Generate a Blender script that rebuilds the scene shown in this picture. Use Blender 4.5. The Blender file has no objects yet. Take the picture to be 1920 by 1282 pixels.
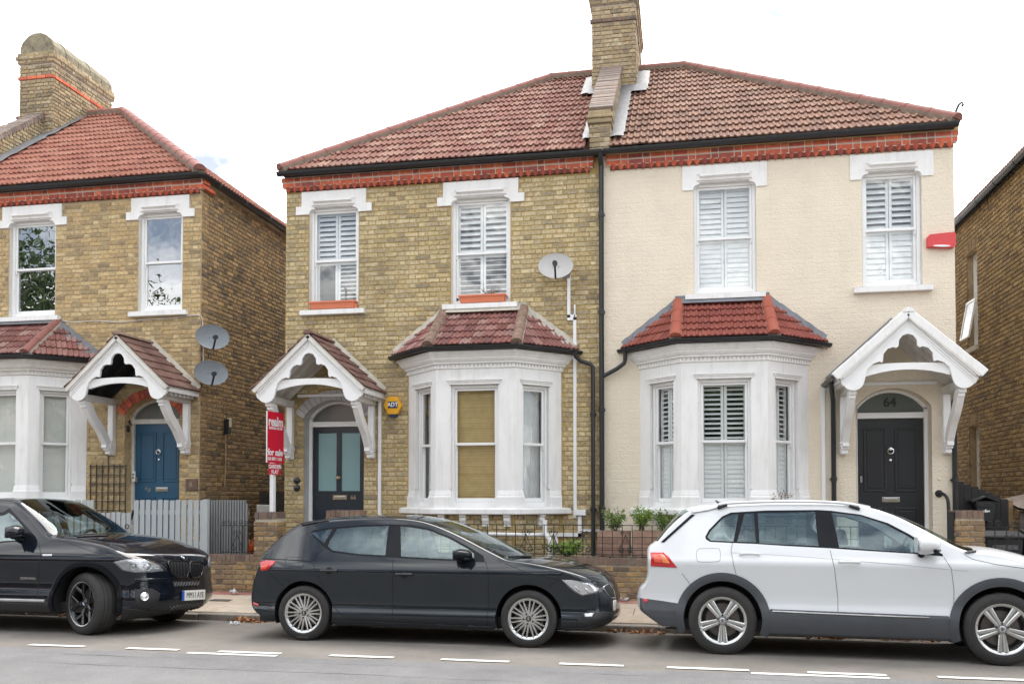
import bpy, bmesh, math, random
from math import sin, cos, pi, radians, sqrt, atan2, hypot
from mathutils import Vector, Matrix, noise
from mathutils.geometry import delaunay_2d_cdt
from mathutils.bvhtree import BVHTree

SC = bpy.context.scene
COL = SC.collection
rnd = random.Random(7)

# ------------------------------------------------------------------ camera
F_PX, YAW, PIT, CYP, DCAM, HCAM = 1689.46, radians(10.954), radians(1.488), 885.18, 14.25, 1.668
cam_d = bpy.data.cameras.new('camera'); cam = bpy.data.objects.new('camera', cam_d); COL.objects.link(cam)
cam_d.sensor_fit = 'HORIZONTAL'; cam_d.sensor_width = 36.0
cam_d.lens = F_PX / 1920 * 36; cam_d.shift_y = (CYP - 641) / 1920
cam_d.clip_start = 0.1; cam_d.clip_end = 2000
cam.location = (0, -DCAM, HCAM); cam.rotation_euler = (pi / 2 + PIT, 0, YAW)
SC.camera = cam

# ------------------------------------------------------------------ sky, sun, exposure
SUN_EL, SUN_AZ = radians(60), radians(14)       # azimuth from +Y (behind the houses) towards +X
W = bpy.data.worlds.new('World'); SC.world = W; W.use_nodes = True
nt = W.node_tree; nt.nodes.clear()
def N_(t, **kw):
    n = nt.nodes.new(t)
    for k, v in kw.items(): setattr(n, k, v)
    return n
out = N_('ShaderNodeOutputWorld'); bg = N_('ShaderNodeBackground')
sky = N_('ShaderNodeTexSky', sky_type='NISHITA', sun_disc=False, sun_elevation=SUN_EL, sun_rotation=SUN_AZ)
sky.dust_density = 2.0; sky.ozone_density = 1.5
tc = N_('ShaderNodeTexCoord'); mp = N_('ShaderNodeMapping'); mp.inputs['Scale'].default_value = (1.0, 1.0, 2.6)
mp.inputs['Location'].default_value = (0.35, 0.1, 0.2)
nz = N_('ShaderNodeTexNoise'); nz.inputs['Scale'].default_value = 2.3; nz.inputs['Detail'].default_value = 9; nz.inputs['Roughness'].default_value = .58
nz.inputs['Distortion'].default_value = .35
rp = N_('ShaderNodeValToRGB'); rp.color_ramp.elements[0].position = .38; rp.color_ramp.elements[1].position = .53
nz2 = N_('ShaderNodeTexNoise'); nz2.inputs['Scale'].default_value = 4.6; nz2.inputs['Detail'].default_value = 8; nz2.inputs['Distortion'].default_value = .6
rp2 = N_('ShaderNodeValToRGB'); rp2.color_ramp.elements[0].color = (2.3, 2.55, 3.0, 1); rp2.color_ramp.elements[1].color = (13.5, 13.4, 13.2, 1)
rp2.color_ramp.elements[0].position = .37; rp2.color_ramp.elements[1].position = .66
mx = N_('ShaderNodeMix', data_type='RGBA')
L_ = nt.links.new
L_(tc.outputs['Generated'], mp.inputs['Vector']); L_(mp.outputs[0], nz.inputs['Vector']); L_(mp.outputs[0], nz2.inputs['Vector'])
L_(nz.outputs['Fac'], rp.inputs[0]); L_(nz2.outputs['Fac'], rp2.inputs[0])
L_(rp.outputs[0], mx.inputs[0]); hs = N_('ShaderNodeHueSaturation'); hs.inputs['Saturation'].default_value = .72; hs.inputs['Value'].default_value = .80; L_(sky.outputs[0], hs.inputs['Color']); L_(hs.outputs[0], mx.inputs[6]); L_(rp2.outputs[0], mx.inputs[7])
L_(mx.outputs[2], bg.inputs['Color']); bg.inputs['Strength'].default_value = 0.10; L_(bg.outputs[0], out.inputs[0])

sun_d = bpy.data.lights.new('sun', 'SUN'); sun = bpy.data.objects.new('sun', sun_d); COL.objects.link(sun)
sun_d.energy = 1.5; sun_d.angle = radians(48); sun_d.color = (1, .96, .9)
sdir = Vector((sin(SUN_AZ) * cos(SUN_EL), cos(SUN_AZ) * cos(SUN_EL), sin(SUN_EL)))
sun.rotation_euler = sdir.to_track_quat('Z', 'Y').to_euler(); sun.location = sdir * 60
vs = SC.view_settings; vs.view_transform = 'Standard'; vs.look = 'None'; vs.exposure = 1.76; vs.gamma = 1.0; vs.use_curve_mapping = False
SC.cycles.use_denoising = True
SC.cycles.max_bounces = 8; SC.cycles.transparent_max_bounces = 16

# ------------------------------------------------------------------ pixel -> place (1920x1282 photograph)
CAMP = Vector((0, -DCAM, HCAM))
FW = Vector((-sin(YAW) * cos(PIT), cos(YAW) * cos(PIT), sin(PIT))); RT = Vector((cos(YAW), sin(YAW), 0)); UP = RT.cross(FW)
def ray(x, y): return FW + RT * ((x - 960) / F_PX) - UP * ((y - CYP) / F_PX)
def onY(x, y, v): d = ray(x, y); return CAMP + d * ((v - CAMP.y) / d.y)
def onX(x, y, v): d = ray(x, y); return CAMP + d * ((v - CAMP.x) / d.x)
def onZ(x, y, v): d = ray(x, y); return CAMP + d * ((v - CAMP.z) / d.z)
def XZ(x, y, v): p = onY(x, y, v); return p.x, p.z

# ------------------------------------------------------------------ materials
MATS = {}
def _n(nt, t, **kw):
    n = nt.nodes.new(t)
    for k, v in kw.items(): setattr(n, k, v)
    return n
def hexc(h):
    h = h.lstrip('#'); c = [int(h[i:i + 2], 16) / 255 for i in (0, 2, 4)]
    return tuple((v / 12.92 if v <= .04045 else ((v + .055) / 1.055) ** 2.4) for v in c) + (1,)
def mat(name, col, rough=.6, metal=0, var=.12, vscale=6, bump=0, bscale=60, palette=None, dirt=0, dirtcol=(.03, .028, .025, 1),
        dscale=1.2, coat=0, spec=.5, streak=0, speck=0, speckcol=(.8, .8, .8, 1), rvar=.12, emit=0, bdist=.01, soot=0):
    if name in MATS: return MATS[name]
    m = bpy.data.materials.new(name); m.use_nodes = True; nt = m.node_tree; nt.nodes.clear(); L = nt.links.new
    o = _n(nt, 'ShaderNodeOutputMaterial'); b = _n(nt, 'ShaderNodeBsdfPrincipled'); L(b.outputs[0], o.inputs[0])
    if len(col) == 3: col = tuple(col) + (1,)
    g = _n(nt, 'ShaderNodeNewGeometry'); pos = g.outputs['Position']
    nz = _n(nt, 'ShaderNodeTexNoise'); nz.inputs['Scale'].default_value = vscale; nz.inputs['Detail'].default_value = 8; nz.inputs['Roughness'].default_value = .65
    L(pos, nz.inputs['Vector'])
    if palette:
        oi = _n(nt, 'ShaderNodeObjectInfo')
        ad = _n(nt, 'ShaderNodeMath', operation='ADD'); L(oi.outputs['Random'], ad.inputs[0]); L(g.outputs['Random Per Island'], ad.inputs[1])
        fr = _n(nt, 'ShaderNodeMath', operation='FRACT'); L(ad.outputs[0], fr.inputs[0])
        r = _n(nt, 'ShaderNodeValToRGB'); cr = r.color_ramp
        while len(cr.elements) < len(palette): cr.elements.new(.5)
        for i, c in enumerate(palette):
            cr.elements[i].position = i / (len(palette) - 1); cr.elements[i].color = c if len(c) == 4 else tuple(c) + (1,)
        L(fr.outputs[0], r.inputs[0]); base = r.outputs[0]
    else:
        rgb = _n(nt, 'ShaderNodeRGB'); rgb.outputs[0].default_value = col; base = rgb.outputs[0]
    mr = _n(nt, 'ShaderNodeMapRange'); mr.inputs[1].default_value = .25; mr.inputs[2].default_value = .75
    mr.inputs[3].default_value = 1 - var * 1.6; mr.inputs[4].default_value = 1 + var; L(nz.outputs['Fac'], mr.inputs[0])
    hsv = _n(nt, 'ShaderNodeHueSaturation'); L(base, hsv.inputs['Color']); L(mr.outputs[0], hsv.inputs['Value']); c = hsv.outputs[0]
    if speck:
        ns = _n(nt, 'ShaderNodeTexNoise'); ns.inputs['Scale'].default_value = 55; ns.inputs['Detail'].default_value = 3; L(pos, ns.inputs['Vector'])
        rs = _n(nt, 'ShaderNodeMapRange'); rs.inputs[1].default_value = .62; rs.inputs[2].default_value = .70; rs.inputs[4].default_value = speck; L(ns.outputs['Fac'], rs.inputs[0])
        mm = _n(nt, 'ShaderNodeMix', data_type='RGBA'); L(rs.outputs[0], mm.inputs[0]); L(c, mm.inputs[6]); mm.inputs[7].default_value = speckcol; c = mm.outputs[2]
    if dirt:
        nd = _n(nt, 'ShaderNodeTexNoise'); nd.inputs['Scale'].default_value = dscale; nd.inputs['Detail'].default_value = 7; nd.inputs['Roughness'].default_value = .7
        if streak:
            mp = _n(nt, 'ShaderNodeMapping'); mp.inputs['Scale'].default_value = (streak, streak, .5); L(pos, mp.inputs[0]); L(mp.outputs[0], nd.inputs['Vector'])
        else: L(pos, nd.inputs['Vector'])
        rd = _n(nt, 'ShaderNodeMapRange'); rd.inputs[1].default_value = .5; rd.inputs[2].default_value = .78; rd.inputs[4].default_value = dirt; L(nd.outputs['Fac'], rd.inputs[0])
        mm = _n(nt, 'ShaderNodeMix', data_type='RGBA'); L(rd.outputs[0], mm.inputs[0]); L(c, mm.inputs[6]); mm.inputs[7].default_value = dirtcol; c = mm.outputs[2]
    if soot:
        n3 = _n(nt, 'ShaderNodeTexNoise'); n3.inputs['Scale'].default_value = .85; n3.inputs['Detail'].default_value = 9; n3.inputs['Roughness'].default_value = .72; L(pos, n3.inputs['Vector'])
        r3 = _n(nt, 'ShaderNodeMapRange'); r3.inputs[1].default_value = .50; r3.inputs[2].default_value = .72; r3.inputs[4].default_value = soot; L(n3.outputs['Fac'], r3.inputs[0])
        m3 = _n(nt, 'ShaderNodeMix', data_type='RGBA'); L(r3.outputs[0], m3.inputs[0]); L(c, m3.inputs[6]); m3.inputs[7].default_value = (.10, .085, .06, 1); c = m3.outputs[2]
    L(c, b.inputs['Base Color'])
    rr = _n(nt, 'ShaderNodeMapRange'); rr.inputs[3].default_value = max(0, rough - rvar * rough); rr.inputs[4].default_value = min(1, rough + rvar * rough); L(nz.outputs['Fac'], rr.inputs[0])
    L(rr.outputs[0], b.inputs['Roughness'])
    b.inputs['Metallic'].default_value = metal; b.inputs['Specular IOR Level'].default_value = spec
    if coat: b.inputs['Coat Weight'].default_value = coat; b.inputs['Coat Roughness'].default_value = .03
    if emit: L(c, b.inputs['Emission Color']); b.inputs['Emission Strength'].default_value = emit
    if bump:
        nb = _n(nt, 'ShaderNodeTexNoise'); nb.inputs['Scale'].default_value = bscale; nb.inputs['Detail'].default_value = 6; nb.inputs['Roughness'].default_value = .6; L(pos, nb.inputs['Vector'])
        bp = _n(nt, 'ShaderNodeBump'); bp.inputs['Strength'].default_value = bump; bp.inputs['Distance'].default_value = bdist
        L(nb.outputs['Fac'], bp.inputs['Height']); L(bp.outputs[0], b.inputs['Normal'])
    MATS[name] = m; return m
def glass(name, tint=(.9, .93, .93), refl=.10, rough=0.0, clear=.95, wav=0.0, gcol=(1, 1, 1)):
    """a pane: fresnel reflection over a tinted see-through body"""
    if name in MATS: return MATS[name]
    m = bpy.data.materials.new(name); m.use_nodes = True; nt = m.node_tree; nt.nodes.clear(); L = nt.links.new
    o = _n(nt, 'ShaderNodeOutputMaterial'); t = _n(nt, 'ShaderNodeBsdfTransparent'); gl = _n(nt, 'ShaderNodeBsdfGlossy')
    t.inputs[0].default_value = tuple((v * clear) ** .5 for v in tint) + (1,); gl.inputs['Roughness'].default_value = rough; gl.inputs['Color'].default_value = tuple(gcol) + (1,)
    lw = _n(nt, 'ShaderNodeLayerWeight'); lw.inputs[0].default_value = .5
    pw = _n(nt, 'ShaderNodeMath', operation='POWER'); L(lw.outputs['Facing'], pw.inputs[0]); pw.inputs[1].default_value = 5.0
    ma = _n(nt, 'ShaderNodeMath', operation='MULTIPLY_ADD', use_clamp=True); L(pw.outputs[0], ma.inputs[0]); ma.inputs[1].default_value = .9 - refl; ma.inputs[2].default_value = refl + .05
    ge = _n(nt, 'ShaderNodeNewGeometry'); bf = _n(nt, 'ShaderNodeMath', operation='SUBTRACT'); bf.inputs[0].default_value = 1.0; L(ge.outputs['Backfacing'], bf.inputs[1])
    ad = _n(nt, 'ShaderNodeMath', operation='MULTIPLY'); L(ma.outputs[0], ad.inputs[0]); L(bf.outputs[0], ad.inputs[1])
    mx = _n(nt, 'ShaderNodeMixShader'); L(ad.outputs[0], mx.inputs[0]); L(t.outputs[0], mx.inputs[1]); L(gl.outputs[0], mx.inputs[2]); L(mx.outputs[0], o.inputs[0])
    if wav:
        g = _n(nt, 'ShaderNodeNewGeometry'); nb = _n(nt, 'ShaderNodeTexNoise'); nb.inputs['Scale'].default_value = 2.5; nb.inputs['Detail'].default_value = 2; L(g.outputs['Position'], nb.inputs['Vector'])
        bp = _n(nt, 'ShaderNodeBump'); bp.inputs['Strength'].default_value = wav; bp.inputs['Distance'].default_value = .02; L(nb.outputs['Fac'], bp.inputs['Height'])
        L(bp.outputs[0], gl.inputs['Normal'])
    MATS[name] = m; return m

STOCK = [(.50, .40, .23), (.60, .51, .34), (.43, .35, .22), (.64, .56, .40), (.36, .31, .23), (.55, .45, .27), (.28, .245, .19), (.61, .52, .35), (.50, .43, .30), (.40, .33, .22)]
STOCK68 = [(.40, .30, .17), (.48, .38, .24), (.35, .26, .15), (.50, .42, .28), (.28, .22, .14), (.44, .34, .20), (.22, .18, .13), (.46, .37, .23)]
def tone(P, k=1.0, sat=1.0, rgb=(1, 1, 1)):
    o = []
    for c in P:
        l = .3 * c[0] + .55 * c[1] + .15 * c[2]; o.append(tuple(k * g * (l + (v - l) * sat) for v, g in zip(c[:3], rgb)))
    return o
DARKB = [(.20, .13, .07), (.26, .17, .08), (.12, .085, .055), (.31, .21, .10), (.16, .11, .06), (.24, .17, .09), (.09, .07, .05), (.28, .19, .10)]
WALLB = [(.27, .17, .095), (.37, .25, .115), (.20, .14, .095), (.42, .30, .155), (.25, .175, .11), (.15, .115, .085), (.33, .22, .125)]
REDB = [(.50, .10, .05), (.58, .14, .07), (.34, .08, .055), (.62, .17, .08), (.46, .09, .05), (.27, .075, .06), (.54, .12, .06)]
REDB = [tuple(min(1, v * 1.25 + .015) for v in c) for c in REDB]
TILE66 = [(.30, .105, .085), (.36, .145, .115), (.26, .085, .07), (.40, .19, .15), (.33, .11, .085), (.28, .105, .09), (.45, .25, .20), (.31, .10, .08)]
TILE64 = [(.29, .125, .085), (.34, .16, .115), (.24, .10, .075), (.37, .185, .135), (.21, .095, .07), (.32, .14, .095), (.39, .205, .155)]
TILE68 = [(.36, .12, .085), (.40, .14, .10), (.32, .10, .075), (.43, .17, .125), (.34, .11, .08), (.38, .13, .095)]
TILER = [(.36, .065, .035), (.42, .085, .045), (.31, .055, .035), (.39, .075, .04)]
TILEBAY = [(.34, .095, .07), (.44, .19, .15), (.27, .075, .06), (.50, .29, .24), (.37, .11, .08), (.24, .085, .075), (.41, .14, .11)]
TILEPOR = [(.20, .105, .09), (.25, .13, .11), (.17, .085, .075), (.28, .15, .125), (.22, .105, .09)]
M_br66 = mat('stock_brick', (.5, .4, .25), .9, var=.26, vscale=26, bump=.6, bscale=90, palette=tone(STOCK, 1.03, .92, (1.05, 1.0, .87)), dirt=.7, dirtcol=(.12, .105, .08, 1), dscale=19, spec=.2, soot=.55)
M_br68 = mat('stock_brick_buff', (.45, .35, .22), .9, var=.22, vscale=22, bump=.5, bscale=90, palette=tone(STOCK68, 1.25, 1.0, (1.06, 1.0, .86)), dirt=.65, dirtcol=(.10, .085, .065, 1), dscale=16, spec=.2, soot=.5)
M_brdk = mat('sooty_brick', (.25, .17, .08), .9, var=.25, vscale=18, bump=.5, bscale=90, palette=tone(DARKB, 1.42, 1.02), dirt=.6, dirtcol=(.05, .042, .035, 1), dscale=2.5, spec=.2)
M_brch = mat('chimney_brick', (.4, .3, .17), .9, var=.22, vscale=18, bump=.5, bscale=90, palette=STOCK68, dirt=.75, dirtcol=(.07, .06, .05, 1), dscale=2.2, spec=.2)
M_brwall = mat('garden_brick', (.35, .22, .1), .9, var=.22, vscale=20, bump=.5, bscale=90, palette=WALLB, dirt=.45, dirtcol=(.08, .065, .05, 1), dscale=6, spec=.2)
M_red = mat('red_rubber_brick', (.42, .08, .04), .85, var=.2, vscale=15, bump=.35, bscale=90, palette=REDB, dirt=.5, dirtcol=(.07, .035, .03, 1), dscale=5, spec=.25)
M_mort66 = mat('ochre_mortar', (.44, .315, .135), .95, var=.15, bump=.5, bscale=160, dirt=.3, dirtcol=(.15, .11, .06, 1), dscale=3, spec=.1)
M_mort68 = mat('buff_mortar', (.50, .39, .25), .95, var=.15, bump=.5, bscale=160, dirt=.4, dirtcol=(.14, .11, .07, 1), dscale=3, spec=.1)
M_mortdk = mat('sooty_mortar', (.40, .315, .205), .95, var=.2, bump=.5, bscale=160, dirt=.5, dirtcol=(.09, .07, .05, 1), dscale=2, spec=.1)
M_mortw = mat('pale_mortar', (.50, .44, .35), .95, var=.15, bump=.5, bscale=160, dirt=.4, dirtcol=(.13, .11, .08, 1), dscale=4, spec=.1)
M_white = mat('white_masonry_paint', (.80, .795, .78), .55, var=.04, vscale=3, bump=.15, bscale=70, dirt=.38, dirtcol=(.38, .35, .30, 1), dscale=2.2, streak=4)
M_gloss = mat('white_gloss_paint', (.82, .82, .815), .35, var=.03, vscale=4, bump=.05, bscale=50, dirt=.12, dirtcol=(.5, .47, .42, 1), dscale=2, streak=3)
M_oldwhite = mat('weathered_white_paint', (.66, .64, .60), .6, var=.08, vscale=6, bump=.2, bscale=60, dirt=.5, dirtcol=(.30, .27, .23, 1), dscale=3, streak=3)
M_pvc = mat('white_plastic', (.78, .78, .78), .35, var=.02)
M_black = mat('black_plastic_pipe', (.018, .019, .022), .38, var=.1, bump=.05)
M_iron = mat('black_iron', (.015, .015, .016), .5, var=.2, bump=.2, bscale=120)
M_lead = mat('lead_flashing', (.14, .145, .155), .55, var=.2, vscale=5, bump=.4, bscale=14, dirt=.3, dirtcol=(.2, .2, .2, 1), dscale=4)
M_leaddk = mat('dark_lead', (.17, .18, .20), .5, var=.25, vscale=5, bump=.4, bscale=14)
M_cement = mat('cement_fillet', (.50, .46, .39), .9, var=.18, vscale=9, bump=.5, bscale=40, dirt=.4, dirtcol=(.2, .17, .13, 1), dscale=5)
M_t66 = mat('roof_tile_rose', (.3, .1, .08), .85, var=.18, vscale=9, bump=.35, bscale=120, palette=tone(TILE66, .70, .80, (1.03, .98, .86)), dirt=.45, dirtcol=(.33, .235, .20, 1), dscale=3.5, spec=.25)
M_t64 = mat('roof_tile_brown', (.3, .13, .08), .85, var=.2, vscale=12, bump=.4, bscale=120, palette=tone(TILE64, .74, .78, (1.02, 1.0, .88)), dirt=.4, dirtcol=(.30, .23, .19, 1), dscale=6, spec=.25, speck=.28, speckcol=(.45, .26, .09, 1))
M_t68 = mat('roof_tile_terracotta', (.36, .12, .085), .85, var=.15, vscale=9, bump=.3, bscale=120, palette=tone(TILE68, .68, .85, (1.03, .99, .86)), dirt=.3, dirtcol=(.45, .31, .25, 1), dscale=2.5, spec=.25)
M_tr = mat('roof_tile_new_red', (.36, .065, .035), .75, var=.1, vscale=9, bump=.2, bscale=120, palette=tone(TILER, .82, .74), spec=.3)
M_tb = mat('bay_tile_mottled', (.34, .1, .07), .85, var=.2, vscale=14, bump=.4, bscale=120, palette=tone(TILEBAY, .92, .70), dirt=.45, dirtcol=(.12, .07, .06, 1), dscale=8, spec=.25)
M_tp = mat('porch_tile_brown', (.2, .1, .085), .85, var=.18, vscale=12, bump=.3, bscale=120, palette=tone(TILEPOR, .80, .8, (1.03, 1, .9)), dirt=.3, dirtcol=(.4, .3, .26, 1), dscale=5, spec=.25)
M_hipold = mat('old_hip_tile', (.25, .16, .12), .9, var=.3, vscale=12, bump=.5, bscale=60, dirt=.6, dirtcol=(.42, .36, .27, 1), dscale=9)
M_hipred = mat('red_hip_tile', (.26, .105, .085), .8, var=.15, vscale=8, bump=.3, bscale=60, dirt=.3, dirtcol=(.22, .12, .1, 1), dscale=5)
M_hipnew = mat('new_red_hip_tile', (.34, .085, .05), .7, var=.12, vscale=8, bump=.25, bscale=60)
M_glass = glass('window_glass', (.96, .975, .975), .06, clear=.98, wav=.25)
M_glassm = glass('window_glass_mirrorlike', (.5, .56, .6), .26, wav=.12)
M_bed = mat('brown_bedding', (.20, .15, .115), .9, var=.25, vscale=10, bump=.4)
M_dark = mat('dark_interior', (.02, .022, .024), .9, var=.2)
M_shut = mat('shutter_paint', (.74, .76, .755), .45, var=.02)
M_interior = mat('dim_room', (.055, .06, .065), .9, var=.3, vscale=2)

# ------------------------------------------------------------------ object helpers
def setp(o, label=None, cat=None, group=None, kind=None):
    if label: o['label'] = label
    if cat: o['category'] = cat
    if group: o['group'] = group
    if kind: o['kind'] = kind
    return o
def thing(name, label, cat, loc, group=None):
    o = bpy.data.objects.new(name, None); COL.objects.link(o); o.location = loc; o.empty_display_size = .2
    return setp(o, label, cat, group)
def link(o, parent=None):
    COL.objects.link(o)
    if parent is not None:
        o.parent = parent
        o.matrix_parent_inverse = parent.matrix_basis.inverted() if parent.parent is None else (parent.parent.matrix_basis @ parent.matrix_parent_inverse @ parent.matrix_basis).inverted()
    return o
def inst(name, mesh, parent, loc, rot=None, label=None):
    """a piece that shares mesh data; parent must have an identity world matrix or be a root Empty"""
    o = bpy.data.objects.new(name, mesh); o.location = loc
    if rot is not None:
        if isinstance(rot, Matrix): o.matrix_basis = rot
        else: o.rotation_euler = rot
    link(o, parent)
    if label: o['label'] = label
    return o
class B:
    def __init__(s): s.v = []; s.f = []; s.fm = []; s.cur = 0
    def add(s, vs, fs):
        k = len(s.v); s.v += [tuple(p) for p in vs]
        for q in fs: s.f.append([i + k for i in q]); s.fm.append(s.cur)
        return s
    def box(s, x0, x1, y0, y1, z0, z1):
        s.add([(x0, y0, z0), (x1, y0, z0), (x1, y1, z0), (x0, y1, z0), (x0, y0, z1), (x1, y0, z1), (x1, y1, z1), (x0, y1, z1)],
              [(0, 3, 2, 1), (4, 5, 6, 7), (0, 1, 5, 4), (1, 2, 6, 5), (2, 3, 7, 6), (3, 0, 4, 7)]); return s
    def obox(s, c, ax, ay, az):
        """oriented box: centre and three half-axis vectors"""
        c = Vector(c); ax = Vector(ax); ay = Vector(ay); az = Vector(az)
        P = [c + ax * i + ay * j + az * k for k in (-1, 1) for i, j in ((-1, -1), (1, -1), (1, 1), (-1, 1))]
        s.add(P, [(0, 3, 2, 1), (4, 5, 6, 7), (0, 1, 5, 4), (1, 2, 6, 5), (2, 3, 7, 6), (3, 0, 4, 7)]); return s
    def tri(s, outer, holes, fn, dense=None):
        """fill a 2D outline (with holes); fn maps (u,v)->xyz"""
        vv, tt = fill2d(outer, holes, dense)
        s.add([fn(*p) for p in vv], tt); return s
    def prism(s, poly, fn0, fn1, caps=(1, 1), holes=()):
        """solid between two mapped copies of a 2D outline"""
        vv, tt = fill2d(poly, holes)
        if caps[0]: s.add([fn0(*p) for p in vv], tt)
        if caps[1]: s.add([fn1(*p) for p in vv], [t[::-1] for t in tt])
        for lp in [poly] + list(holes):
            n = len(lp)
            s.add([fn0(*p) for p in lp] + [fn1(*p) for p in lp], [(i, i + n, (i + 1) % n + n, (i + 1) % n) for i in range(n)])
        return s
    def tube(s, path, r, n=8, caps=True, closed=False):
        path = [Vector(p) for p in path]; m = len(path); rings = []
        T0 = None; nrm = None
        for i, p in enumerate(path):
            a = path[(i - 1) % m] if (i or closed) else p; b = path[(i + 1) % m] if (i < m - 1 or closed) else p
            t = (b - a).normalized()
            if nrm is None:
                nrm = t.orthogonal().normalized()
            else:
                nrm = (nrm - t * nrm.dot(t))
                nrm = nrm.normalized() if nrm.length > 1e-6 else t.orthogonal().normalized()
            bn = t.cross(nrm); rr = r[i] if isinstance(r, (list, tuple)) else r
            rings.append([p + nrm * cos(2 * pi * k / n) * rr + bn * sin(2 * pi * k / n) * rr for k in range(n)])
        k0 = len(s.v)
        for g in rings: s.v += [tuple(q) for q in g]
        for i in range(m if closed else m - 1):
            j = (i + 1) % m
            for k in range(n):
                s.f.append([k0 + i * n + k, k0 + i * n + (k + 1) % n, k0 + j * n + (k + 1) % n, k0 + j * n + k]); s.fm.append(s.cur)
        if caps and not closed:
            s.f.append([k0 + k for k in range(n)][::-1]); s.fm.append(s.cur)
            s.f.append([k0 + (m - 1) * n + k for k in range(n)]); s.fm.append(s.cur)
        return s
    def lathe(s, prof, c, axis, ref, n=32, a0=0, a1=2 * pi):
        """prof: (radius, height along axis) list"""
        c = Vector(c); axis = Vector(axis).normalized(); ref = Vector(ref); ref = (ref - axis * ref.dot(axis)).normalized(); bn = axis.cross(ref)
        full = abs(a1 - a0 - 2 * pi) < 1e-6; k0 = len(s.v); na = n if full else n + 1
        for (r, h) in prof:
            for i in range(na):
                a = a0 + (a1 - a0) * i / n; s.v.append(tuple(c + axis * h + ref * (r * cos(a)) + bn * (r * sin(a))))
        for j in range(len(prof) - 1):
            for i in range(n):
                i2 = (i + 1) % na
                s.f.append([k0 + j * na + i, k0 + j * na + i2, k0 + (j + 1) * na + i2, k0 + (j + 1) * na + i]); s.fm.append(s.cur)
        return s
    def grid(s, pts):
        """rows of equal length"""
        k0 = len(s.v); n = len(pts[0])
        for r in pts: s.v += [tuple(p) for p in r]
        for j in range(len(pts) - 1):
            for i in range(n - 1):
                s.f.append([k0 + j * n + i, k0 + j * n + i + 1, k0 + (j + 1) * n + i + 1, k0 + (j + 1) * n + i]); s.fm.append(s.cur)
        return s
    def mesh(s, name, mats, smooth=False, merge=0):
        me = bpy.data.meshes.new(name); me.from_pydata(s.v, [], s.f)
        for m in (mats if isinstance(mats, (list, tuple)) else [mats]): me.materials.append(m)
        if isinstance(mats, (list, tuple)) and len(mats) > 1: me.polygons.foreach_set('material_index', s.fm)
        bm = bmesh.new(); bm.from_mesh(me)
        if merge: bmesh.ops.remove_doubles(bm, verts=bm.verts, dist=merge)
        bmesh.ops.recalc_face_normals(bm, faces=bm.faces); bm.to_mesh(me); bm.free()
        if smooth is True: me.polygons.foreach_set('use_smooth', [True] * len(me.polygons))
        elif smooth: me.shade_smooth() if hasattr(me, 'shade_smooth') else None; me.set_sharp_from_angle(angle=radians(smooth)) if smooth else None
        me.update(); return me
    def make(s, name, mats, parent=None, smooth=False, bevel=0, seg=2, merge=0, label=None, cat=None, group=None, kind=None):
        me = s.mesh(name, mats, smooth, merge); o = bpy.data.objects.new(name, me); link(o, parent)
        if bevel:
            md = o.modifiers.new('bevel', 'BEVEL'); md.width = bevel; md.segments = seg; md.limit_method = 'ANGLE'; md.angle_limit = radians(35)
        return setp(o, label, cat, group, kind)
def inpoly(x, y, poly):
    c = False; n = len(poly); j = n - 1
    for i in range(n):
        xi, yi = poly[i][0], poly[i][1]; xj, yj = poly[j][0], poly[j][1]
        if (yi > y) != (yj > y) and x < (xj - xi) * (y - yi) / (yj - yi) + xi: c = not c
        j = i
    return c
def fill2d(outer, holes=(), dense=None):
    vs = []; es = []
    for lp in [outer] + list(holes):
        k = len(vs); n = len(lp); vs += [Vector((p[0], p[1])) for p in lp]; es += [(k + i, k + (i + 1) % n) for i in range(n)]
    if dense:
        xs = [p[0] for p in outer]; ys = [p[1] for p in outer]; st = dense
        x = min(xs) + st * .5
        while x < max(xs):
            y = min(ys) + st * .5
            while y < max(ys):
                if inpoly(x, y, outer) and not any(inpoly(x, y, h) for h in holes): vs.append(Vector((x, y)))
                y += st
            x += st
    v2, e2, f2, *_ = delaunay_2d_cdt(vs, es, [], 0, 1e-6)
    tt = []
    for t in f2:
        cx = sum(v2[i].x for i in t) / 3; cy = sum(v2[i].y for i in t) / 3
        if inpoly(cx, cy, outer) and not any(inpoly(cx, cy, h) for h in holes): tt.append(tuple(t))
    return [(v.x, v.y) for v in v2], tt
def arc(cx, cy, r, a0, a1, n=10, ry=None):
    return [(cx + r * cos(radians(a0 + (a1 - a0) * i / n)), cy + (ry or r) * sin(radians(a0 + (a1 - a0) * i / n))) for i in range(n + 1)]
def spline(pts, per=6):
    out = []; n = len(pts)
    for i in range(n - 1):
        p0 = pts[max(i - 1, 0)]; p1 = pts[i]; p2 = pts[i + 1]; p3 = pts[min(i + 2, n - 1)]
        for k in range(per):
            t = k / per; out.append(tuple(.5 * (2 * b + (c - a) * t + (2 * a - 5 * b + 4 * c - d) * t * t + (3 * b - a - 3 * c + d) * t ** 3) for a, b, c, d in zip(p0, p1, p2, p3)))
    out.append(tuple(pts[-1])); return out
FONT = {}
def text_mesh(s, size, bold=0.0, sx=1.0, extrude=0.0):
    c = bpy.data.curves.new('t', 'FONT'); c.body = s; c.size = size; c.align_x = 'CENTER'; c.align_y = 'CENTER'; c.offset = bold; c.extrude = extrude; c.resolution_u = 3
    o = bpy.data.objects.new('t', c); COL.objects.link(o); dg = bpy.context.evaluated_depsgraph_get()
    me = bpy.data.meshes.new_from_object(o.evaluated_get(dg)); bpy.data.objects.remove(o); bpy.data.curves.remove(c)
    if sx != 1:
        for v in me.vertices: v.co.x *= sx
    return me
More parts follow.
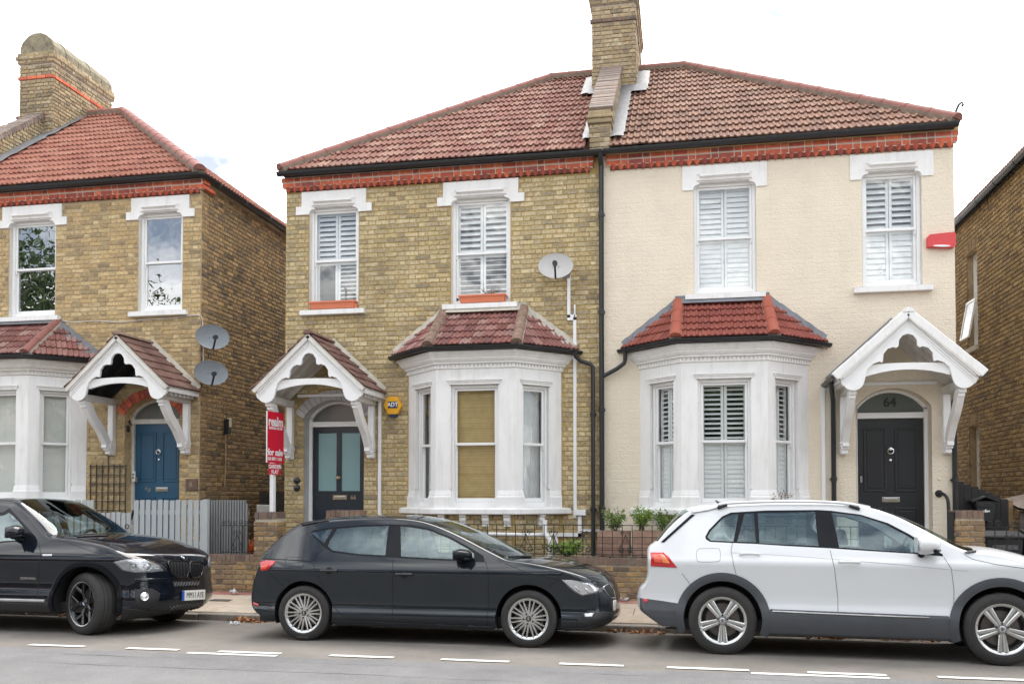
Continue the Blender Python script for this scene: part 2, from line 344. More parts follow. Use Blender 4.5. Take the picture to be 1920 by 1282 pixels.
def text(s, size, loc, m, parent, name='lettering', right=(1, 0, 0), up=(0, 0, 1), bold=0, sx=1.0, label=None, extrude=.001):
    me = text_mesh(s, size, bold, sx, extrude); me.materials.clear(); me.materials.append(m)
    r = Vector(right).normalized(); u = Vector(up).normalized(); n = r.cross(u)
    for v in me.vertices: v.co = Vector(loc) + r * v.co.x + u * v.co.y + n * v.co.z
    me.update(); o = bpy.data.objects.new(name, me); link(o, parent)
    if label: o['label'] = label
    return o
# ------------------------------------------------------------------ masonry and tile makers
CP, BL, BH, JT = .0777, .2220, .1020, .0150          # course pitch, stretcher, header, joint
def brick_geo(L, H, D=.03, r=rnd, ch=.006):
    """front at y=0 facing -y, centred; chamfered, slightly crooked"""
    j = lambda a: r.uniform(-a, a)
    w, h = L / 2, H / 2; f = []
    for (sx, sz) in ((-1, -1), (1, -1), (1, 1), (-1, 1)): f.append((sx * w + j(.003), .0, sz * h + j(.003)))
    fr = [(x * (1 - ch / w) + j(.002), -.010 + j(.0035), z * (1 - ch / h) + j(.002)) for x, _, z in f]
    md = [(x, -.004, z) for x, _, z in f]; bk = [(x, D, z) for x, _, z in f]
    vs = fr + md + bk; fs = [(0, 1, 2, 3)]
    for a in (0, 4):
        for i in range(4): fs.append((a + i, a + 4 + i, a + 4 + (i + 1) % 4, a + (i + 1) % 4))
    return vs, fs
def lay(u0, u1, z0, z1, blocked, r, cp=CP, off=0.0, bond='flemish', edge=.008):
    """rows of (ua, ub, za, zb, full) bricks in the free parts of a wall face"""
    out = []; row = 0; z = z0
    while z + cp * .6 < z1:
        za, zb = z + .0065, min(z + cp - .0075, z1); zm = (za + zb) / 2
        iv = [(u0, u1)]
        for (a, b) in blocked(zm, za, zb):
            nv = []
            for (p, q) in iv:
                if b <= p or a >= q: nv.append((p, q)); continue
                if a > p: nv.append((p, a))
                if b < q: nv.append((b, q))
            iv = nv
        unit = BL + BH + 2 * JT
        u = u0 - unit - (0 if row % 2 == 0 else (BL - BH) / 2 + BH + JT) + off; k = 0
        bs = []
        while u < u1:
            ln = BL if k % 2 == 0 else BH
            if bond == 'stretch': ln = BL
            bs.append((u, u + ln)); u += ln + JT + r.uniform(-.003, .003); k += 1
        for (p, q) in iv:
            for (a, b) in bs:
                a2, b2 = max(a, p + edge), min(b, q - edge)
                if b2 - a2 > .028: out.append((a2, b2, za, zb, b2 - a2 > BL - .004 and zb - za > cp - .016))
        z += cp; row += 1
    return out
BRV = {}
def brick_variants(mt):
    if mt.name not in BRV:
        rr = random.Random(3); L = []
        for i in range(8):
            b = B(); b.add(*brick_geo(BL, CP - .014, .03, rr)); L.append(b.mesh('brick', mt))
        BRV[mt.name] = L
    return BRV[mt.name]
def brickwork(parent, rows, mt, fn, r, nmax=300, rotz=0.0, name='brick', near=None):
    """fn(u,z)->point on the face; rotz turns the face. Largest-looking whole stretchers become parts, the rest one part."""
    full = [b for b in rows if b[4]]
    full.sort(key=lambda b: (Vector(fn((b[0] + b[1]) / 2, (b[2] + b[3]) / 2)) - CAMP).length)
    ind = set(full[:nmax]); V = brick_variants(mt); J = B(); R = Matrix.Rotation(rotz, 3, 'Z')
    for b in rows:
        c = Vector(fn((b[0] + b[1]) / 2, (b[2] + b[3]) / 2))
        if b in ind:
            inst(name, V[r.randrange(len(V))], parent, c, (0, 0, rotz))
        else:
            vs, fs = brick_geo(b[1] - b[0], b[3] - b[2], .03, r); J.add([R @ Vector(v) + c for v in vs], fs)
    if J.v: J.make('small_bricks' if name == 'brick' else name + 's', mt, parent, kind='stuff')

ROLL = [(0, 0), (.046, 0), (.056, .013), (.0745, .027), (.093, .013)]
def tile_profile(w=.206, nroll=2, amp=1.0):
    p = []; pw = w / nroll
    for k in range(nroll): p += [(k * pw + x / .103 * pw, h * amp) for x, h in ROLL]
    p.append((w, 0)); return p
def tile_geo(w, g, nroll=2, amp=1.0, th=.020, lift=.036):
    """u along eave, v up the slope, n off the slope; starts at 0,0"""
    pr = tile_profile(w - .003, nroll, amp); n = len(pr)
    vs = [(x, 0, h + lift) for x, h in pr] + [(x, g + .05, h + .004) for x, h in pr] + [(x, .002, h + lift - th - h * .75) for x, h in pr]
    fs = [(i, i + 1, n + i + 1, n + i) for i in range(n - 1)] + [(2 * n + i, 2 * n + i + 1, i + 1, i) for i in range(n - 1)]
    return vs, fs
TLV = {}
def tile_mesh(mt, w, g, nroll, amp):
    k = (mt.name, round(w, 3), round(g, 3), nroll, amp)
    if k not in TLV: b = B(); b.add(*tile_geo(w, g, nroll, amp)); TLV[k] = b.mesh('roof_tile', mt)
    return TLV[k]
def slope(parent, name, O, U, V, poly, mt, w=.206, g=.335, nroll=2, amp=1.0, nmax=300, deck=M_dark, r=rnd, stagger=0):
    """tile a plane: O origin, U unit along the eave, V unit up the slope, poly in (u,v)"""
    O = Vector(O); U = Vector(U).normalized(); V = Vector(V).normalized(); Nn = U.cross(V).normalized()
    if Nn.z < 0: Nn = -Nn
    fn = lambda u, v, n=0: O + U * u + V * v + Nn * n
    d = B(); d.prism(poly, lambda u, v: fn(u, v, -.012), lambda u, v: fn(u, v, -.06)); roof = d.make(name, deck, parent)
    us = [p[0] for p in poly]; vs_ = [p[1] for p in poly]; whole = []; part = []
    v = min(vs_); row = 0
    while v < max(vs_) - .05:
        u = min(us) - (stagger * (row % 2))
        while u < max(us):
            cs = [(u + .002, v + .004), (u + w - .004, v + .004), (u + w - .004, v + g - .004), (u + .002, v + g - .004)]
            ins = [inpoly(a, b, poly) for a, b in cs]
            if all(ins): whole.append((u, v))
            elif any(ins) or inpoly(u + w / 2, v + g / 2, poly): part.append((u, v))
            u += w
        v += g; row += 1
    Rm = Matrix((U, V, Nn)).transposed().to_4x4()
    whole.sort(key=lambda q: (fn(q[0], q[1]) - CAMP).length); me = tile_mesh(mt, w, g, nroll, amp); J = B(); tv, tf = tile_geo(w, g, nroll, amp)
    for i, (u, v) in enumerate(whole):
        jz = r.uniform(-.004, .004); ja = r.uniform(-.006, .006)
        if i < nmax: inst('roof_tile', me, roof, (0, 0, 0), Matrix.Translation(fn(u, v + r.uniform(-.004, .004), jz)) @ Rm @ Matrix.Rotation(ja, 4, 'Z'))
        else: J.add([fn(u + x, v + y, n + jz) for x, y, n in tv], tf)
    if part:
        bm = bmesh.new(); isl = []
        for (u, v) in part:
            q = [bm.verts.new((u + x, v + y, n)) for x, y, n in tv]
            for f in tf: bm.faces.new([q[i] for i in f])
        n = len(poly); cx = sum(us) / n; cy = sum(vs_) / n
        for i in range(n):
            a = poly[i]; b_ = poly[(i + 1) % n]; nx, ny = b_[1] - a[1], -(b_[0] - a[0])
            if (cx - a[0]) * nx + (cy - a[1]) * ny > 0: nx, ny = -nx, -ny
            bmesh.ops.bisect_plane(bm, geom=bm.verts[:] + bm.edges[:] + bm.faces[:], plane_co=(a[0], a[1], 0), plane_no=(nx, ny, 0), clear_outer=True)
        bm.verts.index_update(); J.add([fn(*v.co) for v in bm.verts], [[v.index for v in f.verts] for f in bm.faces]); bm.free()
    if J.v: J.make('cut_tiles', mt, roof, kind='stuff')
    return roof
def ridge_run(parent, a, b, r, mt, seg=.42, name='hip_tile', up=(0, 0, 1), mortar=None, taper=1.0):
    """half-round tiles laid end to end from a to b"""
    a = Vector(a); b = Vector(b); L = (b - a).length; n = max(1, round(L / seg)); t = (b - a).normalized()
    s = t.cross(Vector(up)).normalized(); u = s.cross(t).normalized()
    for i in range(n):
        p = a + t * (L * i / n - .012); q = a + t * (L * (i + 1) / n + .012); bb = B(); rows = []
        for (c, rr) in ((p, r * 1.04), (p + t * .05, r * 1.04), (p + t * .052, r), (q, r * .97)):
            rows.append([c + s * (rr * cos(th)) + u * (rr * sin(th) * .82) for th in [pi * k / 10 for k in range(11)]])
        bb.grid(rows)
        for row in (rows[0], rows[-1]):
            bb.add(row, [list(range(11))])
        bb.make(name, mt, parent, smooth=40)
    if mortar:
        w = r * 1.03; bb = B(); bb.obox((a + b) / 2 - u * .038, t * (L / 2), s * w, u * .040); bb.make('mortar_bed', mortar, parent, bevel=.006)
def gutter_run(parent, pts, r=.055, name='gutter'):
    """half-round gutter along a polyline (open to the sky)"""
    b = B(); pts = [Vector(p) for p in pts]; rows_o = []; rows_i = []
    for i, p in enumerate(pts):
        t = ((pts[min(i + 1, len(pts) - 1)] - pts[max(i - 1, 0)])).normalized(); s = t.cross(Vector((0, 0, 1))).normalized()
        k = 1.0
        if 0 < i < len(pts) - 1:
            t1 = (pts[i] - pts[i - 1]).normalized(); k = 1 / max(.5, t1.dot(t))
        rows_o.append([p + s * (r * k * cos(a)) + Vector((0, 0, r * sin(a) * 1.1)) for a in [pi + pi * q / 10 for q in range(11)]])
        rows_i.append([p + s * ((r - .006) * k * cos(a)) + Vector((0, 0, (r - .006) * sin(a) * 1.1)) for a in [pi + pi * q / 10 for q in range(11)]])
    b.grid(rows_o); b.grid([x[::-1] for x in rows_i]); b.grid([[x[0] for x in rows_o], [x[0] for x in rows_i]]); b.grid([[x[-1] for x in rows_o], [x[-1] for x in rows_i]])
    for k in (0, -1): b.add(rows_o[k], [list(range(11))])
    g = b.make(name, M_black, parent, smooth=40)
    for p, q in zip(pts, pts[1:]):
        L = (q - p).length; t = (q - p).normalized(); s = t.cross(Vector((0, 0, 1))).normalized(); m = int(L / .9)
        for k in range(m):
            c = p + t * (L * (k + .5) / m); rr = r + .006
            rows = [[c + t * d + s * (rr * cos(a)) + Vector((0, 0, rr * 1.1 * sin(a))) for a in [pi + pi * w / 8 for w in range(9)]] for d in (-.03, .03)]
            j = B(); j.grid(rows); j.make('gutter_clip', M_black, g)
    return g
def pipe(parent, path, r=.034, name='downpipe', mt=None, clips=True):
    b = B(); b.tube(path, r, 12)
    o = b.make(name, mt or M_black, parent, smooth=40)
    if clips:
        for p, q in zip(path, path[1:]):
            p = Vector(p); q = Vector(q)
            if abs(q.z - p.z) > 1.2:
                n = int(abs(q.z - p.z) / 1.3)
                for k in range(n):
                    c = p.lerp(q, (k + .5) / n); j = B(); j.lathe([(r, -.04), (r + .008, -.035), (r + .008, .035), (r, .04)], c, (0, 0, 1), (1, 0, 0), 14)
                    j.box(c.x - .055, c.x + .055, c.y + r * .6, c.y + r + .02, c.z - .012, c.z + .012); j.make('pipe_collar', mt or M_black, o, smooth=40)
    return o

# ------------------------------------------------------------------ sash windows (local u right, z up, d into the house)
class Frame2:
    def __init__(s, O, R, Nin): s.O = Vector(O); s.R = Vector(R).normalized(); s.N = Vector(Nin).normalized()
    def __call__(s, u, z, d=0): return s.O + s.R * u + Vector((0, 0, z)) + s.N * d
def fbox(b, F, u0, u1, z0, z1, d0, d1):
    P = [F(u, z, d) for d in (d0, d1) for u, z in ((u0, z0), (u1, z0), (u1, z1), (u0, z1))]
    b.add(P, [(0, 1, 2, 3), (7, 6, 5, 4), (0, 4, 5, 1), (1, 5, 6, 2), (2, 6, 7, 3), (3, 7, 4, 0)])
def ring(b, F, u0, u1, z0, z1, w, d0, d1, wb=None, wt=None):
    wb = wb or w; wt = wt or w
    fbox(b, F, u0, u0 + w, z0, z1, d0, d1); fbox(b, F, u1 - w, u1, z0, z1, d0, d1)
    fbox(b, F, u0 + w, u1 - w, z0, z0 + wb, d0 + .001, d1 - .001); fbox(b, F, u0 + w, u1 - w, z1 - wt, z1, d0 + .001, d1 - .001)
def sash(parent, F, w, h, mid=.5, style='plain', frame=.05, horns=True, fill=None, pane=None, tilt=(35, 35), name='window', nslat=(11, 9), lo_open=0, cw=None):
    """w,h clear opening; F origin is bottom centre of the opening at the outer face"""
    pane = pane or M_glass; hw = w / 2
    b = B(); ring(b, F, -hw, hw, 0, h, frame, .0, .09, wb=.07)
    fr = b.make(name, M_gloss, parent, bevel=.004)
    zi0, zi1 = .07, h - frame; zm = zi0 + (zi1 - zi0) * mid; u0, u1 = -hw + frame, hw - frame
    b = B(); ring(b, F, u0 + .002, u1 - .002, zm - .002, zi1 - .002, .035, .028, .058, wb=.04); b.make('upper_sash', M_gloss, fr, bevel=.003)
    b = B(); ring(b, F, u0 + .002, u1 - .002, zi0 + .002 + lo_open, zm + .03 + lo_open * .2, .035, .060, .088, wb=.06, wt=.035)
    if horns:
        for u in (u0 + .004, u1 - .024): fbox(b, F, u, u + .02, zm - .07, zm - .003, .03, .058)
    b.make('lower_sash', M_gloss, fr, bevel=.003)
    for nm, z0, z1, d in (('pane', zm + .036, zi1 - .035, .043), ('pane', zi0 + .06 + lo_open, zm - .003, .074)):
        b = B(); fbox(b, F, u0 + .035, u1 - .035, z0, z1, d, d + .004); b.make(nm, pane, fr)
    # what stands behind the glass
    b = B(); dd = .55
    P = [F(u, z, d) for d in (.13, dd) for u, z in ((-hw, 0), (hw, 0), (hw, h), (-hw, h))]
    b.add(P, [(4, 5, 6, 7), (0, 4, 5, 1), (1, 5, 6, 2), (2, 6, 7, 3), (3, 7, 4, 0)]); b.make('room_behind', M_interior, fr)
    if style == 'shutter':
        sm = B(); s0, s1 = u0 + .01, u1 - .01; c = 0
        for (p, q) in ((s0, -.004), (.004, s1)): ring(sm, F, p, q, zi0 + .01, zi1 - .005, .042, .118, .146, wb=.06, wt=.05); fbox(sm, F, p + .042, q - .042, zm - .035, zm + .035, .118, .146)
        sh = sm.make('shutter_frame', M_shut, fr, bevel=.003)
        for (p, q) in ((s0 + .044, -.048), (.048, s1 - .044)):
            for (za, zb, n, tl, side) in ((zi0 + .075, zm - .04, nslat[1], tilt[1], 0), (zm + .04, zi1 - .058, nslat[0], tilt[0], 1)):
                if fill and (0 if p < 0 else 1, side) in fill: continue
                me = B(); G = Frame2((0, 0, 0), F.R, F.N); hh = (zb - za) / n; ch = min(.10, hh * 1.14) / 2; ca, sa = cos(radians(tl)), sin(radians(tl))
                hu = (q - p) / 2; th = .0045
                pr = [(-ch, 0), (-ch * .6, th), (ch * .6, th), (ch, 0), (ch * .6, -th), (-ch * .6, -th)]
                pts = [(a * sa - bq * ca, a * ca + bq * sa) for a, bq in pr]   # (d, z)
                me.add([G(-hu, z, d) for d, z in pts] + [G(hu, z, d) for d, z in pts], [(i, (i + 1) % 6, (i + 1) % 6 + 6, i + 6) for i in range(6)] + [(0, 1, 2, 3, 4, 5), (11, 10, 9, 8, 7, 6)])
                ms = me.mesh('slat', M_shut)
                for k in range(n): inst('slat', ms, fr, F((p + q) / 2, za + hh * (k + .5), .132))
    elif style == 'blind':
        mt = fill; n = int((zi1 - zi0) / .026); me = B(); G = Frame2((0, 0, 0), F.R, F.N); hu = (u1 - u0) / 2 - .012
        fbox(me, G, -hu, hu, -.0118, .0118, -.002, .0015); ms = me.mesh('blind_slat', mt)
        for k in range(n): inst('blind_slat', ms, fr, F(0, zi0 + .02 + .026 * (k + .5), .125 + rnd.uniform(-.0015, .0015)))
    elif style == 'cloth':
        bb = B(); rows = []; nn = 40
        for z in (zi0, zi1):
            rows.append([F(u0 + (u1 - u0) * k / nn, z, .16 + .022 * sin(k * 1.9) + .012 * sin(k * .8 + z)) for k in range(nn + 1)])
        bb.grid(rows); bb.make('curtain', fill, fr, smooth=True)
    elif style == 'roman':
        bb = B(); rows = []; nf = 6
        for k in range(nf * 4 + 1):
            z = zi1 - (zi1 - zi0) * k / (nf * 4); d = .125 + .014 * ((k % 4) / 4.0) ; rows.append([F(u0, z, d), F(0, z, d + .003), F(u1, z, d)])
        bb.grid(rows); bb.make('roman_blind', fill, fr, smooth=30)
    return fr

def lintel_poly(xc, hw, zt, zb, stepped=True):
    """outline of the white shouldered window head; hw half opening"""
    o1 = hw + (.135 if stepped else .165); o2 = hw + .235; z_s = zb + .14; zf = zb + .115
    L = [(-o1, zt), (o1, zt)]
    if stepped: L += [(o1, z_s), (o2, z_s), (o2, zb)]
    else: L += [(o1, zb)]
    r = .085
    inner = [(hw, zb)] + [(hw - r + r * cos(radians(a)), zb + .005 + (zf - zb - .035) * sin(radians(a))) for a in range(0, 91, 15)] + [(hw - r - .012, zf - .028), (hw - r - .012, zf)]
    L += inner + [(-x, z) for x, z in inner[::-1]]
    if stepped: L += [(-o2, zb), (-o2, z_s), (-o1, z_s)]
    else: L += [(-o1, zb)]
    return [(xc + x, z) for x, z in L]
def upper_window(house, xc, hw, zs, zb, zt, stepped, **kw):
    """lintel, hood, sill and sash window of the upper floor; zs sill top, zb lintel foot, zt lintel top"""
    lp = lintel_poly(xc, hw, zt, zb, stepped); zf = zb + .115
    b = B(); b.prism(lp, lambda x, z: (x, -.028, z), lambda x, z: (x, .13, z)); b.make('lintel', M_white, house, bevel=.006)
    b = B(); e = hw - .105   # hood mould over the flat head
    prof = [(-.028, zf + .012), (-.055, zf + .02), (-.062, zf + .05), (-.10, zf + .075), (-.10, zf + .10), (-.04, zf + .125), (-.028, zf + .125)]
    n = len(prof); l = [(xc - e - (.045 if p[0] > -.06 else 0), p[0], p[1]) for p in prof]; rr = [(xc + e + (.045 if p[0] > -.06 else 0), p[0], p[1]) for p in prof]
    b.add(l + rr, [(i, (i + 1) % n, (i + 1) % n + n, i + n) for i in range(n)] + [list(range(n)), list(range(2 * n - 1, n - 1, -1))]); b.make('hood_mould', M_white, house)
    b = B(); b.box(xc - hw - .13, xc + hw + .13, -.10, .1, zs - .095, zs - .012); b.add([(xc - hw - .13, -.1, zs - .012), (xc + hw + .13, -.1, zs - .012), (xc + hw + .13, .1, zs + .004), (xc - hw - .13, .1, zs + .004)], [(0, 1, 2, 3)])
    b.make('sill', M_white, house, bevel=.006)
    for s in (-1, 1):     # plastered reveals
        b = B(); b.box(xc + s * hw - .002, xc + s * hw + .012 * 1, .012, .2, zs, zb + .004); b.make('reveal', M_oldwhite, house)
    F = Frame2((xc, .075, zs), (1, 0, 0), (0, 1, 0))
    return sash(house, F, 2 * hw - .006, zf - zs, **kw)
# ------------------------------------------------------------------ bay window
BW, BF, BP = 1.27, .62, .66
def bplan(e):
    k = e * .4142
    return [(-BW - e * 1.4142, 0), (-BF - k, -BP - e), (BF + k, -BP - e), (BW + e * 1.4142, 0)]
def bayloft(b, xc, prof, caps=(1, 1)):
    rows = [[(xc + x, y, z) for x, y in bplan(e)] for e, z in prof]
    b.grid(rows)
    if caps[0]: b.add(rows[0], [(0, 1, 2, 3)])
    if caps[1]: b.add(rows[-1], [(3, 2, 1, 0)])
    for k in (0, 3): pass
CANT = .5 ** .5
def bayfaces(xc):
    """three outer faces: origin bottom corner, right vector, inward normal, width, opening (u0,u1)"""
    L = hypot(BW - BF, BP); s = (BW - BF) / L; c = BP / L
    return [(Vector((xc - BW, 0, 0)), Vector((s, -c, 0)), Vector((c, s, 0)), L, (L - .70, L - .165)),
            (Vector((xc - BF, -BP, 0)), Vector((1, 0, 0)), Vector((0, 1, 0)), 2 * BF, (BF - .39, BF + .39)),
            (Vector((xc + BF, -BP, 0)), Vector((s, c, 0)), Vector((-c, s, 0)), L, (.165, .70))]
def bay(house, xc, dz, tilemat, hipmat, flash, winspec, base, zg, brickmat=None, r=rnd, gut_end=1, gable=None):
    zs, zh, zc = 1.48 + dz, 3.40 + dz, 3.64 + dz
    b = B()
    for (O, R, Nn, wd, (a, c)) in bayfaces(xc):
        F = Frame2(O, R, Nn); pl = [(0.0, zs), (wd, zs), (wd, zc + .01), (0.0, zc + .01)]; hl = [(a, zs + .02), (c, zs + .02), (c, zh), (a, zh)]
        b.prism(pl, lambda u, z, F=F: F(u, z, 0), lambda u, z, F=F: F(u, z, .16), holes=[hl])
    by = b.make('bay_window', M_white, house, bevel=.008)
    b = B(); bayloft(b, xc, [(.10, zs - .10), (.115, zs - .09), (.115, zs - .02), (.10, zs - .008), (-.02, zs + .006)]); b.make('sill', M_white, by, bevel=.004)
    b = B(); pr = [(.0, zc), (.026, zc + .012), (.026, zc + .075), (.052, zc + .08), (.052, zc + .105), (.075, zc + .118), (.10, zc + .15), (.10, zc + .165), (.135, zc + .215), (.155, zc + .225), (.155, zc + .265), (.0, zc + .27)]
    bayloft(b, xc, pr); b.make('cornice', M_oldwhite if dz else M_white, by)
    # row of little pointed dentils
    b = B(); P = bplan(.026)
    for (p, q) in zip(P, P[1:]):
        p = Vector((p[0] + xc, p[1], 0)); q = Vector((q[0] + xc, q[1], 0)); L = (q - p).length; t = (q - p) / L; n = Vector((t.y, -t.x, 0)); m = int(L / .058)
        for k in range(m):
            c = p + t * (L * (k + .5) / m); w = L / m * .46; z0, z1 = zc + .022, zc + .074
            b.add([c - t * w + Vector((0, 0, z1)), c + t * w + Vector((0, 0, z1)), c + Vector((0, 0, z0)), c + n * .024 + Vector((0, 0, z1 - .004))], [(0, 3, 2), (3, 1, 2), (0, 1, 3)])
    b.make('dentil_row', M_oldwhite, by)
    # pier plinths
    L = hypot(BW - BF, BP); s = (BW - BF) / L; c = BP / L
    for sg in (-1, 1):
        for kind in (0, 1):
            b = B(); rows = []
            for (e, z) in ((.035, zs), (.035, zs + .17), (.022, zs + .185), (.022, zs + .20), (.004, zs + .27)):
                if kind == 0:
                    o = [(.375 - e * .3, -BP - e), (BF + e * .414, -BP - e), (BF + s * (.18 + e * .3) + c * e, -BP + c * (.18 + e * .3) - s * e)]
                    i = [(BF + s * (.18 + e * .3) - c * .1, -BP + c * (.18 + e * .3) + s * .1), (BF - .04, -BP + .1), (.375 - e * .3, -BP + .1)]
                else:
                    u = .69 - e * .3
                    o = [(BF + s * u + c * e, -BP + c * u - s * e), (BW + c * e - .01 * s, -s * e - .01 * c)]; i = [(BW - .1, .0), (BF + s * u - c * .1, -BP + c * u + s * .1)]
                rows.append([(xc + sg * x, y, z) for x, y in o + i])
            n = len(rows[0]); rows2 = [rw + [rw[0]] for rw in rows]; b.grid(rows2); b.add(rows[-1], [list(range(n))]); b.make('pier_plinth', M_white, by, bevel=.004)
    for k, ((O, R, Nn, wd, (a, c2)), ws) in enumerate(zip(bayfaces(xc), winspec)):
        F0 = Frame2(O, R, Nn); mid = (a + c2) / 2
        F = Frame2(F0(mid, zs + .02, .065), R, Nn); sash(by, F, c2 - a - .004, zh - zs - .024, **ws)
        b = B()      # head mould over the opening
        for (z0, z1, d, ex) in ((zh - .004, zh + .03, -.018, .012), (zh + .03, zh + .055, -.03, .03), (zh + .055, zh + .075, -.045, .045)): fbox(b, F0, a - ex, c2 + ex, z0, z1, d, .02)
        b.make('head_mould', M_white, by, bevel=.003)
        for u, sg in ((a, 1), (c2, -1)):       # chamfer stops on the piers
            b = B(); G = F0
            for (z0, z1, w) in ((zh - .30, zh - .02, .012), (zh - .34, zh - .30, .022), (zs + .36, zh - .34, .012), (zs + .30, zs + .36, .022)): fbox(b, G, min(u, u + sg * w), max(u, u + sg * w), z0, z1, .004, .05)
            b.make('pier_bead', M_white, by)
    # masonry below the sill
    b = B(); bayloft(b, xc, [(-.03, zg - .2), (-.03, zs - .09)], (0, 0)); bs = b.make('bay_base', base, by)
    if brickmat:
        for (O, R, Nn, wd, _) in bayfaces(xc):
            F = Frame2(O, R, Nn); rows = lay(.03, wd - .03, zg - .1, zs - .1, lambda *a: [], r)
            brickwork(bs, rows, brickmat, lambda u, z, F=F: F(u, z, .022), r, 30, atan2(R.y, R.x))
    for u in (-.52, -.18, .18, .52, ):          # corbels under the sill
        b = B(); pl = [(-.0, zs - .1), (-.10, zs - .1), (-.10, zs - .13), (-.07, zs - .15), (-.08, zs - .19), (-.045, zs - .24), (-.05, zs - .28), (0, zs - .29)]
        x = xc + u; b.prism(pl, lambda y, z: (x - .05, -BP + .03 + y, z), lambda y, z: (x + .05, -BP + .03 + y, z)); b.make('corbel', M_white, by)
    for sg in (-1, 1):
        b = B(); pl = [(-.0, zs - .1), (-.10, zs - .1), (-.10, zs - .13), (-.07, zs - .15), (-.08, zs - .19), (-.045, zs - .24), (-.05, zs - .28), (0, zs - .29)]
        m = Vector((xc + sg * (BF + .36), -BP + .36, 0)); t = Vector((s, sg * c, 0)); n = Vector((sg * c, -s, 0))
        b.prism(pl, lambda y, z: m + t * .05 - n * (y + .03) + Vector((0, 0, z)), lambda y, z: m - t * .05 - n * (y + .03) + Vector((0, 0, z))); b.make('corbel', M_white, by)
    # tiled hipped roof
    E = bplan(.20); ze, zt, tx = zc + .335, 4.66 + dz, .66; P = [Vector((xc + x, y, ze)) for x, y in E]; T = [Vector((xc - tx, 0, zt)), Vector((xc + tx, 0, zt))]
    up = (T[0] - P[1]); V = Vector((0, up.y, up.z)); Lv = V.length; w = P[2].x - P[1].x
    rf = slope(by, 'bay_roof', P[1], (1, 0, 0), V, [(0, 0), (w, 0), (T[1].x - P[1].x, Lv), (T[0].x - P[1].x, Lv)], tilemat, w=.17, g=.205, amp=.8, r=r)
    for (o, e, t) in ((P[0], P[1], T[0]), (P[2], P[3], T[1])):
        U = (e - o).normalized(); ut = (t - o).dot(U); Vv = (t - o) - U * ut
        slope(by, 'bay_roof', o, U, Vv, [(0, 0), ((e - o).length, 0), (ut, Vv.length)], tilemat, w=.17, g=.205, amp=.8, r=r)
    for (a, t) in ((P[1], T[0]), (P[2], T[1])): ridge_run(by, a + Vector((0, 0, .03)), t + Vector((0, 0, .035)), .085, hipmat, .38, mortar=M_cement)
    for (a, t, sg) in ((P[0], T[0], -1), (P[3], T[1], 1)):     # flashing up the wall
        bb = B(); d = (t - a); n = 14; lo = []; hi = []
        for k in range(n + 1):
            p = a + d * (k / n); jit = .015 * sin(k * 2.1)
            hi.append(p + Vector((0, -.012, .12 + jit * .5))); lo.append(p + Vector((-sg * (.10 + jit), -.13, .03 - .1 * .35)))
        md = [p.lerp(q, .5) + Vector((0, .03, -.01)) for p, q in zip(lo, hi)]
        bb.grid([lo, md, hi]); bb.make('flashing', flash, by, smooth=True)
    bb = B(); bb.box(T[0].x - .05, T[1].x + .05, -.035, .0, zt - .01, zt + .12); bb.add([(T[0].x, -.035, zt + .03), (T[1].x, -.035, zt + .03), (T[1].x, -.15, zt - .02), (T[0].x, -.15, zt - .02)], [(0, 1, 2, 3)]); bb.v[-4:-2] = [(x_, y_, z_ + .05) for x_, y_, z_ in bb.v[-4:-2]]; bb.make('flashing', flash, by)
    G = [Vector((xc + x, min(y, -.01), zc + .325)) for x, y in bplan(.225)]; gutter_run(by, G, .05)
    return by

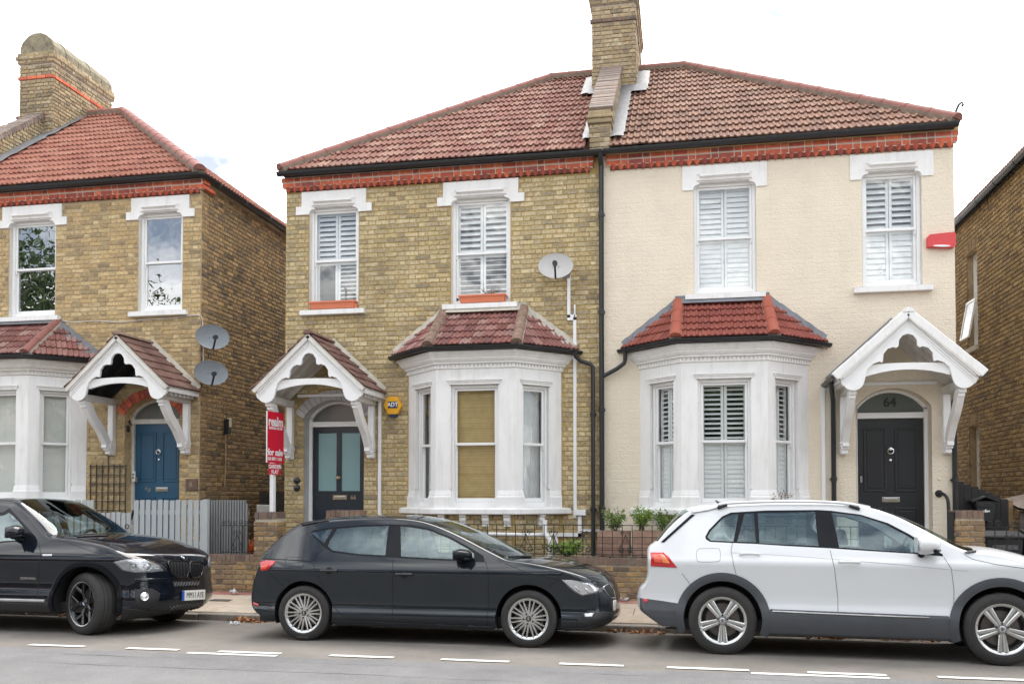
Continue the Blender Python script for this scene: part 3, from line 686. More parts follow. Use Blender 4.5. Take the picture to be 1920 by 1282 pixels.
# ------------------------------------------------------------------ timber porch
def porch(house, xc, dz, tilemat, ridgemat, board=M_gloss, under=None, verge=None, gutter=0, r=rnd, flash=M_cement):
    PY = -.95; za = 4.165 + dz; k = .00193
    H = [(0, 0), (440, 420), (462, 446), (458, 478), (440, 500)] + [(375 + 72 * cos(radians(a)), 462 + 66 * sin(radians(a))) for a in range(20, 165, 12)] + \
        [(297, 452), (290, 418), (276, 372), (240, 338), (196, 322), (178, 330), (171, 318), (166, 268), (138, 232), (102, 220), (78, 226), (64, 214), (60, 172), (36, 138), (0, 126)]
    right = [(x * k, -y * k) for x, y in H]; poly = right + [(-x, z) for x, z in right[::-1][1:-1]]
    b = B(); b.prism([(xc + x, za + z) for x, z in poly], lambda x, z: (x, PY, z), lambda x, z: (x, PY + .045, z)); pb = b.make('porch', board, house, bevel=.005)
    for s in (-1, 1):       # mouldings along the top edge of the bargeboard
        for (o, w, d) in ((.0, .035, .03), (.05, .016, .016), (.085, .01, .010)):
            b = B(); a = Vector((xc, PY, za - o * 1.38)); e = Vector((xc + s * .865, PY, za - .825 - o * 1.38)); t = (e - a).normalized(); n = Vector((0, -1, 0)); q = t.cross(n)
            b.obox((a + e) / 2 - Vector((0, d / 2 - .002, 0)) + (Vector((0, 0, -w / 2))), t * ((e - a).length / 2), n * (d / 2), q * (w / 2)); b.make('bargeboard_moulding', board, pb)
    # collar beam
    top = [(x, -.640 - .02 * (x / .5) ** 2) for x in [-.56 + 1.12 * i / 14 for i in range(15)]]; bot = [(x, -.735 - .09 * (x / .56) ** 2) for x in [.56 - 1.12 * i / 14 for i in range(15)]]
    b = B(); b.prism([(xc + x, za + z) for x, z in top + bot], lambda x, z: (x, PY + .05, z), lambda x, z: (x, PY + .10, z)); b.make('collar_beam', board, pb, bevel=.004)
    # roof
    ex, ze, zr = .94, za - .82, za + .045
    for s in (-1, 1):
        O = Vector((xc + s * ex, PY - .05, ze)) if s > 0 else Vector((xc - ex, .0, ze)); U = Vector((0, s, 0)); V = Vector((-s * ex, 0, zr - ze)); Lv = V.length
        slope(pb, 'porch_roof', O, U, V, [(0, 0), (-PY + .05, 0), (-PY + .05, Lv), (0, Lv)], tilemat, w=.166, g=.212, nroll=3, amp=.85, r=r, deck=M_oldwhite)
        b = B(); t = V.normalized(); nn = U.cross(t); nn = nn if nn.z > 0 else -nn         # boarding below
        c = Vector((xc + s * ex / 2, PY / 2, (ze + zr) / 2)) - nn * .085; b.obox(c, t * (Lv / 2 - .02), Vector((0, -PY / 2 - .003, 0)), nn * .012); b.make('roof_boarding', under or M_oldwhite, pb)
        for yy in (PY + .16, PY / 2, -.06):
            b = B(); b.obox(Vector((xc + s * ex / 2, yy, (ze + zr) / 2)) - nn * .14, t * (Lv / 2 - .06), Vector((0, .025, 0)), nn * .042); b.make('rafter', under or M_oldwhite, pb)
        b = B(); b.box(min(xc + s * (ex - .05), xc + s * (ex - .015)), max(xc + s * (ex - .05), xc + s * (ex - .015)), PY + .05, -.005, ze - .075, ze + .015); b.make('fascia', board, pb, bevel=.003)
        # wall plate beam
        b = B(); x0 = xc + s * .72; b.box(x0 - .055, x0 + .055, PY + .06, -.004, ze - .185, ze - .075); b.make('wall_plate', M_oldwhite, pb, bevel=.006)
        for yy in [PY + .15 + .13 * q for q in range(6)]:
            b = B(); b.box(min(x0 + s * .057, xc + s * (ex - .052)), max(x0 + s * .057, xc + s * (ex - .052)), yy, yy + .03, ze - .12, ze - .07); b.make('rafter_foot', M_oldwhite, pb)
        # bracket: wall post, curved brace, stepped corbel
        zt = ze - .188; zb = 2.28 + dz; w2 = .05
        b = B(); b.box(x0 - w2, x0 + w2, -.10, -.004, zb + .22, zt); b.make('bracket_post', board, pb, bevel=.006)
        cur = []; n = 14
        for i in range(n + 1):
            a = radians(90 * i / n); cur.append((PY + .10 + .70 * (1 - cos(a)) ** 1.0 * 1.0, zt - .0 - .70 * sin(a) ** 1.0))
        cur = spline([(PY + .12, zt - .005), (PY + .17, zt - .14), (PY + .33, zt - .33), (PY + .52, zt - .50), (PY + .68, zt - .70)], 5)
        ins = spline([(-.10, zt - .74), (-.16, zt - .60), (-.34, zt - .38), (-.52, zt - .22), (-.66, zt - .02)], 5)
        b = B(); pl = cur + [(-.27, zt - .76), (-.10, zt - .78)] + ins; b.prism(pl, lambda y, z: (x0 - w2 + .004, y, z), lambda y, z: (x0 + w2 - .004, y, z)); b.make('bracket_brace', board, pb, bevel=.006)
        b = B(); b.box(x0 - w2, x0 + w2, PY + .07, PY + .26, zt - .06, zt - .002); b.box(x0 - w2 + .006, x0 + w2 - .006, PY + .11, PY + .22, zt - .11, zt - .058); b.make('bracket_nose', board, pb, bevel=.006)
        b = B()
        for (z0, z1, d, w) in ((zb + .20, zb + .26, .13, .054), (zb + .155, zb + .20, .17, .064), (zb + .11, zb + .155, .155, .058), (zb + .045, zb + .11, .125, .052), (zb + .02, zb + .045, .11, .056), (zb, zb + .02, .09, .05)): b.box(x0 - w, x0 + w, -d, -.004, z0, z1)
        b.box(x0 - .05, x0 + .05, -.21, -.10, zt - .80, zt - .745); b.box(x0 - .043, x0 + .043, -.17, -.10, zt - .86, zt - .80); b.make('bracket_corbel', board, pb, bevel=.005)
        # weathering where the slope meets the wall
        bb = B(); lo = []; hi = []
        for i in range(11):
            p = Vector((xc + s * ex * (1 - i / 10), 0, ze + (zr - ze) * i / 10)) + Vector((0, 0, .03)); lo.append(p + Vector((0, (-.20 if flash is M_leaddk else -.085) - .012 * sin(i * 2.3), .012 + (.02 if flash is M_leaddk else 0)))); hi.append(p + Vector((s * .02, -.006, .085)))
        bb.grid([lo, [a.lerp(c, .55) + Vector((0, .012, .006)) for a, c in zip(lo, hi)], hi]); bb.make('flashing', flash, pb, smooth=True)
        if verge:
            b = B(); a = Vector((xc, PY - .03, zr + .035)); e = Vector((xc + s * (ex + .03), PY - .03, ze + .03)); t2 = (e - a).normalized(); q = t2.cross(Vector((0, 1, 0)))
            n = 6
            for i in range(n):
                p0 = a.lerp(e, i / n); p1 = a.lerp(e, (i + 1) / n + .012); b.obox((p0 + p1) / 2 + Vector((0, .028, .004 * (i % 2) - .03)), (p1 - p0) / 2, Vector((0, .05, 0)), q * .062)
            b.make('verge_capping', verge, pb, bevel=.015)
        else:
            b = B(); a = Vector((xc, PY - .02, zr - .0)); e = Vector((xc + s * ex, PY - .02, ze - .0)); t2 = (e - a).normalized(); q = t2.cross(Vector((0, 1, 0)))
            b.obox((a + e) / 2 - Vector((0, 0, .012)), (e - a) / 2, Vector((0, .028, 0)), q * .018); b.make('verge', M_cement, pb)
        if gutter:
            gutter_run(pb, [(xc + s * (ex + .045), PY - .02, ze + .01), (xc + s * (ex + .045), -.02, ze + .005)], .045)
    ridge_run(pb, (xc, PY - .05, zr + .01), (xc, -.02, zr + .01), .075, ridgemat, .34, name='ridge_tile')
    return pb

# ------------------------------------------------------------------ front doors
M_blue = mat('blue_door_paint', (.016, .085, .16), .38, var=.05, vscale=3, coat=.15)
M_navy = mat('navy_door_paint', (.012, .020, .032), .3, var=.1, vscale=3, coat=.3)
M_char = mat('charcoal_door_paint', (.012, .014, .019), .35, var=.1, vscale=3, coat=.2)
M_frost = mat('frosted_glass', (.22, .37, .38), .25, var=.04, vscale=2, spec=.6)
M_fan = mat('obscured_fanlight', (.12, .135, .13), .2, var=.06, vscale=2, coat=.5)
M_chrome = mat('chrome', (.75, .75, .76), .16, metal=1, var=.03)
M_brass = mat('aged_brass', (.42, .33, .22), .35, metal=1, var=.1)
M_num = mat('fanlight_number', (.02, .022, .024), .6, var=.02)
M_gold = mat('brass_number', (.38, .29, .2), .4, metal=.6)
M_greyp = mat('grey_paint_reveal', (.46, .46, .47), .7, var=.06, bump=.25, bscale=50)
def arch_pts(xc, hw, zs, rise, n=16):
    R = (hw * hw + rise * rise) / (2 * rise); zc = zs + rise - R; a = math.asin(hw / R)
    return [(xc + R * sin(-a + 2 * a * i / n), zc + R * cos(-a + 2 * a * i / n)) for i in range(n + 1)], R, zc, a
def entrance(house, xc, hw, dz, doormat, style, number, revealmat, ringmat, zth=.86):
    """door, frame, fanlight and reveals of an arched opening"""
    zsp, rise, dep = 3.00 + dz, .27, .26
    A, R, zc, al = arch_pts(xc, hw, zsp, rise)
    b = B(); n = len(A)
    q = .006; A_ = [(xc + (x - xc) * (1 - q / hw), z - q) for x, z in A]; b.grid([[(x, -.004, z) for x, z in A_], [(x, dep, z) for x, z in A_]])
    for s in (-1, 1): b.add([(xc + s * (hw - q), -.004, zth - .2), (xc + s * (hw - q), dep, zth - .2), (xc + s * (hw - q), dep, zsp - q), (xc + s * (hw - q), -.004, zsp - q)], [(0, 1, 2, 3)])
    b.make('door_reveal', revealmat, house)
    if ringmat:
        th = .17; m = 15; R2 = R + th
        for k in range(m):
            a0 = -al * 1.06 + 2.12 * al * k / m + .006; a1 = -al * 1.06 + 2.12 * al * (k + 1) / m - .006; j = rnd.uniform(-.004, .004)
            q = [(xc + rr * sin(a), zc + rr * cos(a)) for rr, a in ((R + .001, a0), (R2, a0), (R2, a1), (R + .001, a1))]
            b = B(); b.prism(q, lambda x, z: (x, -.016 + j, z), lambda x, z: (x, dep - .02, z)); b.make('voussoir', ringmat, house, bevel=.004)
    # frame, transom
    fw = .055; dy = dep - .04; zd = 2.84 + dz; b = B()
    for s in (-1, 1): b.box(min(xc + s * hw, xc + s * (hw - fw)), max(xc + s * hw, xc + s * (hw - fw)), dy - .03, dy + .06, zth, zsp)
    b.box(xc - hw + fw, xc + hw - fw, dy - .045, dy + .06, zd, zd + .085); b.box(xc - hw + fw, xc + hw - fw, dy - .06, dy - .045, zd + .05, zd + .08)
    A2 = [(xc + (x - xc) * (hw - .04) / hw, z - .04) for x, z in A]
    for p, q, p2, q2 in zip(A, A[1:], A2, A2[1:]):
        b.add([(x, y, z) for y in (dy - .03, dy + .06) for x, z in (p, q, q2, p2)], [(0, 1, 2, 3), (4, 5, 6, 7), (3, 2, 6, 7)])
    fr = b.make('door_frame', M_oldwhite if style == 'six' else M_gloss, house, bevel=.004)
    fan = [(xc - hw + fw, zd + .085), (xc + hw - fw, zd + .085)] + A2[::-1]
    b = B(); b.prism(fan, lambda x, z: (x, dy + .02, z), lambda x, z: (x, dy + .026, z)); pn = b.make('fanlight', M_fan, fr)
    b = B(); b.box(xc - hw, xc + hw, dy + .5, dy + .51, zd, zsp + rise); b.box(xc - hw, xc + hw, dy + .07, dy + .5, zsp + rise, zsp + rise + .02); b.make('hall_behind', M_interior, fr)
    # the leaf
    dw = hw - fw - .004; y0 = dy + .01; b = B(); z0, z1 = zth + .01, zd - .004
    if style == 'glazed':
        st = .095; zr = z0 + .78; gl = [(-dw + st, -.045), (.045, dw - st)]
        hl = [[(xc + a, zr + .1), (xc + c, zr + .1), (xc + c, z1 - .1), (xc + a, z1 - .1)] for a, c in gl]
        b.prism([(xc - dw, z0), (xc + dw, z0), (xc + dw, z1), (xc - dw, z1)], lambda x, z: (x, y0, z), lambda x, z: (x, y0 + .045, z), holes=hl)
        d = b.make('front_door', doormat, house, bevel=.004)
        for h in hl: bb = B(); bb.box(h[0][0], h[1][0], y0 + .018, y0 + .026, h[0][1], h[2][1]); bb.make('door_pane', M_frost, d)
        for sg in (-1, 1):
            cx = xc + sg * (dw / 2 - .02); q = .28
            bb = B(); pl = [(cx - q / 2, z0 + .14), (cx + q / 2, z0 + .14), (cx + q / 2, z0 + .46), (cx + q * .3, z0 + .52), (cx - q * .3, z0 + .52), (cx - q / 2, z0 + .46)]
            bb.prism(pl, lambda x, z: (x, y0 - .012, z), lambda x, z: (x, y0 + .01, z)); bb.make('door_panel', doormat, d, bevel=.008)
            for i in range(3):
                bb = B(); bb.obox((cx - .07 * sg + .07 * i * sg - .03, y0 - .012, z0 + .34), Vector((.05, 0, .09 * 1.0)) * (1 if sg > 0 else 1), (0, .004, 0), (.004, 0, -.002)); bb.make('panel_groove', doormat, d)
        bb = B(); bb.lathe([(.0, -.075), (.026, -.072), (.034, -.055), (.026, -.034), (.014, -.03), (.014, -.008), (.028, -.004), (.028, 0)], (xc, y0, z0 + 1.10), (0, 1, 0), (1, 0, 0), 20); bb.make('door_knob', M_brass, d, smooth=40)
        lx, lz = xc + .02, z0 + .77
    else:
        b.box(xc - dw, xc + dw, y0, y0 + .045, z0, z1); d = b.make('front_door', doormat, house, bevel=.004)
        rows = ((z0 + .12, z0 + .62), (z0 + .86, z1 - .14)) if style == 'four' else ((z0 + .12, z0 + .74), (z0 + 1.0, z1 - .14))
        for (za, zb) in rows:
            for sg in (-1, 1):
                xa, xb = sorted((xc + sg * .06, xc + sg * (dw - .085)))
                bb = B(); G = Frame2((0, y0 - .001, 0), (1, 0, 0), (0, 1, 0)); ring(bb, G, xa, xb, za, zb, .028, -.014, .002); bb.make('panel_moulding', doormat, d, bevel=.005)
                bb = B(); bb.box(xa + .05, xb - .05, y0 - .008, y0 + .001, za + .05, zb - .05); bb.make('door_panel', doormat, d, bevel=.006)
        lx, lz = (xc + .0, z0 + .74) if style == 'four' else (xc + .06, z0 + .87)
        bb = B()      # ring knocker
        kz = z1 - .46; bb.lathe([(0, -.035), (.022, -.03), (.03, -.01), (.03, 0)], (xc, y0 - .002, kz), (0, 1, 0), (1, 0, 0), 16)
        bb.tube([(xc + .042 * sin(t), y0 - .035, kz - .035 - .042 * cos(t)) for t in [2 * pi * i / 18 for i in range(18)]], .009, 8, closed=True)
        bb.make('knocker', M_chrome, d, smooth=40)
        bb = B(); bb.lathe([(0, -.02), (.016, -.016), (.018, 0)], (xc, y0 - .002, kz - .17), (0, 1, 0), (1, 0, 0), 14); bb.make('spyhole', M_chrome, d, smooth=40)
        bb = B(); bb.box(xc - dw + .03, xc - dw + .06, y0 - .02, y0, z0 + 1.0, z0 + 1.09); bb.make('lock', M_chrome, d, bevel=.004)
    bb = B(); bb.box(lx - .125, lx + .125, y0 - .012, y0, lz - .038, lz + .038); lb = bb.make('letterbox', M_brass if style == 'glazed' else M_chrome, d, bevel=.005)
    bb = B(); bb.box(lx - .10, lx + .10, y0 - .018, y0 - .010, lz - .02, lz + .02); bb.make('flap', M_chrome, lb, bevel=.004)
    if style == 'glazed': text(number, .10, (xc + .26, y0 - .004, lz), M_gold, d, 'door_number', bold=.001)
    if style == 'four': text(number, .19, (xc, dy + .015, zd + .24), M_num, pn, 'fanlight_number', bold=.006)
    if style == 'six':
        text('6', .10, (xc - .25, y0 - .004, lz + .02), M_chrome, d, 'door_number'); text('8', .10, (xc - .185, y0 - .004, lz - .015), M_chrome, d, 'door_number')
    b = B(); b.box(xc - hw - .1, xc + hw + .1, -.22, .3, zth - .16, zth); b.make('doorstep', M_cement, house, bevel=.01)
    return d
# ------------------------------------------------------------------ ground
RZ = lambda y: 0.0 if y < -4.5 else max(-.062, -(y + 4.5) * .0345)
KERB_Y, WALL_Y, ZP0, ZP1 = -2.68, -1.05, .022, .150
PZ = lambda y: ZP0 + (ZP1 - ZP0) * (y - KERB_Y) / (WALL_Y - KERB_Y)
def asphalt(name, col, patch):
    m = mat(name, col, .88, var=.16, vscale=1.3, bump=.9, bscale=140, spec=.25, dirt=.6, dirtcol=patch, dscale=1.1, speck=.5, speckcol=(.40, .375, .34, 1), bdist=.008); return m
M_road = asphalt('worn_asphalt', (.205, .188, .168), (.125, .117, .108, 1))
M_road2 = asphalt('grey_asphalt', (.185, .183, .183), (.13, .13, .132, 1))
M_mark = mat('road_paint', (.66, .65, .62), .7, var=.12, vscale=30, bump=.3, bscale=150, dirt=.35, dirtcol=(.28, .26, .24, 1), dscale=18)
b = B(); ys = [-300, -60, -30, -13.2, -9, -6.6]; b.grid([[(x, y, -.004) for x in (-300, -60, -14, -6, 2, 10, 60, 300)] for y in (-300, -60, -13.0)]); b.make('ground', mat('far_ground', (.16, .15, .13), .9, var=.2, vscale=.5), kind='structure')
b = B(); b.grid([[(x, y, RZ(y)) for x in (-120, -60, -20, -12, -4, 4, 12, 20, 60, 120)] for y in (-12.9, -9, -5.62, -4.5, -3.6, -2.66)]); road = b.make('road', M_road, kind='structure')
b = B(); rows = []
xs = [-120, -40] + [-16 + .4 * i for i in range(75)] + [40, 120]
def wav(x): return .05 * sin(x * 1.7) + .03 * sin(x * 4.1 + 1) + .02 * sin(x * 9.3)
b.grid([[(x, -12.85, .004) for x in xs], [(x, -5.50 + wav(x) * .4, .004) for x in xs]]); b.make('carriageway', M_road2, road)
# cracks where the trench strips join
for (yy, xa, xb, s) in ((-5.78, -9, 6, .5), (-6.25, -9, 6, 1.2)):
    bb = B(); top = []; bot = []; x = xa
    while x < xb:
        w = .0015 + .008 * max(0, noise.noise((x * 1.1, yy, 0))); y = yy + .05 * noise.noise((x * .8, yy, 3)) + .02 * noise.noise((x * 4, yy, 5)); top.append((x, y + w, .0075)); bot.append((x, y - w, .0075)); x += .07
    bb.grid([bot, top]); bb.make('tar_seam', mat('tar_seam', (.045, .045, .047), .9, var=.3), road)
# bay markings
def dash(xa, xb, yc, w=.052):
    bb = B(); n = 14; t = []; u = []
    for i in range(n + 1):
        x = xa + (xb - xa) * i / n; j = .008 * noise.noise((x * 9, yc * 7, 1)); k = .008 * noise.noise((x * 9, yc * 7, 9)); e = .003 if i in (0, n) else 0
        t.append((x, yc + w + j - e, .0085 if yc < -5.2 else .0045 + RZ(yc))); u.append((x, yc - w + k + e, t[-1][2]))
    bb.grid([u, t]); bb.make('painted_dash', M_mark, road)
for (a, c) in ((45, 163), (230, 339), (405, 534), (616, 744), (824, 958), (1047, 1170), (1250, 1403), (1515, 1658), (1762, 1930)):
    q = {45: 1211, 230: 1217.5, 405: 1223, 616: 1230, 824: 1238, 1047: 1246.5, 1250: 1253.5, 1515: 1262.5, 1762: 1272.5}[a]
    dash(onZ(a, q, 0).x, onZ(c, q, 0).x, -5.335, .045)
for (a, c, q) in ((340, 526, 1227.5), (1410, 1662, 1266.5)): dash(onZ(a, q, 0).x, onZ(c, q, 0).x, -5.475, .042)
dash(-9.6, -8.7, -5.335, .045); dash(3.4, 4.2, -5.335, .045)
# kerb and pavement
M_kerb = mat('granite_kerb', (.30, .27, .235), .85, var=.25, vscale=14, bump=.6, bscale=60, dirt=.55, dirtcol=(.10, .09, .08, 1), dscale=5)
M_brcop = mat('edge_brick', (.2, .12, .1), .9, var=.2, vscale=20, bump=.5, palette=[(.17, .115, .09), (.23, .15, .11), (.12, .09, .075), (.20, .135, .10), (.15, .105, .085)], dirt=.4, dirtcol=(.4, .35, .28, 1), dscale=9)
M_slab = mat('paving_slab', (.46, .375, .29), .9, var=.14, vscale=7, bump=.4, bscale=90, palette=[(.43, .35, .27), (.50, .41, .32), (.40, .33, .26), (.52, .44, .35), (.46, .37, .29)], dirt=.35, dirtcol=(.25, .20, .16, 1), dscale=4)
M_paver = mat('red_paver', (.36, .16, .12), .9, var=.18, vscale=12, bump=.4, bscale=90, palette=[(.33, .14, .11), (.40, .19, .15), (.30, .13, .11), (.38, .20, .16)], dirt=.35, dirtcol=(.25, .16, .13, 1), dscale=5)
M_sub = mat('pavement_bed', (.16, .13, .11), .95, var=.2)
b = B(); b.grid([[(x, y, PZ(y) - .012) for x in (-120, -20, -8, 0, 8, 20, 120)] for y in (KERB_Y + .02, WALL_Y + .02)])
b.grid([[(x, y, z) for x in (-120, 120)] for y, z in ((KERB_Y + .02, -.2), (KERB_Y + .02, ZP0 - .012))]); pav = b.make('pavement', M_sub, kind='structure')
x = -14.0; kk = 0
while x < 8:
    L = .91; b = B(); b.box(x + .004, x + L - .004, KERB_Y + rnd.uniform(-.006, .006), KERB_Y + .15, -.15, ZP0 + rnd.uniform(-.004, .006)); b.make('kerb_stone', M_kerb, pav, bevel=.022, seg=3); x += L
rowsY = [(KERB_Y + .155, KERB_Y + .62), (KERB_Y + .625, KERB_Y + 1.09), (KERB_Y + 1.095, WALL_Y + .0)]
sl = {}
def slab_piece(nm, x0, x1, y0, y1, m, dzz=0):
    b = B(); P = [(x, y, PZ(y) + dz_ + dzz) for dz_ in (-.03, 0) for x, y in ((x0, y0), (x1, y0), (x1, y1), (x0, y1))]
    b.add(P, [(0, 3, 2, 1), (4, 5, 6, 7), (0, 1, 5, 4), (1, 2, 6, 5), (2, 3, 7, 6), (3, 0, 4, 7)]); b.make(nm, m, pav, bevel=.004, seg=1)
for ri, (ya, yb) in enumerate(rowsY):
    x = -14.0 + ri * .27
    while x < 8:
        L = .62; red = ri == 2 or (abs(((x + 40) % 5.6) - 2.9) < .62 and ri < 2)
        if ri == 2 and False: pass
        if ri == 2:
            # a strip of red pavers against the walls, slab in front
            slab_piece('paving_slab', x + .004, x + L - .004, ya, yb - .22, M_slab, rnd.uniform(-.003, .003))
            for q in range(3): slab_piece('red_paver', x + q * L / 3 + .003, x + (q + 1) * L / 3 - .003, yb - .215, yb, M_paver, rnd.uniform(-.003, .003))
        elif red:
            for q in range(3):
                for w in range(2): slab_piece('red_paver', x + q * L / 3 + .003, x + (q + 1) * L / 3 - .003, ya + (yb - ya) * w / 2 + .002, ya + (yb - ya) * (w + 1) / 2 - .002, M_paver, rnd.uniform(-.003, .003))
        else: slab_piece('paving_slab', x + .004, x + L - .004, ya, yb, M_slab, rnd.uniform(-.004, .004))
        x += L
ZG = .70       # level of the raised front gardens
b = B(); b.box(-16, -8.26, WALL_Y + .2, .2, .1, ZG); b.box(-6.7, 3.95, WALL_Y + .2, .25, .1, ZG); b.make('front_garden', mat('garden_concrete', (.30, .27, .23), .9, var=.2, bump=.4, bscale=50, dirt=.4), kind='structure')
b = B(); b.box(-8.26, -6.69, WALL_Y + .1, 14, .05, .16); b.box(3.95, 5.32, WALL_Y + .1, 14, .05, .16); b.box(5.3, 14, WALL_Y + .1, 3, .05, .16); b.make('alley', mat('alley_concrete', (.17, .155, .14), .9, var=.25, bump=.4), kind='structure')

# ------------------------------------------------------------------ houses
def cream_render():
    m = mat('cream_painted_render', (.76, .675, .545), .8, var=.05, vscale=2, spec=.2, dirt=.16, dirtcol=(.52, .42, .29, 1), dscale=1.0, streak=2)
    nt = m.node_tree; L = nt.links.new; bs = [n for n in nt.nodes if n.type == 'BSDF_PRINCIPLED'][0]
    g = [n for n in nt.nodes if n.type == 'NEW_GEOMETRY'][0]; sp = _n(nt, 'ShaderNodeSeparateXYZ'); L(g.outputs['Position'], sp.inputs[0])
    ad = _n(nt, 'ShaderNodeMath', operation='ADD'); L(sp.outputs[0], ad.inputs[0]); L(sp.outputs[1], ad.inputs[1])
    cb = _n(nt, 'ShaderNodeCombineXYZ'); L(ad.outputs[0], cb.inputs[0]); L(sp.outputs[2], cb.inputs[1])
    br = _n(nt, 'ShaderNodeTexBrick'); br.offset = .5; br.inputs['Scale'].default_value = 1; br.inputs['Brick Width'].default_value = .17; br.inputs['Row Height'].default_value = .0777; br.inputs['Mortar Size'].default_value = .012; br.inputs['Mortar Smooth'].default_value = 1.0
    ws = _n(nt, 'ShaderNodeTexNoise'); ws.inputs['Scale'].default_value = 9; L(g.outputs['Position'], ws.inputs['Vector'])
    wm = _n(nt, 'ShaderNodeVectorMath', operation='MULTIPLY_ADD'); L(ws.outputs['Color'], wm.inputs[0]); wm.inputs[1].default_value = (.03, .03, .03); L(cb.outputs[0], wm.inputs[2]); L(wm.outputs[0], br.inputs['Vector'])
    n1 = _n(nt, 'ShaderNodeTexNoise'); n1.inputs['Scale'].default_value = 38; n1.inputs['Detail'].default_value = 5; L(g.outputs['Position'], n1.inputs['Vector'])
    mu = _n(nt, 'ShaderNodeMath', operation='MULTIPLY_ADD'); L(br.outputs['Fac'], mu.inputs[0]); mu.inputs[1].default_value = -.16; L(n1.outputs['Fac'], mu.inputs[2])
    bp = _n(nt, 'ShaderNodeBump'); bp.inputs['Strength'].default_value = .75; bp.inputs['Distance'].default_value = .016; L(mu.outputs[0], bp.inputs['Height']); L(bp.outputs[0], bs.inputs['Normal'])
    return m
M_cream = cream_render()
TANR = (10.12 - 7.13) / 3.9; ZE, YE, YR, ZR = 7.13, -.20, 3.70, 10.12
def zroof(y, dz=0): return ZE + dz + (y - YE) * TANR
def win_block(xc, hw, zs, zb, zt, stepped):
    def f(zm, za, zb_):
        if zs <= zm < zb: return [(xc - hw - .012, xc + hw + .012)]
        if zs - .10 < zb_ and za < zs: return [(xc - hw - .13, xc + hw + .13)]
        if zb <= zm < zt:
            o = hw + (.235 if (stepped and za < zb + .135) else .135 if stepped else .165); return [(xc - o, xc + o)]
        return []
    return f
def bay_block(xc, dz):
    def f(zm, za, zb):
        if za < 3.97 + dz: return [(xc - BW - .01, xc + BW + .01)]
        if za < 4.74 + dz:
            t = (za - 3.97 - dz) / .69; o = 1.50 + (.66 - 1.50) * min(1, t); return [(xc - o, xc + o)]
        return []
    return f
def door_block(xc, hw, dz, ringt):
    zsp, rise = 3.0 + dz, .27; R = (hw * hw + rise * rise) / (2 * rise); zc = zsp + rise - R
    def f(zm, za, zb):
        if zm < zsp - .02: return [(xc - hw, xc + hw)]
        rr = R + ringt; h = za - zc
        if h < rr:
            o = sqrt(max(0, rr * rr - h * h)); o = min(o, hw + ringt * .75); return [(xc - o, xc + o)]
        return []
    return f
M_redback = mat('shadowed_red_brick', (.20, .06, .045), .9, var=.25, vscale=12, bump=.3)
def red_cornice(house, x0, x1, dz, r, side_ends=True, strip=0, flank=None):
    """two red brick courses above a dogtooth course"""
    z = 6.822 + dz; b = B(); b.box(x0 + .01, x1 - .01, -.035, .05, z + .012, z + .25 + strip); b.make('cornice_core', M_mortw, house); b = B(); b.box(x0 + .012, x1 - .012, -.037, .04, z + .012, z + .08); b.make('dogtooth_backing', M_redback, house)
    n = int((x1 - x0) / .118); me = B(); w = .055
    me.add([(-w, .0, .074), (w, .0, .074), (0, -.066, .074), (0, -.040, .030), (0, .0, -.022)], [(0, 2, 3), (0, 3, 4), (2, 1, 3), (3, 1, 4), (0, 1, 2), (0, 4, 1)]); ms = me.mesh('dogtooth_brick', M_red)
    for k in range(n): inst('dogtooth_brick', ms, house, (x0 + (x1 - x0) * (k + .5) / n, -.036 + r.uniform(-.004, .004), z + r.uniform(-.003, .003)))
    for c, (pz, pd) in enumerate(((z + .078, .072), (z + .162, .088))):
        u = x0 - pd * .6 - (.11 if c else 0); k = c
        lo, hi = x0 - pd * .6, x1 + pd * .6
        b = B(); b.box(lo + .006, hi - .006, -pd + .008, .02, pz - .006, pz + .076); b.make('mortar_joint', mat('white_pointing', (.74, .69, .61), .9, var=.1), house)
        if not side_ends: lo, hi = x0, x1
        while u < hi:
            ln = BL if k % 2 == 0 else BH; a, e = max(u, lo), min(u + ln, hi)
            if e - a > .03:
                b = B(); j = r.uniform(-.003, .003); b.box(a, e, -pd + j, .0, pz, pz + .066); b.make('red_brick', M_red, house, bevel=.004, seg=1)
            u += ln + .012; k += 1
    if strip:
        b = B(); b.box(x0 - .06, x1 + .05, -.09, .02, z + .232, z + .232 + strip); b.make('eaves_render', mat('ochre_render', (.52, .36, .16), .85, var=.15, vscale=5, bump=.3), house, bevel=.006)
    return z
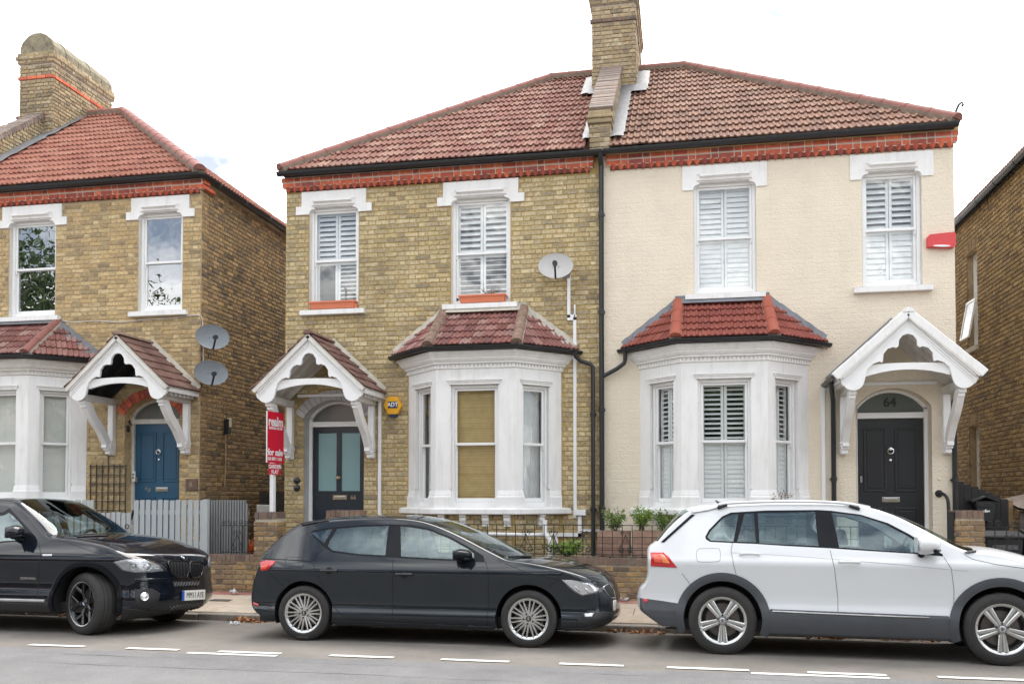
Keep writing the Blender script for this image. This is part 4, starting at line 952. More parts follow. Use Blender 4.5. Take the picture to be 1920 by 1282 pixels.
def roof_half(house, x0, x1, xa, dz, tilemat, hipmat, r, hipside, parapet_x):
    """front hip slope between the hip corner and the party parapet; x0<x1 eave ends, xa hip apex x"""
    Lv = sqrt((YR - YE) ** 2 + (ZR - ZE) ** 2); V = (0, YR - YE, ZR - ZE)
    if hipside < 0: poly = [(0, 0), (parapet_x - x0, 0), (parapet_x - x0, Lv), (xa - x0, Lv)]; O = (x0, YE, ZE + dz)
    else: poly = [(0, 0), (x1 - parapet_x, 0), (xa - parapet_x, Lv), (0, Lv)]; O = (parapet_x, YE, ZE + dz)
    rf = slope(house, 'roof', O, (1, 0, 0), V, poly, tilemat, r=r)
    cx = x0 if hipside < 0 else x1
    b = B(); b.box(min(x0, parapet_x) + .02, max(x1, parapet_x) - .02, -.185, .2, ZE + dz - .062, ZE + dz - .022); b.make('eaves_board', M_dark, house)
    A = Vector((xa, YR, ZR + dz)); C = Vector((cx, YE, ZE + dz)); px = parapet_x
    # remaining slopes: hip end and back
    bk = 2 * YR - YE
    b = B(); b.add([C + Vector((0, 0, -.01)), A + Vector((0, 0, -.01)), (cx, bk, ZE + dz)], [(0, 1, 2)]); b.add([(cx, bk, ZE + dz), A, (px, YR, ZR + dz), (px, bk, ZE + dz)], [(0, 1, 2, 3)]); b.make('roof_rear', tilemat, house)
    ridge_run(house, C + Vector((0, .0, .05)), A + Vector((0, 0, .05)), .105, hipmat, .44, name='hip_tile', mortar=M_bed)
    ridge_run(house, A + Vector((0, 0, .05)), Vector((px, YR, ZR + dz + .05)), .105, hipmat, .42, name='ridge_tile', mortar=M_bed)
    return rf
def shell(house, x0, x1, m, dz, back=7.6):
    b = B(); zt = ZE + dz - .02
    b.box(x0 + .02, x0 + .22, .18, back, .1, zt); b.box(x1 - .22, x1 - .02, .18, back, .1, zt); b.box(x0 + .22, x1 - .22, back - .2, back, .1, zt); b.make('side_walls', m, house)
def front_wall(house, x0, x1, holes, m, dz, zb=.12, y=.004):
    b = B(); b.prism([(x0, zb), (x1, zb), (x1, ZE + dz - .03), (x0, ZE + dz - .03)], lambda x, z: (x, y, z), lambda x, z: (x, y + .2, z), holes=holes); return b.make('front_wall', m, house)
def rect(xc, hw, z0, z1): return [(xc - hw, z0), (xc + hw, z0), (xc + hw, z1), (xc - hw, z1)]
def door_hole(xc, hw, dz, zth=.86):
    A, *_ = arch_pts(xc, hw, 3.0 + dz, .27); return [(xc - hw, zth - .15), (xc + hw, zth - .15)] + A[::-1]
def chimney(house, x0, x1, y0, y1, zbase, ztop, m, mm, r, bandm=None):
    b = B(); b.box(x0 + .01, x1 - .01, y0 + .01, y1 - .01, zbase - .8, ztop - .02); ch = b.make('chimney', mm, house)
    zz = zbase - .1; band = ztop - .56
    for (u0, u1, fn, rot) in ((x0, x1, lambda u, z: (u, y0, z), 0), (y0, y1, lambda u, z: (x1, u, z), pi / 2)):
        rows = lay(u0 + .004, u1 - .004, zz, ztop - .22, lambda zm, za, zb: [(u0, u1)] if band - .01 < zm < band + .068 else [], r, edge=.003)
        brickwork(ch, rows, m, fn, r, 60, rot)
    bm = M_red
    for (a, c, dd) in ((band, band + .066, .025),):
        b = B(); x = x0 - dd
        while x < x1 + dd - .03: b.box(x, min(x + .215, x1 + dd), y0 - dd, y0 + .05, a, c); x += .225
        yy = y0 + .06
        while yy < y1 + dd: b.box(x1 - .05, x1 + dd, yy, min(yy + .215, y1 + dd), a, c); yy += .225
        b.make('band_bricks', bandm or M_red, ch, bevel=.004, seg=1, kind='stuff')
    for k, (dz_, dd) in enumerate(((.22, .03), (.145, .055), (.07, .03))):      # corbelled head
        z0 = ztop - dz_
        for (u0, u1, fn, rot) in ((x0 - dd, x1 + dd, lambda u, z: (u, y0 - dd, z), 0), (y0 - dd, y1 + dd, lambda u, z: (x1 + dd, u, z), pi / 2)):
            rows = lay(u0, u1, z0, z0 + .076, lambda *a: [], r, off=k * .09, edge=.0); brickwork(ch, rows, m, fn, r, 8, rot)
        b = B(); b.box(x0 - dd + .008, x1 + dd - .008, y0 - dd + .008, y1 + dd - .008, z0 - .004, z0 + .078); b.make('corbel_core', mm, ch)
    xm = (x0 + x1) / 2; hw = (x1 - x0) / 2 - .0
    pl = [(xm - hw, ztop + .003), (xm + hw, ztop + .003), (xm + hw, ztop + .14), (xm + hw * .86, ztop + .26), (xm + hw * .55, ztop + .38), (xm + hw * .2, ztop + .435), (xm - hw * .2, ztop + .435), (xm - hw * .55, ztop + .38), (xm - hw * .86, ztop + .26), (xm - hw, ztop + .14)]
    n = 5; L = (y1 - y0) / n
    for k in range(n):
        b = B(); j = .02 * (k % 2); b.prism([(x, z + (j if z > ztop + .1 else 0)) for x, z in pl], lambda x, z: (x, y0 + L * k + .01, z), lambda x, z: (x, y0 + L * (k + 1) - .01, z)); b.make('flaunching', mat('old_flaunching', (.27, .235, .16), .95, var=.35, vscale=9, bump=.6, bscale=40, dirt=.6, dscale=6), ch, bevel=.03)
    return ch
def parapet(house, x0, x1, dz, m, mm, r, yend=2.5):
    """party wall standing proud of the roof, brick-on-edge coping"""
    ya, h = .03, .50; b = B(); pl = [(ya, zroof(ya, dz) - .5), (yend, zroof(yend, dz) - .3), (yend, zroof(yend, dz) + h - .07), (ya + .3, zroof(ya + .3, dz) + h - .07), (ya, zroof(ya, dz) + h - .12)]
    b.prism(pl, lambda y, z: (x0 + .012, y + .012, z), lambda y, z: (x1 - .012, y, z)); pp = b.make('party_parapet', mm, house)
    rows = lay(x0, x1, 7.0 + dz, zroof(ya, dz) + h - .2, lambda *a: [], r, edge=.002); brickwork(pp, rows, m, lambda u, z: (u, ya, z), r, 30)
    rows = lay(ya, yend, 7.3 + dz, zroof(yend, dz) + h - .1, lambda zm, za, zb: [(-1, YE + (zb - h + .085 - ZE - dz) / TANR), (YE + (za + .12 - ZE - dz) / TANR, 9)], r, edge=.002)
    brickwork(pp, rows, m, lambda u, z: (x1, u, z), r, 60, pi / 2)
    b = B(); zt = zroof(ya, dz) + h - .13; b.box(x0 - .03, x1 + .03, ya - .05, ya + .30, zt - .06, zt + .015); b.box(x0 - .045, x1 + .045, ya - .07, ya + .26, zt + .017, zt + .07); b.box(x0 - .02, x1 + .02, ya - .03, ya + .24, zt + .072, zt + .15); b.make('kneeler', M_brch, pp, bevel=.015)
    t = Vector((0, 1, TANR)).normalized(); n = Vector((0, -t.z, t.y)); L = (yend - ya - .2) / t.y; k = int(L / .075)
    me = B(); me.obox((0, 0, 0), ((x1 - x0) / 2 + .03, 0, 0), t * .031, n * .045); ms = me.mesh('coping_brick', M_coping)
    for i in range(k): inst('coping_brick', ms, pp, Vector(((x0 + x1) / 2, ya + .2, zroof(ya + .2, dz) + h - .03)) + t * (L * (i + .5) / k) + n * r.uniform(-.005, .005))
    return pp
M_coping = mat('weathered_coping', (.25, .2, .16), .9, var=.2, vscale=14, bump=.4, palette=[(.22, .165, .14), (.29, .22, .18), (.17, .135, .12), (.32, .26, .21)], dirt=.5, dscale=5)
def lead_strip(parent, x0, x1, ya, yb, dz, m, wob=.02, name='flashing'):
    """flashing laid on the front slope beside the parapet"""
    b = B(); n = 26; lo = []; hi = []
    for i in range(n + 1):
        y = ya + (yb - ya) * i / n; z = zroof(y, dz) + .098 + .010 * sin(i * 2.3)
        lo.append((x0 + wob * noise.noise((i * .9, x0, 0)), y, z)); hi.append((x1 + wob * noise.noise((i * .8, x1, 4)), y, z + .006))
    b.grid([lo, [((a[0] + c[0]) / 2, a[1], a[2] + .018) for a, c in zip(lo, hi)], hi]); b.make(name, m, parent, smooth=True)

# --- number 66
r66 = random.Random(66); X0, XP = -6.685, -1.335
h66 = thing('house', 'yellow stock brick house with black and glass door 66, rose tiled roof', 'house', (-4.0, 0, .7), 'Victorian houses along the street')
ZS, ZB, ZT = 4.80, 6.43, 6.815
w66 = [(-5.82, .44), (-3.28, .495)]; BX66, PX66 = -3.225, -5.80
hol = [rect(x, h, ZS - .05, ZB + .13) for x, h in w66] + [door_hole(PX66, .53, 0)] + [[(BX66 - BW + .12, 1.2), (BX66 + BW - .12, 1.2), (BX66 + BW - .12, 3.8), (BX66 - BW + .12, 3.8)]]
fw66 = front_wall(h66, X0, XP, hol, M_mort66, 0); shell(h66, X0, XP, M_brdk, 0)
bl = [win_block(x, h, ZS, ZB, ZT, True) for x, h in w66] + [bay_block(BX66, 0), door_block(PX66, .53, 0, .175)]
rows = lay(X0 + .002, XP, .20, 6.82, lambda *a: sum([f(*a) for f in bl], []), r66, edge=.004)
brickwork(fw66, rows, M_br66, lambda u, z: (u, .004, z), r66, 300)
fl = thing  # (kept short)
rows = lay(.03, 7.6, .2, 7.0, lambda *a: [], r66); brickwork(fw66, rows, M_brdk, lambda u, z: (X0, u, z), r66, 0, -pi / 2)
red_cornice(h66, X0, XP - .14, 0, r66)
roof_half(h66, X0 - .02, XP, -2.68, 0, M_t66, M_hipred, r66, -1, XP - .22)
gutter_run(h66, [(X0 - .05, -.235, 7.10), (XP + .06, -.235, 7.085)], .06)
for (xc, hw), kw in zip(w66, (dict(fill={(0, 0)}, tilt=(38, 58), nslat=(9, 9), lo_open=.0), dict(tilt=(42, 66), nslat=(8, 8), lo_open=.06))): upper_window(h66, xc, hw, ZS, ZB, ZT, True, style='shutter', mid=.47, **kw)
M_blindy = mat('straw_blind', (.50, .36, .15), .6, var=.1, vscale=8, palette=[(.47, .33, .13), (.54, .40, .18), (.50, .36, .15)]); M_net = mat('net_curtain', (.62, .63, .62), .8, var=.1, vscale=8); M_roman = mat('roman_blind_cloth', (.66, .67, .63), .85, var=.04)
bay(h66, BX66, 0, M_tb, M_hipold, M_cement, [dict(style='cloth', fill=M_net, mid=.5), dict(style='blind', fill=M_blindy, mid=.5), dict(style='cloth', fill=M_net, mid=.5)], M_mort66, ZG, M_br66, r66)
porch(h66, PX66 - .04, 0, M_tp, M_tp, r=r66)
entrance(h66, PX66, .53, 0, M_navy, 'glazed', '66', M_greyp, M_greyp)
ch = chimney(h66, -1.715, -.895, 2.5, 4.5, 9.25, 11.12, M_brch, M_mortw, r66, M_brcop)
pp = parapet(h66, -1.50, -1.17, 0, M_brch, M_mortw, r66)
lead_strip(h66, -1.62, -1.49, .0, 2.45, 0, M_lead); lead_strip(h66, -1.90, -1.71, 2.3, 3.3, 0, M_lead, .03)
b = B(); b.grid([[(-1.74, 2.46, zroof(2.46) + .15), (-1.5, 2.46, zroof(2.46) + .15)], [(-1.76, 2.25, zroof(2.25) + .11), (-1.5, 2.25, zroof(2.25) + .11)]]); b.make('flashing', M_lead, h66)

# --- number 64
r64 = random.Random(64); X1 = 3.915
h64 = thing('house', 'cream rendered house with black front door 64 and brown tiled roof', 'house', (1.3, 0, .7), 'Victorian houses along the street')
w64 = [(.60, .475), (3.04, .425)]; BX64, PX64 = .553, 3.035
hol = [rect(x, h, ZS - .05, ZB + .13) for x, h in w64] + [door_hole(PX64, .53, 0)] + [[(BX64 - BW + .12, 1.2), (BX64 + BW - .12, 1.2), (BX64 + BW - .12, 3.8), (BX64 - BW + .12, 3.8)]]
front_wall(h64, XP + .004, X1, hol, M_cream, 0, y=-.008); shell(h64, XP + .01, X1 + .02, M_cream, 0)
red_cornice(h64, XP + .16, X1, 0, r64, strip=.075)
roof_half(h64, XP, X1 + .0, .02, 0, M_t64, M_hipred, r64, 1, XP + .165)
gutter_run(h64, [(XP + .075, -.235, 7.085), (X1 + .01, -.235, 7.115)], .06)
for (xc, hw), kw in zip(w64, (dict(tilt=(20, 12), nslat=(9, 9)), dict(tilt=(40, 14), nslat=(8, 8)))): upper_window(h64, xc, hw, ZS, ZB, ZT - .01, False, style='shutter', mid=.49, **kw)
sh = dict(style='shutter', tilt=(62, 10), nslat=(11, 11), mid=.5)
bay(h64, BX64, 0, M_tr, M_hipnew, M_leaddk, [dict(sh), dict(sh), dict(sh)], M_cream, ZG, None, r64)
porch(h64, PX64, 0, M_tr, M_white, verge=M_white, gutter=1, r=r64, flash=M_leaddk)
entrance(h64, PX64, .53, 0, M_char, 'four', '64', M_cream, None)
lead_strip(h64, -1.18, -.95, .0, 2.5, 0, M_lead, .03); lead_strip(h64, -.90, -.66, 2.3, 3.4, 0, M_lead, .03)
b = B(); b.grid([[(-1.18, 2.47, zroof(2.47) + .15), (-.68, 2.47, zroof(2.47) + .15)], [(-1.17, 2.2, zroof(2.2) + .11), (-.68, 2.2, zroof(2.2) + .11)]]); b.make('flashing', M_lead, h64)
b = B(); hx = X1 - .02; b.tube([(hx, -.2, 7.14), (hx + .01, -.2, 7.30), (hx + .045, -.2, 7.38), (hx + .09, -.2, 7.42), (hx + .105, -.2, 7.38), (hx + .09, -.2, 7.355)], .017, 8); b.make('hip_iron', M_iron, h64, smooth=True)

# --- number 68
r68 = random.Random(68); XA, XB = -13.62, -8.262; D68 = .10
h68 = thing('house', 'buff brick house with blue front door 68 and terracotta tiled roof', 'house', (-10.9, 0, .7), 'Victorian houses along the street')
w68 = [(-11.60, .475), (-9.045, .425)]; BX68, PX68 = -11.72, -9.17
hol = [rect(x, h, ZS + D68 - .05, ZB + D68 + .13) for x, h in w68] + [door_hole(PX68, .53, D68)] + [[(BX68 - BW + .12, 1.2), (BX68 + BW - .12, 1.2), (BX68 + BW - .12, 3.8), (BX68 - BW + .12, 3.8)]]
fw68 = front_wall(h68, XA, XB, hol, M_mort68, D68); shell(h68, XA, XB, M_mortdk, D68)
bl = [win_block(x, h, ZS + D68, ZB + D68, ZT + D68, True) for x, h in w68] + [bay_block(BX68, D68), door_block(PX68, .53, D68, .175)]
rows = lay(XA, XB - .002, .20, 6.82 + D68, lambda *a: sum([f(*a) for f in bl], []), r68, edge=.004)
brickwork(fw68, rows, M_br68, lambda u, z: (u, .004, z), r68, 300)
rows = lay(.02, 7.6, .2, 7.05 + D68, lambda *a: [], r68, edge=.0); brickwork(fw68, rows, M_brdk, lambda u, z: (XB, u, z), r68, 0, pi / 2)
b = B(); b.box(XB - .2, XB - .003, .0, 7.6, .1, 7.08 + D68); b.make('flank_wall', M_mortdk, h68)
red_cornice(h68, XA, XB, D68, r68)
b = B(); b.box(XB - .05, XB + .075, -.05, .34, 6.90 + D68, 6.965 + D68); b.box(XB - .05, XB + .095, -.05, .12, 6.98 + D68, 7.045 + D68); b.make('cornice_return', M_red, h68, bevel=.004)
roof_half(h68, XA, XB + .07, -12.33, D68, M_t68, M_hipred, r68, 1, -13.36)
Lh = sqrt((YR - YE) ** 2 + (ZR - ZE) ** 2); hw_ = XB + .07 + 12.33; Vv = Vector((-hw_, 0, ZR - ZE)); bk = 2 * YR - YE - .2
slope(h68, 'hip_roof', (XB + .07, YE, ZE + D68 + .01), (0, 1, 0), Vv, [(0, 0), (bk - YE, 0), (YR - YE, Vv.length)], M_t68, r=r68, nmax=0)
gutter_run(h68, [(XA, -.235, 7.09 + D68), (XB + .10, -.235, 7.10 + D68), (XB + .13, -.15, 7.10 + D68), (XB + .13, 7.6, 7.09 + D68)], .06)
for (xc, hw) in w68: upper_window(h68, xc, hw, ZS + D68, ZB + D68, ZT + D68, True, style='plain', mid=.49, pane=M_glassm)
rb = dict(style='roman', fill=M_roman, mid=.5, horns=False)
bay(h68, BX68, D68, M_tr if 0 else M_tb, M_hipred, M_lead, [dict(rb), dict(rb), dict(rb)], M_mort68, ZG, None, r68)
porch(h68, PX68 - .03, D68, M_tp, M_hipold, r=r68, under=M_dark)
entrance(h68, PX68, .53, D68, M_blue, 'six', '68', M_br68, M_red, zth=.90)
chimney(h68, -14.0, -13.19, 2.5, 4.5, 9.4, 11.12, M_brch, M_mortw, r68)
parapet(h68, -13.72, -13.39, D68, M_brch, M_mortw, r68)
lead_strip(h68, -13.40, -13.05, .0, 3.4, D68, M_lead, .05)

# --- number 70, only its roof and wall edge show
h70 = thing('house', 'neighbouring house whose red roof edge shows beyond the sooty parapet', 'house', (-16, 0, .7), 'Victorian houses along the street')
b = B(); b.box(-18.9, XA - .004, .01, 7.6, .1, 7.1); b.make('front_wall', M_mort68, h70)
slope(h70, 'roof', (-18.9, YE, ZE + .1), (1, 0, 0), (0, YR - YE, ZR - ZE), [(0, 0), (5.15, 0), (5.15, Lh), (3.87, Lh)], M_t68, r=r68, nmax=60)
ridge_run(h70, (-15.0, YR, ZR + .15), (-13.8, YR, ZR + .15), .105, M_hipred, .42, name='ridge_tile')

# --- number 62 across the alley: its flank
h62 = thing('house', 'brown brick house whose plain flank wall faces the narrow alley', 'house', (8, 3, .7), 'Victorian houses along the street')
XF = 5.32
hl = [[(3.70, 4.48), (4.32, 4.48), (4.32, 6.26), (3.70, 6.26)], [(3.72, 1.60), (4.28, 1.60), (4.28, 2.97), (3.72, 2.97)]]
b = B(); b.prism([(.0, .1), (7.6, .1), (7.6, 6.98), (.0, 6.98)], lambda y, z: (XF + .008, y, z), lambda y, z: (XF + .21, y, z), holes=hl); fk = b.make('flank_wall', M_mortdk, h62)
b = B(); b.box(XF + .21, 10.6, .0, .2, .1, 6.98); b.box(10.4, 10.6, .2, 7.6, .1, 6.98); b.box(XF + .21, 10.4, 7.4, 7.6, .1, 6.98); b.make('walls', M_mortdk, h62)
rr_ = random.Random(62)
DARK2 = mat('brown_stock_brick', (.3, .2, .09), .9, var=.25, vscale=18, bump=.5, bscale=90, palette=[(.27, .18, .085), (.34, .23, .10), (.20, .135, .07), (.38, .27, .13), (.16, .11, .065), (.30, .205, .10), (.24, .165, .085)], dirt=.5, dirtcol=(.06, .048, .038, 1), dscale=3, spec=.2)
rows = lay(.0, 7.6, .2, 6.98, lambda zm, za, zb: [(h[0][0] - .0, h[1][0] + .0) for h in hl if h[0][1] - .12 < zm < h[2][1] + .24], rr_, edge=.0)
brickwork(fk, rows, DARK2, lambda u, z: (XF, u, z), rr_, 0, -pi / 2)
for k, h in enumerate(hl):
    (ya, za), (yb, zb) = h[0], h[2]; ym = (ya + yb) / 2
    m = 9
    for q in range(m):
        t = (q + .5) / m - .5; bb = B(); bb.obox((XF + .02, ym + t * (yb - ya + .1), zb + .115 + .02 * (1 - 4 * t * t)), (.03, 0, 0), Vector((0, .031, 0)), Vector((0, t * .03, .108))); bb.make('voussoir', DARK2, h62)
    bb = B(); bb.box(XF - .05, XF + .12, ya - .04, yb + .04, za - .11, za - .012); bb.make('sill', M_cement, h62, bevel=.01)
    F = Frame2((XF + .11, ym, za), (0, -1, 0), (1, 0, 0)); sash(h62, F, yb - ya - .004, zb - za, style='plain', mid=.5, horns=False)
# the lower light of the upper window is tilted open
tz = Vector((-.13, 0, -.73)).normalized(); nz_ = Vector((tz.z, 0, -tz.x)); c = Vector((XF - .085, 4.01, 4.985)); bb = B()
for sy in (-1, 1): bb.obox(c + Vector((0, sy * .25, 0)), (0, .022, 0), tz * .37, nz_ * .016)
for st_ in (-1, 1): bb.obox(c + tz * (st_ * .347), (0, .228, 0), tz * .023, nz_ * .0155)
ow = bb.make('open_light', M_gloss, h62, bevel=.003); bb = B(); bb.obox(c, (0, .228, 0), tz * .325, nz_ * .003); bb.make('pane', M_glass, ow)
b = B(); b.box(XF - .06, XF + .01, .0, 7.6, 6.95, 7.05); b.make('fascia', M_black, h62); gutter_run(h62, [(XF - .11, -.1, 7.03), (XF - .11, 7.6, 7.02)], .06)
hw_ = 3.0; b = B(); 
slope(h62, 'roof', (XF - .1, 7.6, 7.06), (0, -1, 0), (hw_, 0, hw_ * .8), [(0, 0), (7.8, 0), (7.8, 3.84), (0, 3.84)], M_t64, r=rr_, nmax=0)
b = B(); b.add([(XF + 2.9, -.2, 9.45), (XF + 2.9, 7.6, 9.45), (XF + 5.8, 7.6, 7.06), (XF + 5.8, -.2, 7.06)], [(0, 1, 2, 3)]); b.make('roof_far_slope', M_t64, h62)
# ------------------------------------------------------------------ front walls, piers
def brick_wall(name, label, x0, x1, z0, z1, y=WALL_Y, th=.215, cat='wall', r=rnd, coping=True, group=None):
    t = thing(name, label, cat, ((x0 + x1) / 2, y + th / 2, z0), group)
    b = B(); b.box(x0 + .008, x1 - .008, y + .008, y + th - .008, z0 - .2, z1 - .01); core = b.make('mortar_core', M_mortw, t)
    zc = z1 - (.108 if coping else 0); r2 = random.Random(int(abs(x0) * 100))
    rows = lay(x0 + .001, x1 - .001, z0 - .05, zc, lambda *a: [], r2, edge=.0); brickwork(core, rows, M_brwall, lambda u, z: (u, y, z), r2, 120)
    for (xe, rot) in ((x0, -pi / 2), (x1, pi / 2)):
        rows = lay(y, y + th, z0 - .05, zc, lambda *a: [], r2, edge=.0); brickwork(core, rows, M_brwall, lambda u, z: (xe, u, z), r2, 0, rot)
    if coping:
        n = max(2, round((x1 - x0) / .078)); w = (x1 - x0) / n; V = []
        for q in range(4):
            me = B(); me.box(-w / 2 + .005, w / 2 - .005, y - .006 + r2.uniform(-.004, .004), y + th + .004, zc + .006, z1 + r2.uniform(-.004, .004)); V.append(me.mesh('coping_brick', M_brcop))
        for k in range(n): inst('coping_brick', V[r2.randrange(4)], core, (x0 + w * (k + .5), 0, r2.uniform(-.003, .003)))
    return t
M_brcop = mat('edge_brick', (.2, .12, .1), .9, var=.2, vscale=20, bump=.5, palette=[(.17, .115, .09), (.23, .15, .11), (.12, .09, .075), (.20, .135, .10), (.15, .105, .085)], dirt=.4, dirtcol=(.4, .35, .28, 1), dscale=9)
M_brpier = mat('pier_brick', (.4, .22, .08), .9, var=.2, vscale=20, bump=.5, palette=WALLB)
brick_wall('garden_wall', 'low brick wall with dark edge coping below the grey corrugated panel', -7.58, -6.69, .16, .735)
brick_wall('brick_pier', 'orange brick pier beside the white sale board post', -6.685, -6.31, .15, 1.41, y=WALL_Y - .02, th=.33, cat='pier')
brick_wall('garden_wall', 'long low brick wall carrying the black railings and timber planters', -4.93, 2.55, .15, .765)
brick_wall('brick_pier', 'short brick pier in front of the black and glass door', -5.49, -4.945, .15, 1.44, y=WALL_Y - .02, th=.33, cat='pier')
brick_wall('brick_pier', 'brick pier beside the curved black handrail and black letterbox', 3.585, 3.95, .15, 1.465, y=WALL_Y - .02, th=.33, cat='pier')
brick_wall('garden_wall', 'low brick wall under the scrolled iron gate by the dark alley', 3.96, 6.6, .15, .72)
brick_wall('garden_wall', 'low brick wall below the pale grey picket fence', -13.2, -7.60, .16, .60)
b = B(); b.box(-4.9, 2.5, WALL_Y + .19, WALL_Y + .5, .6, .752); b.make('wall_backing', M_cement, kind='structure')

# ------------------------------------------------------------------ pale grey picket fence and gate
M_picket = mat('grey_fence_paint', (.40, .43, .44), .6, var=.06, vscale=6, bump=.15, bscale=40, dirt=.2, dirtcol=(.25, .26, .26, 1), dscale=4, streak=4)
M_sheet = mat('grey_sheet_paint', (.23, .235, .235), .6, var=.08, vscale=4)
def pickets(name, label, x0, x1, z0, z1, n, y=-1.02, w=None, cat='fence', rails=(.3, .8)):
    t = thing(name, label, cat, ((x0 + x1) / 2, y, z0)); p = (x1 - x0) / n; w = w or p * .74
    me = B(); pl = [(-w / 2, z0), (w / 2, z0), (w / 2, z1 - .012), (w / 2 - .012, z1), (-w / 2 + .012, z1), (-w / 2, z1 - .012)]
    me.prism(pl, lambda x, z: (x, y, z), lambda x, z: (x, y + .02, z)); ms = me.mesh('picket', M_picket)
    for k in range(n): inst('picket', ms, t, (x0 + p * (k + .5), rnd.uniform(-.003, .003), rnd.uniform(-.008, .004)), (0, 0, rnd.uniform(-.004, .004)))
    for f in rails:
        zz = z0 + (z1 - z0) * f; b = B(); b.box(x0, x1, y + .022, y + .06, zz - .035, zz + .035); b.make('rail', M_picket, t, bevel=.003)
    return t
pickets('picket_fence', 'tall grey picket fence section before the white bay window', -13.0, -9.55, .62, 1.60, 28)
g = pickets('picket_gate', 'low grey picket gate with ring latch before the trellis', -9.53, -8.87, .30, 1.40, 7, cat='gate', rails=(.2, .85))
b = B(); b.tube([(-8.93 + .035 * sin(t), -1.045, 1.17 + .035 * cos(t)) for t in [2 * pi * i / 16 for i in range(16)]], .007, 6, closed=True); b.make('latch', M_iron, g, smooth=True)
pickets('picket_fence', 'tall grey picket gate panel in front of the blue door', -8.84, -7.56, .60, 1.60, 12)
b = B(); b.box(-7.60, -7.52, -1.03, -.95, .60, 1.61); b.make('fence_post', M_picket, None, bevel=.005, label='grey square post beside the corrugated panel', cat='post')
# corrugated sheet panel, set back
t = thing('corrugated_panel', 'dark grey corrugated panel behind the scrolled railing', 'panel', (-7.33, -.7, .7))
b = B(); x0, x1, n = -7.69, -6.985, 15; rows = []
prof = []
for k in range(n):
    w = (x1 - x0) / n; xx = x0 + k * w; prof += [(xx, 0), (xx + w * .35, 0), (xx + w * .45, -.03), (xx + w * .9, -.03), (xx + w, 0)]
top = lambda x: 1.60 - .02 * ((x - x0) / (x1 - x0) - .5) ** 2 - (.05 if x > x1 - .03 else 0)
b.grid([[(x, -.7 + y, .70) for x, y in prof], [(x, -.7 + y, top(x)) for x, y in prof]]); b.make('sheet', M_sheet, t)
b = B(); b.box(x0, x1, -.695, -.65, .9, .97); b.box(x0, x1, -.695, -.65, 1.35, 1.42); b.make('rail', M_sheet, t)
# clutter in the side passage
M_orange = mat('orange_plastic', (.70, .12, .02), .5); M_whitep = mat('white_plastic_bag', (.75, .75, .76), .5, bump=.4, bscale=20)
BAG = onY(472, 1036, -.55); b = B()
for i in range(26):
    a = rnd.uniform(0, 6.28); rr = rnd.uniform(.02, .1); c = BAG + Vector((rr * cos(a) * .8, rr * sin(a) * .6, rnd.uniform(0, .2))); d = [Vector((rnd.gauss(0, 1), rnd.gauss(0, 1), rnd.gauss(0, 1))).normalized() * .06 for _ in range(3)]
    b.add([c, c + d[0], c + d[0] + d[1], c + d[1]], [(0, 1, 2, 3)])
b.make('rubbish_bag', M_orange, None, label='crumpled orange bag lying behind the brick pier', cat='bag')
t = thing('side_gate', 'dark timber gate closing the passage between two houses', 'gate', (-7.3, 2.2, .16))
for k in range(9): b = B(); b.box(-8.24 + k * .172, -8.24 + k * .172 + .165, 2.2, 2.225, .2, 1.75); b.make('board', mat('dark_timber', (.06, .052, .045), .8, var=.3, vscale=9, bump=.4), t)
b = B(); b.box(-6.98, -6.74, -.42, -.30, .3, 1.52); b.make('side_post', mat('grey_concrete', (.33, .31, .28), .9, var=.2, bump=.4), None, bevel=.01, label='weathered grey concrete post beside the corrugated panel', cat='post')

# ------------------------------------------------------------------ iron railings
def spiral(c, r, turns, a0, sgn=1, n=26, y=0):
    return [(c[0] + r * (1 - .8 * i / n) * cos(a0 + sgn * turns * 2 * pi * i / n), y, c[1] + r * (1 - .8 * i / n) * sin(a0 + sgn * turns * 2 * pi * i / n)) for i in range(n + 1)]
def heart(b, x, zb, h, w, y, rr=.0055):
    for s in (-1, 1):
        b.tube(spline([(x, y, zb + h), (x + s * w * .35, y, zb + h * .62), (x + s * w * .95, y, zb + h * .22), (x + s * w * .75, y, zb + .02), (x + s * w * .3, y, zb + .03)], 5), rr, 5)
        b.tube(spiral((x + s * w * .52, zb + .06), .045, 1.3, pi / 2 if s > 0 else pi / 2, -s, y=y), rr * .9, 5)
        b.tube(spiral((x + s * .035, zb + h + .02), .032, 1.2, -pi / 2, s, y=y), rr * .9, 5)
def railing(name, label, x0, x1, z0, z1, y, pitch=.145, hearts=(), cat='railing', crest=None, midbars=()):
    t = thing(name, label, cat, ((x0 + x1) / 2, y, z0))
    for z, rr in ((z1, .008), (z0 + .03, .008)) + tuple((z0 + (z1 - z0) * f, .005) for f in midbars):
        b = B(); b.box(x0, x1, y - rr * 1.2, y + rr * 1.2, z - rr * .7, z + rr * .7); b.make('rail', M_iron, t)
    n = max(1, round((x1 - x0) / pitch)); me = B(); me.box(-.0055, .0055, y - .0055, y + .0055, z0, z1 - .004); ms = me.mesh('bar', M_iron)
    for k in range(n + 1): inst('bar', ms, t, (x0 + (x1 - x0) * k / n, 0, 0))
    for hx in hearts: b = B(); heart(b, hx, z0 + .045, (z1 - z0) * .62, .10, y); b.make('scroll', M_iron, t, smooth=True)
    if crest:
        for k in range(crest):
            cx = x0 + (x1 - x0) * (k + .5) / crest; b = B(); s = 1 if k % 2 else -1
            b.tube(spiral((cx - .035, z1 + .045), .04, 1.3, -pi / 2, -1, y=y), .006, 5); b.tube(spiral((cx + .05, z1 + .05), .045, 1.3, -pi / 2, 1, y=y), .006, 5); b.make('crest_scroll', M_iron, t, smooth=True)
    return t
